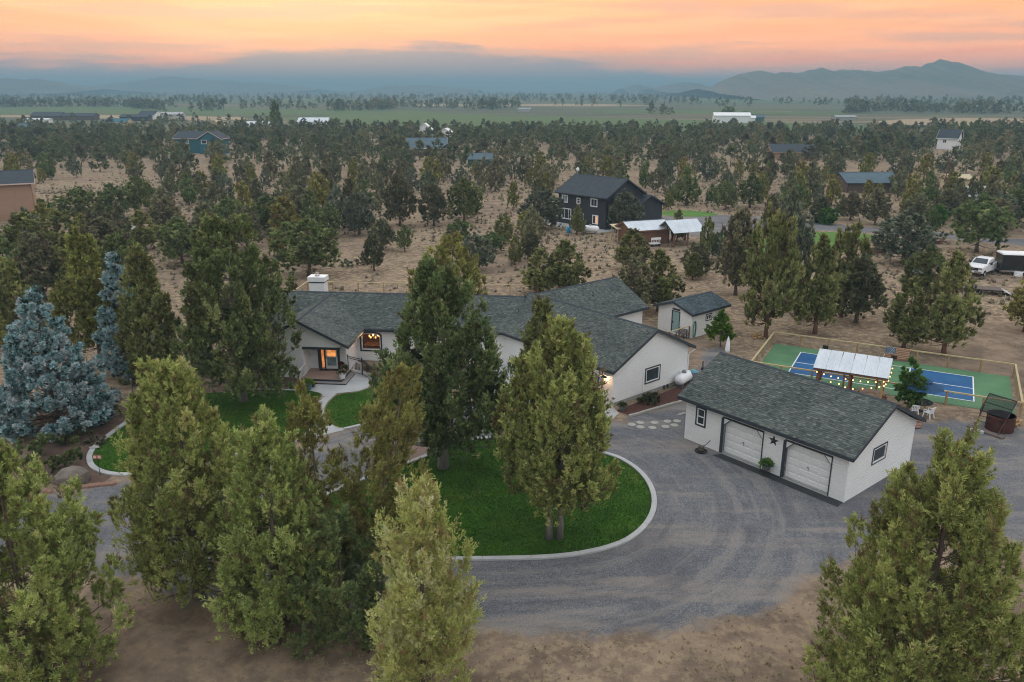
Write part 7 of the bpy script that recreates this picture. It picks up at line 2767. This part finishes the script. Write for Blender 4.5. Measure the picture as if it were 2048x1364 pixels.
mid('dense dark rounded juniper beyond the white pickup', (1952, 504), 396, 44, 'c')
mid('juniper hiding the neighbour lawn behind the red barked tree', (1563, 612), 395, 44, 'e')
mid('straggly juniper left of the red barked tree with a lean dark trunk', (1471, 590), 425, 46, 'b')
mid('pointed juniper beside the pole barn with the tin roof', (1412, 520), 438, 20, 'a')
mid('pointed juniper between the brown shed and the pole barn', (1354, 482), 422, 18, 'a')
mid('bushy juniper before the brown tin roofed shed', (1262, 540), 462, 44, 'a')
mid('rounded juniper between shed and pole barn in front', (1392, 552), 488, 34, 'b')
mid('leafy juniper right of the rear wing gable', (1316, 622), 506, 52, 'a')
mid('pale juniper touching the rear wing roof', (1266, 628), 515, 44, 'b')
mid('bushy juniper behind the bend of the roof ridge, nearer the chimney', (1080, 588), 502, 46, 'a')
mid('bushy juniper behind the bend of the roof ridge, nearer the black house', (1130, 588), 486, 52, 'a')
mid('juniper just left of the black house patio', (1085, 458), 380, 42, 'e')
mid('small pointed juniper before the black house door', (1154, 470), 412, 18, 'a')
mid('grey juniper against the gable of the black house', (1246, 462), 384, 34, 'e')
mid('dark broad juniper with clear trunk above the chimney', (617, 552), 440, 58, 'c')
mid('small rounded juniper right of the chimney on open ground', (748, 541), 470, 25, 'b')
mid('small dark juniper standing free on sage slope right of the rounded one', (810, 503), 452, 15, 'c')
mid('juniper behind the small rounded one right of the chimney', (765, 500), 440, 30, 'b')
for px_, py_, tp, hw_, pr_ in (
        (950, 540, 470, 38, 'e'), (918, 488, 440, 24, 'c'), (1008, 487, 430, 26, 'a'), (1030, 530, 475, 20, 'a'), (1060, 520, 465, 26, 'b'), (985, 505, 466, 26, 'c'),
        (868, 452, 370, 34, 'b'), (930, 445, 360, 32, 'c'), (800, 452, 350, 36, 'b'), (720, 470, 385, 36, 'e'), (660, 475, 410, 24, 'c'), (540, 470, 395, 40, 'c'),
        (600, 455, 375, 36, 'b'), (495, 495, 415, 36, 'b'), (460, 470, 400, 30, 'c'), (420, 520, 430, 44, 'b'), (365, 530, 440, 40, 'c'), (280, 430, 355, 24, 'c'),
        (232, 440, 370, 26, 'c'), (165, 450, 378, 38, 'c'), (300, 418, 372, 20, 'c'), (130, 520, 425, 45, 'a'), (60, 530, 430, 50, 'a'), (20, 600, 480, 46, 'c'),
        (215, 540, 440, 50, 'b'), (290, 500, 425, 40, 'a'), (330, 470, 400, 34, 'b'), (90, 600, 470, 48, 'b'), (250, 600, 470, 44, 'c'), (150, 600, 480, 40, 'a'),
        (0, 680, 560, 40, 'a'), (1450, 420, 365, 22, 'c'), (1500, 415, 352, 24, 'c'), (1540, 470, 392, 22, 'b'), (1385, 560, 508, 22, 'a'), (1440, 520, 462, 24, 'e'),
        (1700, 440, 385, 24, 'b'), (1640, 445, 395, 22, 'b'), (1590, 430, 372, 26, 'c'), (1750, 450, 380, 28, 'b'), (1860, 470, 420, 14, 'c'), (1890, 440, 380, 26, 'b'),
        (1990, 470, 400, 30, 'b'), (2035, 450, 375, 30, 'c'), (1995, 460, 385, 26, 'e'), (1830, 450, 388, 28, 'b')):
    mid(SCRUB[pr_] + ' in the open scrub beyond the yard fences', (px_, py_), tp, hw_, pr_, group=SCRUB[pr_] + 's of the open scrub')

# --- woodland filling the plain behind: individuals as far as they can be told apart, one mass beyond
clear = [poly_px(p) for p in (
    [(90, 470), (90, 365), (210, 345), (320, 380), (330, 440), (250, 470)],
    [(640, 600), (640, 500), (700, 450), (1020, 440), (1040, 520), (1030, 600)],
    [(1070, 500), (1090, 400), (1320, 385), (1330, 440), (1450, 415), (1560, 430), (2100, 465), (2100, 700), (1030, 640)],
    [(-200, 1500), (-200, 640), (330, 640), (600, 560), (1030, 560), (1100, 700), (2300, 700), (2300, 1500)],
    [(-60, 470), (-60, 385), (100, 385), (100, 470)])]
bh = [((350, 300), 26), ((400, 308), 24), ((850, 305), 38), ((955, 325), 22), ((1575, 318), 38), ((1738, 382), 42), ((1930, 395), 26), ((1885, 300), 28)]
P = scatter(3600, 100, 262, clear)
dist = np.hypot(P[:, 0], P[:, 1])
keep = []
have = [(p[0], p[1], p[2]) for p in placed]
cellk = {}
for p in P:
    gap = 2.2 + 0.012 * p[1]
    c_ = (int(p[0] // 8), int(p[1] // 8))
    ok = True
    for dx in (-1, 0, 1):
        for dy in (-1, 0, 1):
            for o in cellk.get((c_[0] + dx, c_[1] + dy), ()):
                if (o[0] - p[0]) ** 2 + (o[1] - p[1]) ** 2 < gap ** 2 * 2.0:
                    ok = False
    if not ok:
        continue
    if any((a - p[0]) ** 2 + (b - p[1]) ** 2 < (2.5 + c) ** 2 for a, b, c in have):
        continue
    pp = proj((p[0], p[1], 0))
    if any(abs(pp[0] - q[0]) < w and -4 < pp[1] - q[1] < 20 for q, w in bh):
        continue
    # patchy openings
    if p[1] < 200 and math.sin(p[0] * 0.07 + 1.3) + math.sin(p[1] * 0.09 - p[0] * 0.03) > 0.75 and random.random() < 0.85:
        continue
    cellk.setdefault(c_, []).append(p)
    keep.append(p)
keep.sort(key=lambda p: p[1])
WOOD_LABEL = {'fa': 'dull green pointed juniper in the woodland on the plain behind the house', 'fb': 'dull green open crowned juniper in the woodland behind the house',
              'fc': 'dull green round crowned juniper in the woodland behind the house', 'fd': 'brownish juniper in the woodland on the plain behind the house',
              'fe': 'pale grey green juniper in the woodland on the plain behind the house', 'ff': 'dark green pointed juniper in the woodland behind the house'}
WOOD_GROUP = {k: v.split(' in the')[0] + 's of the woodland' for k, v in WOOD_LABEL.items()}
for i, p in enumerate(keep[:246]):
    s = random.uniform(0.36, 0.74)
    w_ = s * random.uniform(0.8, 1.2)
    kk = random.choice(['fa', 'fb', 'fc', 'fb', 'fd', 'ff', 'fe', 'fd'])
    plant_tree('juniper_tree', WOOD_LABEL[kk], 'tree', p, PROT[kk], random.random() * 6.28, (w_, w_, s), WOOD_GROUP[kk])
tail = keep[246:]


def wood_mass(name, pts, label, size, n_sp, n_lf, leaf, m='far_wood', kinds=('juniper', 'open', 'round')):
    """many distant trees as one mass of leaf clumps on stems"""
    V, T = [], []
    r = np.random.default_rng(len(pts))
    variants = []
    for kd in kinds:
        for sd in range(3):
            q = np.random.default_rng(hash(kd) % 1000 + sd if False else len(kd) * 17 + sd)
            t = q.random(n_sp) ** 0.85
            ph = q.random(n_sp) * 6.283
            rad = envelope(kd, t) * (0.35 + 0.6 * np.sqrt(q.random(n_sp))) * 0.36
            c = np.stack([np.cos(ph) * rad, np.sin(ph) * rad, 0.08 + t * 0.82], 1)
            k = np.repeat(np.arange(n_sp), n_lf)
            d = unit(q.standard_normal((len(k), 3)) + np.array([0, 0, 0.6]))
            b = c[k] + d * 0.035 * q.random((len(k), 1))
            sd_ = unit(np.cross(d, q.standard_normal((len(k), 3))))
            l = leaf * q.uniform(0.6, 1.3, len(k))[:, None]
            v = np.stack([b - sd_ * l * 0.35, b + sd_ * l * 0.35, b + d * l], 1)
            tn = (q.standard_normal(n_sp) * 0.12)[k] + q.standard_normal(len(k)) * 0.1
            # a stem
            st = np.array([[[-0.02, 0, 0], [0.02, 0, 0], [0, 0, 0.6]], [[0, -0.02, 0], [0, 0.02, 0], [0, 0, 0.6]]])
            variants.append((np.concatenate([v, st]), np.r_[tn, -0.5, -0.5]))
    for p in pts:
        v, tn = variants[r.integers(len(variants))]
        s = size * r.uniform(0.5, 1.4)
        w_ = s * r.uniform(0.85, 1.3)
        a = r.random() * 6.283
        ca, sa = math.cos(a), math.sin(a)
        x = v[..., 0] * ca - v[..., 1] * sa
        y = v[..., 0] * sa + v[..., 1] * ca
        V.append(np.stack([x * w_ + p[0], y * w_ + p[1], np.maximum(v[..., 2] * s, 0.02)], -1))
        T.append(np.clip(0.52 + tn + r.standard_normal() * 0.24, 0, 1))
    v = np.concatenate(V).reshape(-1, 3)
    o = link(name, fast_mesh(name, v, 3, np.arange(len(v)), M[m], np.concatenate(T)), None, 'stuff')
    return tag(o, label, 'woodland')


W1 = scatter(2500, 262, 450)
wood_clear = [poly_px(p) for p in ([(820, 258), (1850, 268), (1840, 230), (560, 225), (560, 244)],)]
pj = np.array([proj((p[0], p[1], 0)) for p in W1])
ok = np.ones(len(W1), bool)
for e in wood_clear:
    ok &= sdf(e, W1) < 0
for q, w in bh:
    ok &= ~((np.abs(pj[:, 0] - q[0]) < w) & (pj[:, 1] - q[1] > -3) & (pj[:, 1] - q[1] < 14))
W1 = W1[ok]
W2 = scatter(420, 450, 640, wood_clear)
pj = np.array([proj((p[0], p[1], 0)) for p in W2])
W2 = W2[(pj[:, 0] < 560) & (pj[:, 1] > 244) | (pj[:, 0] > 1840) & (pj[:, 1] > 256)]
pts = [tuple(p) for p in tail] + [tuple(p) for p in W1] + [tuple(p) for p in W2]
wood_mass('distant_woodland', pts, 'distant juniper wood reading as one dark band across the plain', 5.6, 24, 9, 0.125)
# tree lines and farm groves on the far plain
rows = []


def tree_row(pxs, n, jit=1.2):
    for a, b in zip(pxs[:-1], pxs[1:]):
        for _ in range(n):
            t = random.random()
            rows.append(at(a[0] + (b[0] - a[0]) * t, max(a[1] + (b[1] - a[1]) * t + random.gauss(0, jit), 183))[:2])


tree_row([(-60, 214), (120, 213), (260, 214), (330, 221)], 55, 1.0)
tree_row([(350, 205), (400, 203), (440, 204)], 14, 1)
tree_row([(380, 220), (520, 216), (640, 219)], 22, 2)
tree_row([(660, 221), (760, 219), (810, 213), (960, 218), (1040, 215)], 34, 1.2)
tree_row([(1300, 226), (1345, 231)], 8, 1)
tree_row([(1690, 226), (1760, 221), (1880, 224), (2048, 226)], 48, 1.2)
tree_row([(1640, 209), (1800, 207), (2048, 210)], 40, 1.5)
tree_row([(880, 203), (1060, 200), (1240, 202), (1420, 205)], 34, 2)
tree_row([(0, 200), (300, 198), (700, 197), (1000, 195), (1400, 194), (2048, 197)], 60, 2.0)
tree_row([(0, 190), (500, 188), (1000, 187), (1500, 188), (2048, 191)], 90, 1.5)
for _ in range(1500):
    px_, py_ = random.uniform(-60, 2110), 184 + 30 * random.random() ** 1.5
    if math.sin(px_ * 0.011 + py_ * 0.9) + math.sin(px_ * 0.027 - py_ * 0.5) + random.gauss(0, 0.5) > 0.2:
        rows.append(at(px_, py_)[:2])
wood_mass('tree_lines', rows, 'hazy rows of trees and groves between the far fields', 9.5, 9, 6, 0.24, kinds=('round', 'open'))
for lbl, b_, t_, hw_, kd in (('tall dark poplar standing high above the far wood', (553, 263), 207, 10, 'column'),
                             ('dark round tree behind the white farm barn', (1455, 241), 213, 13, 'round'),
                             ('dark broad tree right of the white farm barn', (1490, 243), 224, 17, 'round')):
    b = at(*b_)
    H = height_at(b, t_)
    r_ = hw_ / (FPX / np.linalg.norm(b - _C))
    plant_tree('poplar_tree' if 'poplar' in lbl else 'broadleaf_tree', lbl, 'tree', b, make_tree(len(lbl), H, r_, kd, 0.05, 46, 8, 12, H * 0.055, spire=(2.0, 4.5), leafmat='juniper_dark', trunk_r=0.4, lobes=0.12, limbs=False))
# dark conifers at the right end of the wood
for px_, tp in ((1920, 244), (1950, 240), (1975, 248), (2000, 246), (2028, 252)):
    b = at(px_, 282)
    H = height_at(b, tp)
    plant_tree('pine_tree', 'tall dark pine at the edge of the wood above the white farmhouse', 'tree', b, PROT['ff'], random.random() * 6, (H / 9.0, H / 9.0, H / 10.0), 'pines at the wood edge')

# --- shrubs and garden plants
def shrub(label, bpx, w, h, m='shrub', name='shrub', n=9, cat='shrub', leaf=0.10, z=0.0, group=None, loc=None, seed=0):
    b = at(*bpx) if loc is None else loc
    meshes = make_tree(500 + seed + int(b[0] * 13) % 97, h, w / 2, 'round', 0.02, int(n * 1.5), 9, 34, leaf * 1.25, spire=(h * 0.5, h * 0.8), leafmat=m, trunk_r=0.03, lobes=0.25, up=0.55, width=0.5)
    o = thing(name, label, cat, (b[0], b[1], z), 0, group)
    link('stems', meshes[0], o)
    link('foliage', meshes[1], o)
    return o


shrub('dark spreading shrub at the right foot of the big blue spruce', (205, 838), 2.4, 1.3, 'juniper_dark', n=14)
shrub('small blue grey juniper shrub beside the lamp post by the bed', (222, 806), 1.6, 1.0, 'spruce', n=12)
shrub('wide dark hedge shrub behind the boulder in the corner bed', (80, 935), 5.0, 1.8, 'juniper_dark', n=40)
shrub('low brown shrub under the big blue spruce', (150, 880), 3.0, 0.9, 'shrub', n=16)
shrub('straw coloured dry shrub near the lawn curb in the bed', (196, 888), 0.9, 0.5, 'sage', n=8)
shrub('dark shrub under the narrow blue spruce', (285, 765), 3.0, 1.4, 'juniper_dark', n=18)
shrub('lavender clump in the red mulch bed against the garage wing', (1293, 806), 1.5, 0.55, 'shrub', n=12)
shrub('second lavender clump beside the first against the garage wing', (1308, 801), 1.2, 0.5, 'shrub', n=10)
shrub('pale rabbitbrush on open ground right of the chimney', (694, 533), 1.9, 0.9, 'juniper_grey', n=12)
shrub('straw rabbitbrush beside the pale rabbitbrush', (722, 530), 1.5, 0.9, 'sage', n=10)
shrub('bright green shrub by the tan house corner', (84, 424), 4.0, 2.2, 'aspen', n=16, leaf=0.25)
shrub('round green shrub beyond the neighbour lawn', (1874, 452), 2.6, 3.2, 'aspen', n=14, leaf=0.25)
shrub('dark green shrub near the black flat trailer', (1655, 448), 2.6, 2.8, 'aspen', n=14, leaf=0.25)
b = at(1440, 694)
tm = make_tree(801, height_at(b, 618), 1.15, 'juniper', 0.18, 75, 9, 18, 0.15, spire=(0.5, 1.0), leafmat='broadleaf', trunk_r=0.05, lobes=0.4, up=0.5, width=0.4)
plant_tree('sapling', 'yellow green maple sapling in front of the white shed', 'tree', b, tm)
b = at(1813, 822)
tm = make_tree(802, 3.9, 0.98, 'open', 0.2, 60, 9, 20, 0.15, spire=(0.5, 1.0), leafmat='aspen', trunk_r=0.05, lobes=0.5, up=0.5, width=0.45)
plant_tree('aspen_tree', 'young green aspen beside the blue umbrella table', 'tree', b, tm)

# ------------------------------------------------------------------ smoke haze over the whole plain
hz_m = bpy.data.materials.new('haze')
hz_m.use_nodes = True
nt = hz_m.node_tree
nt.nodes.clear()
pv = nt.nodes.new('ShaderNodeVolumePrincipled')
pv.inputs['Color'].default_value = HAZE_COL
pv.inputs['Density'].default_value = HAZE_K
pv.inputs['Anisotropy'].default_value = 0.0
ho = nt.nodes.new('ShaderNodeOutputMaterial')
nt.links.new(pv.outputs[0], ho.inputs['Volume'])
link('haze', MB().box(-15500, 15500, -900, 15500, -1.5, HAZE_TOP).mesh('haze', hz_m), None, 'stuff')
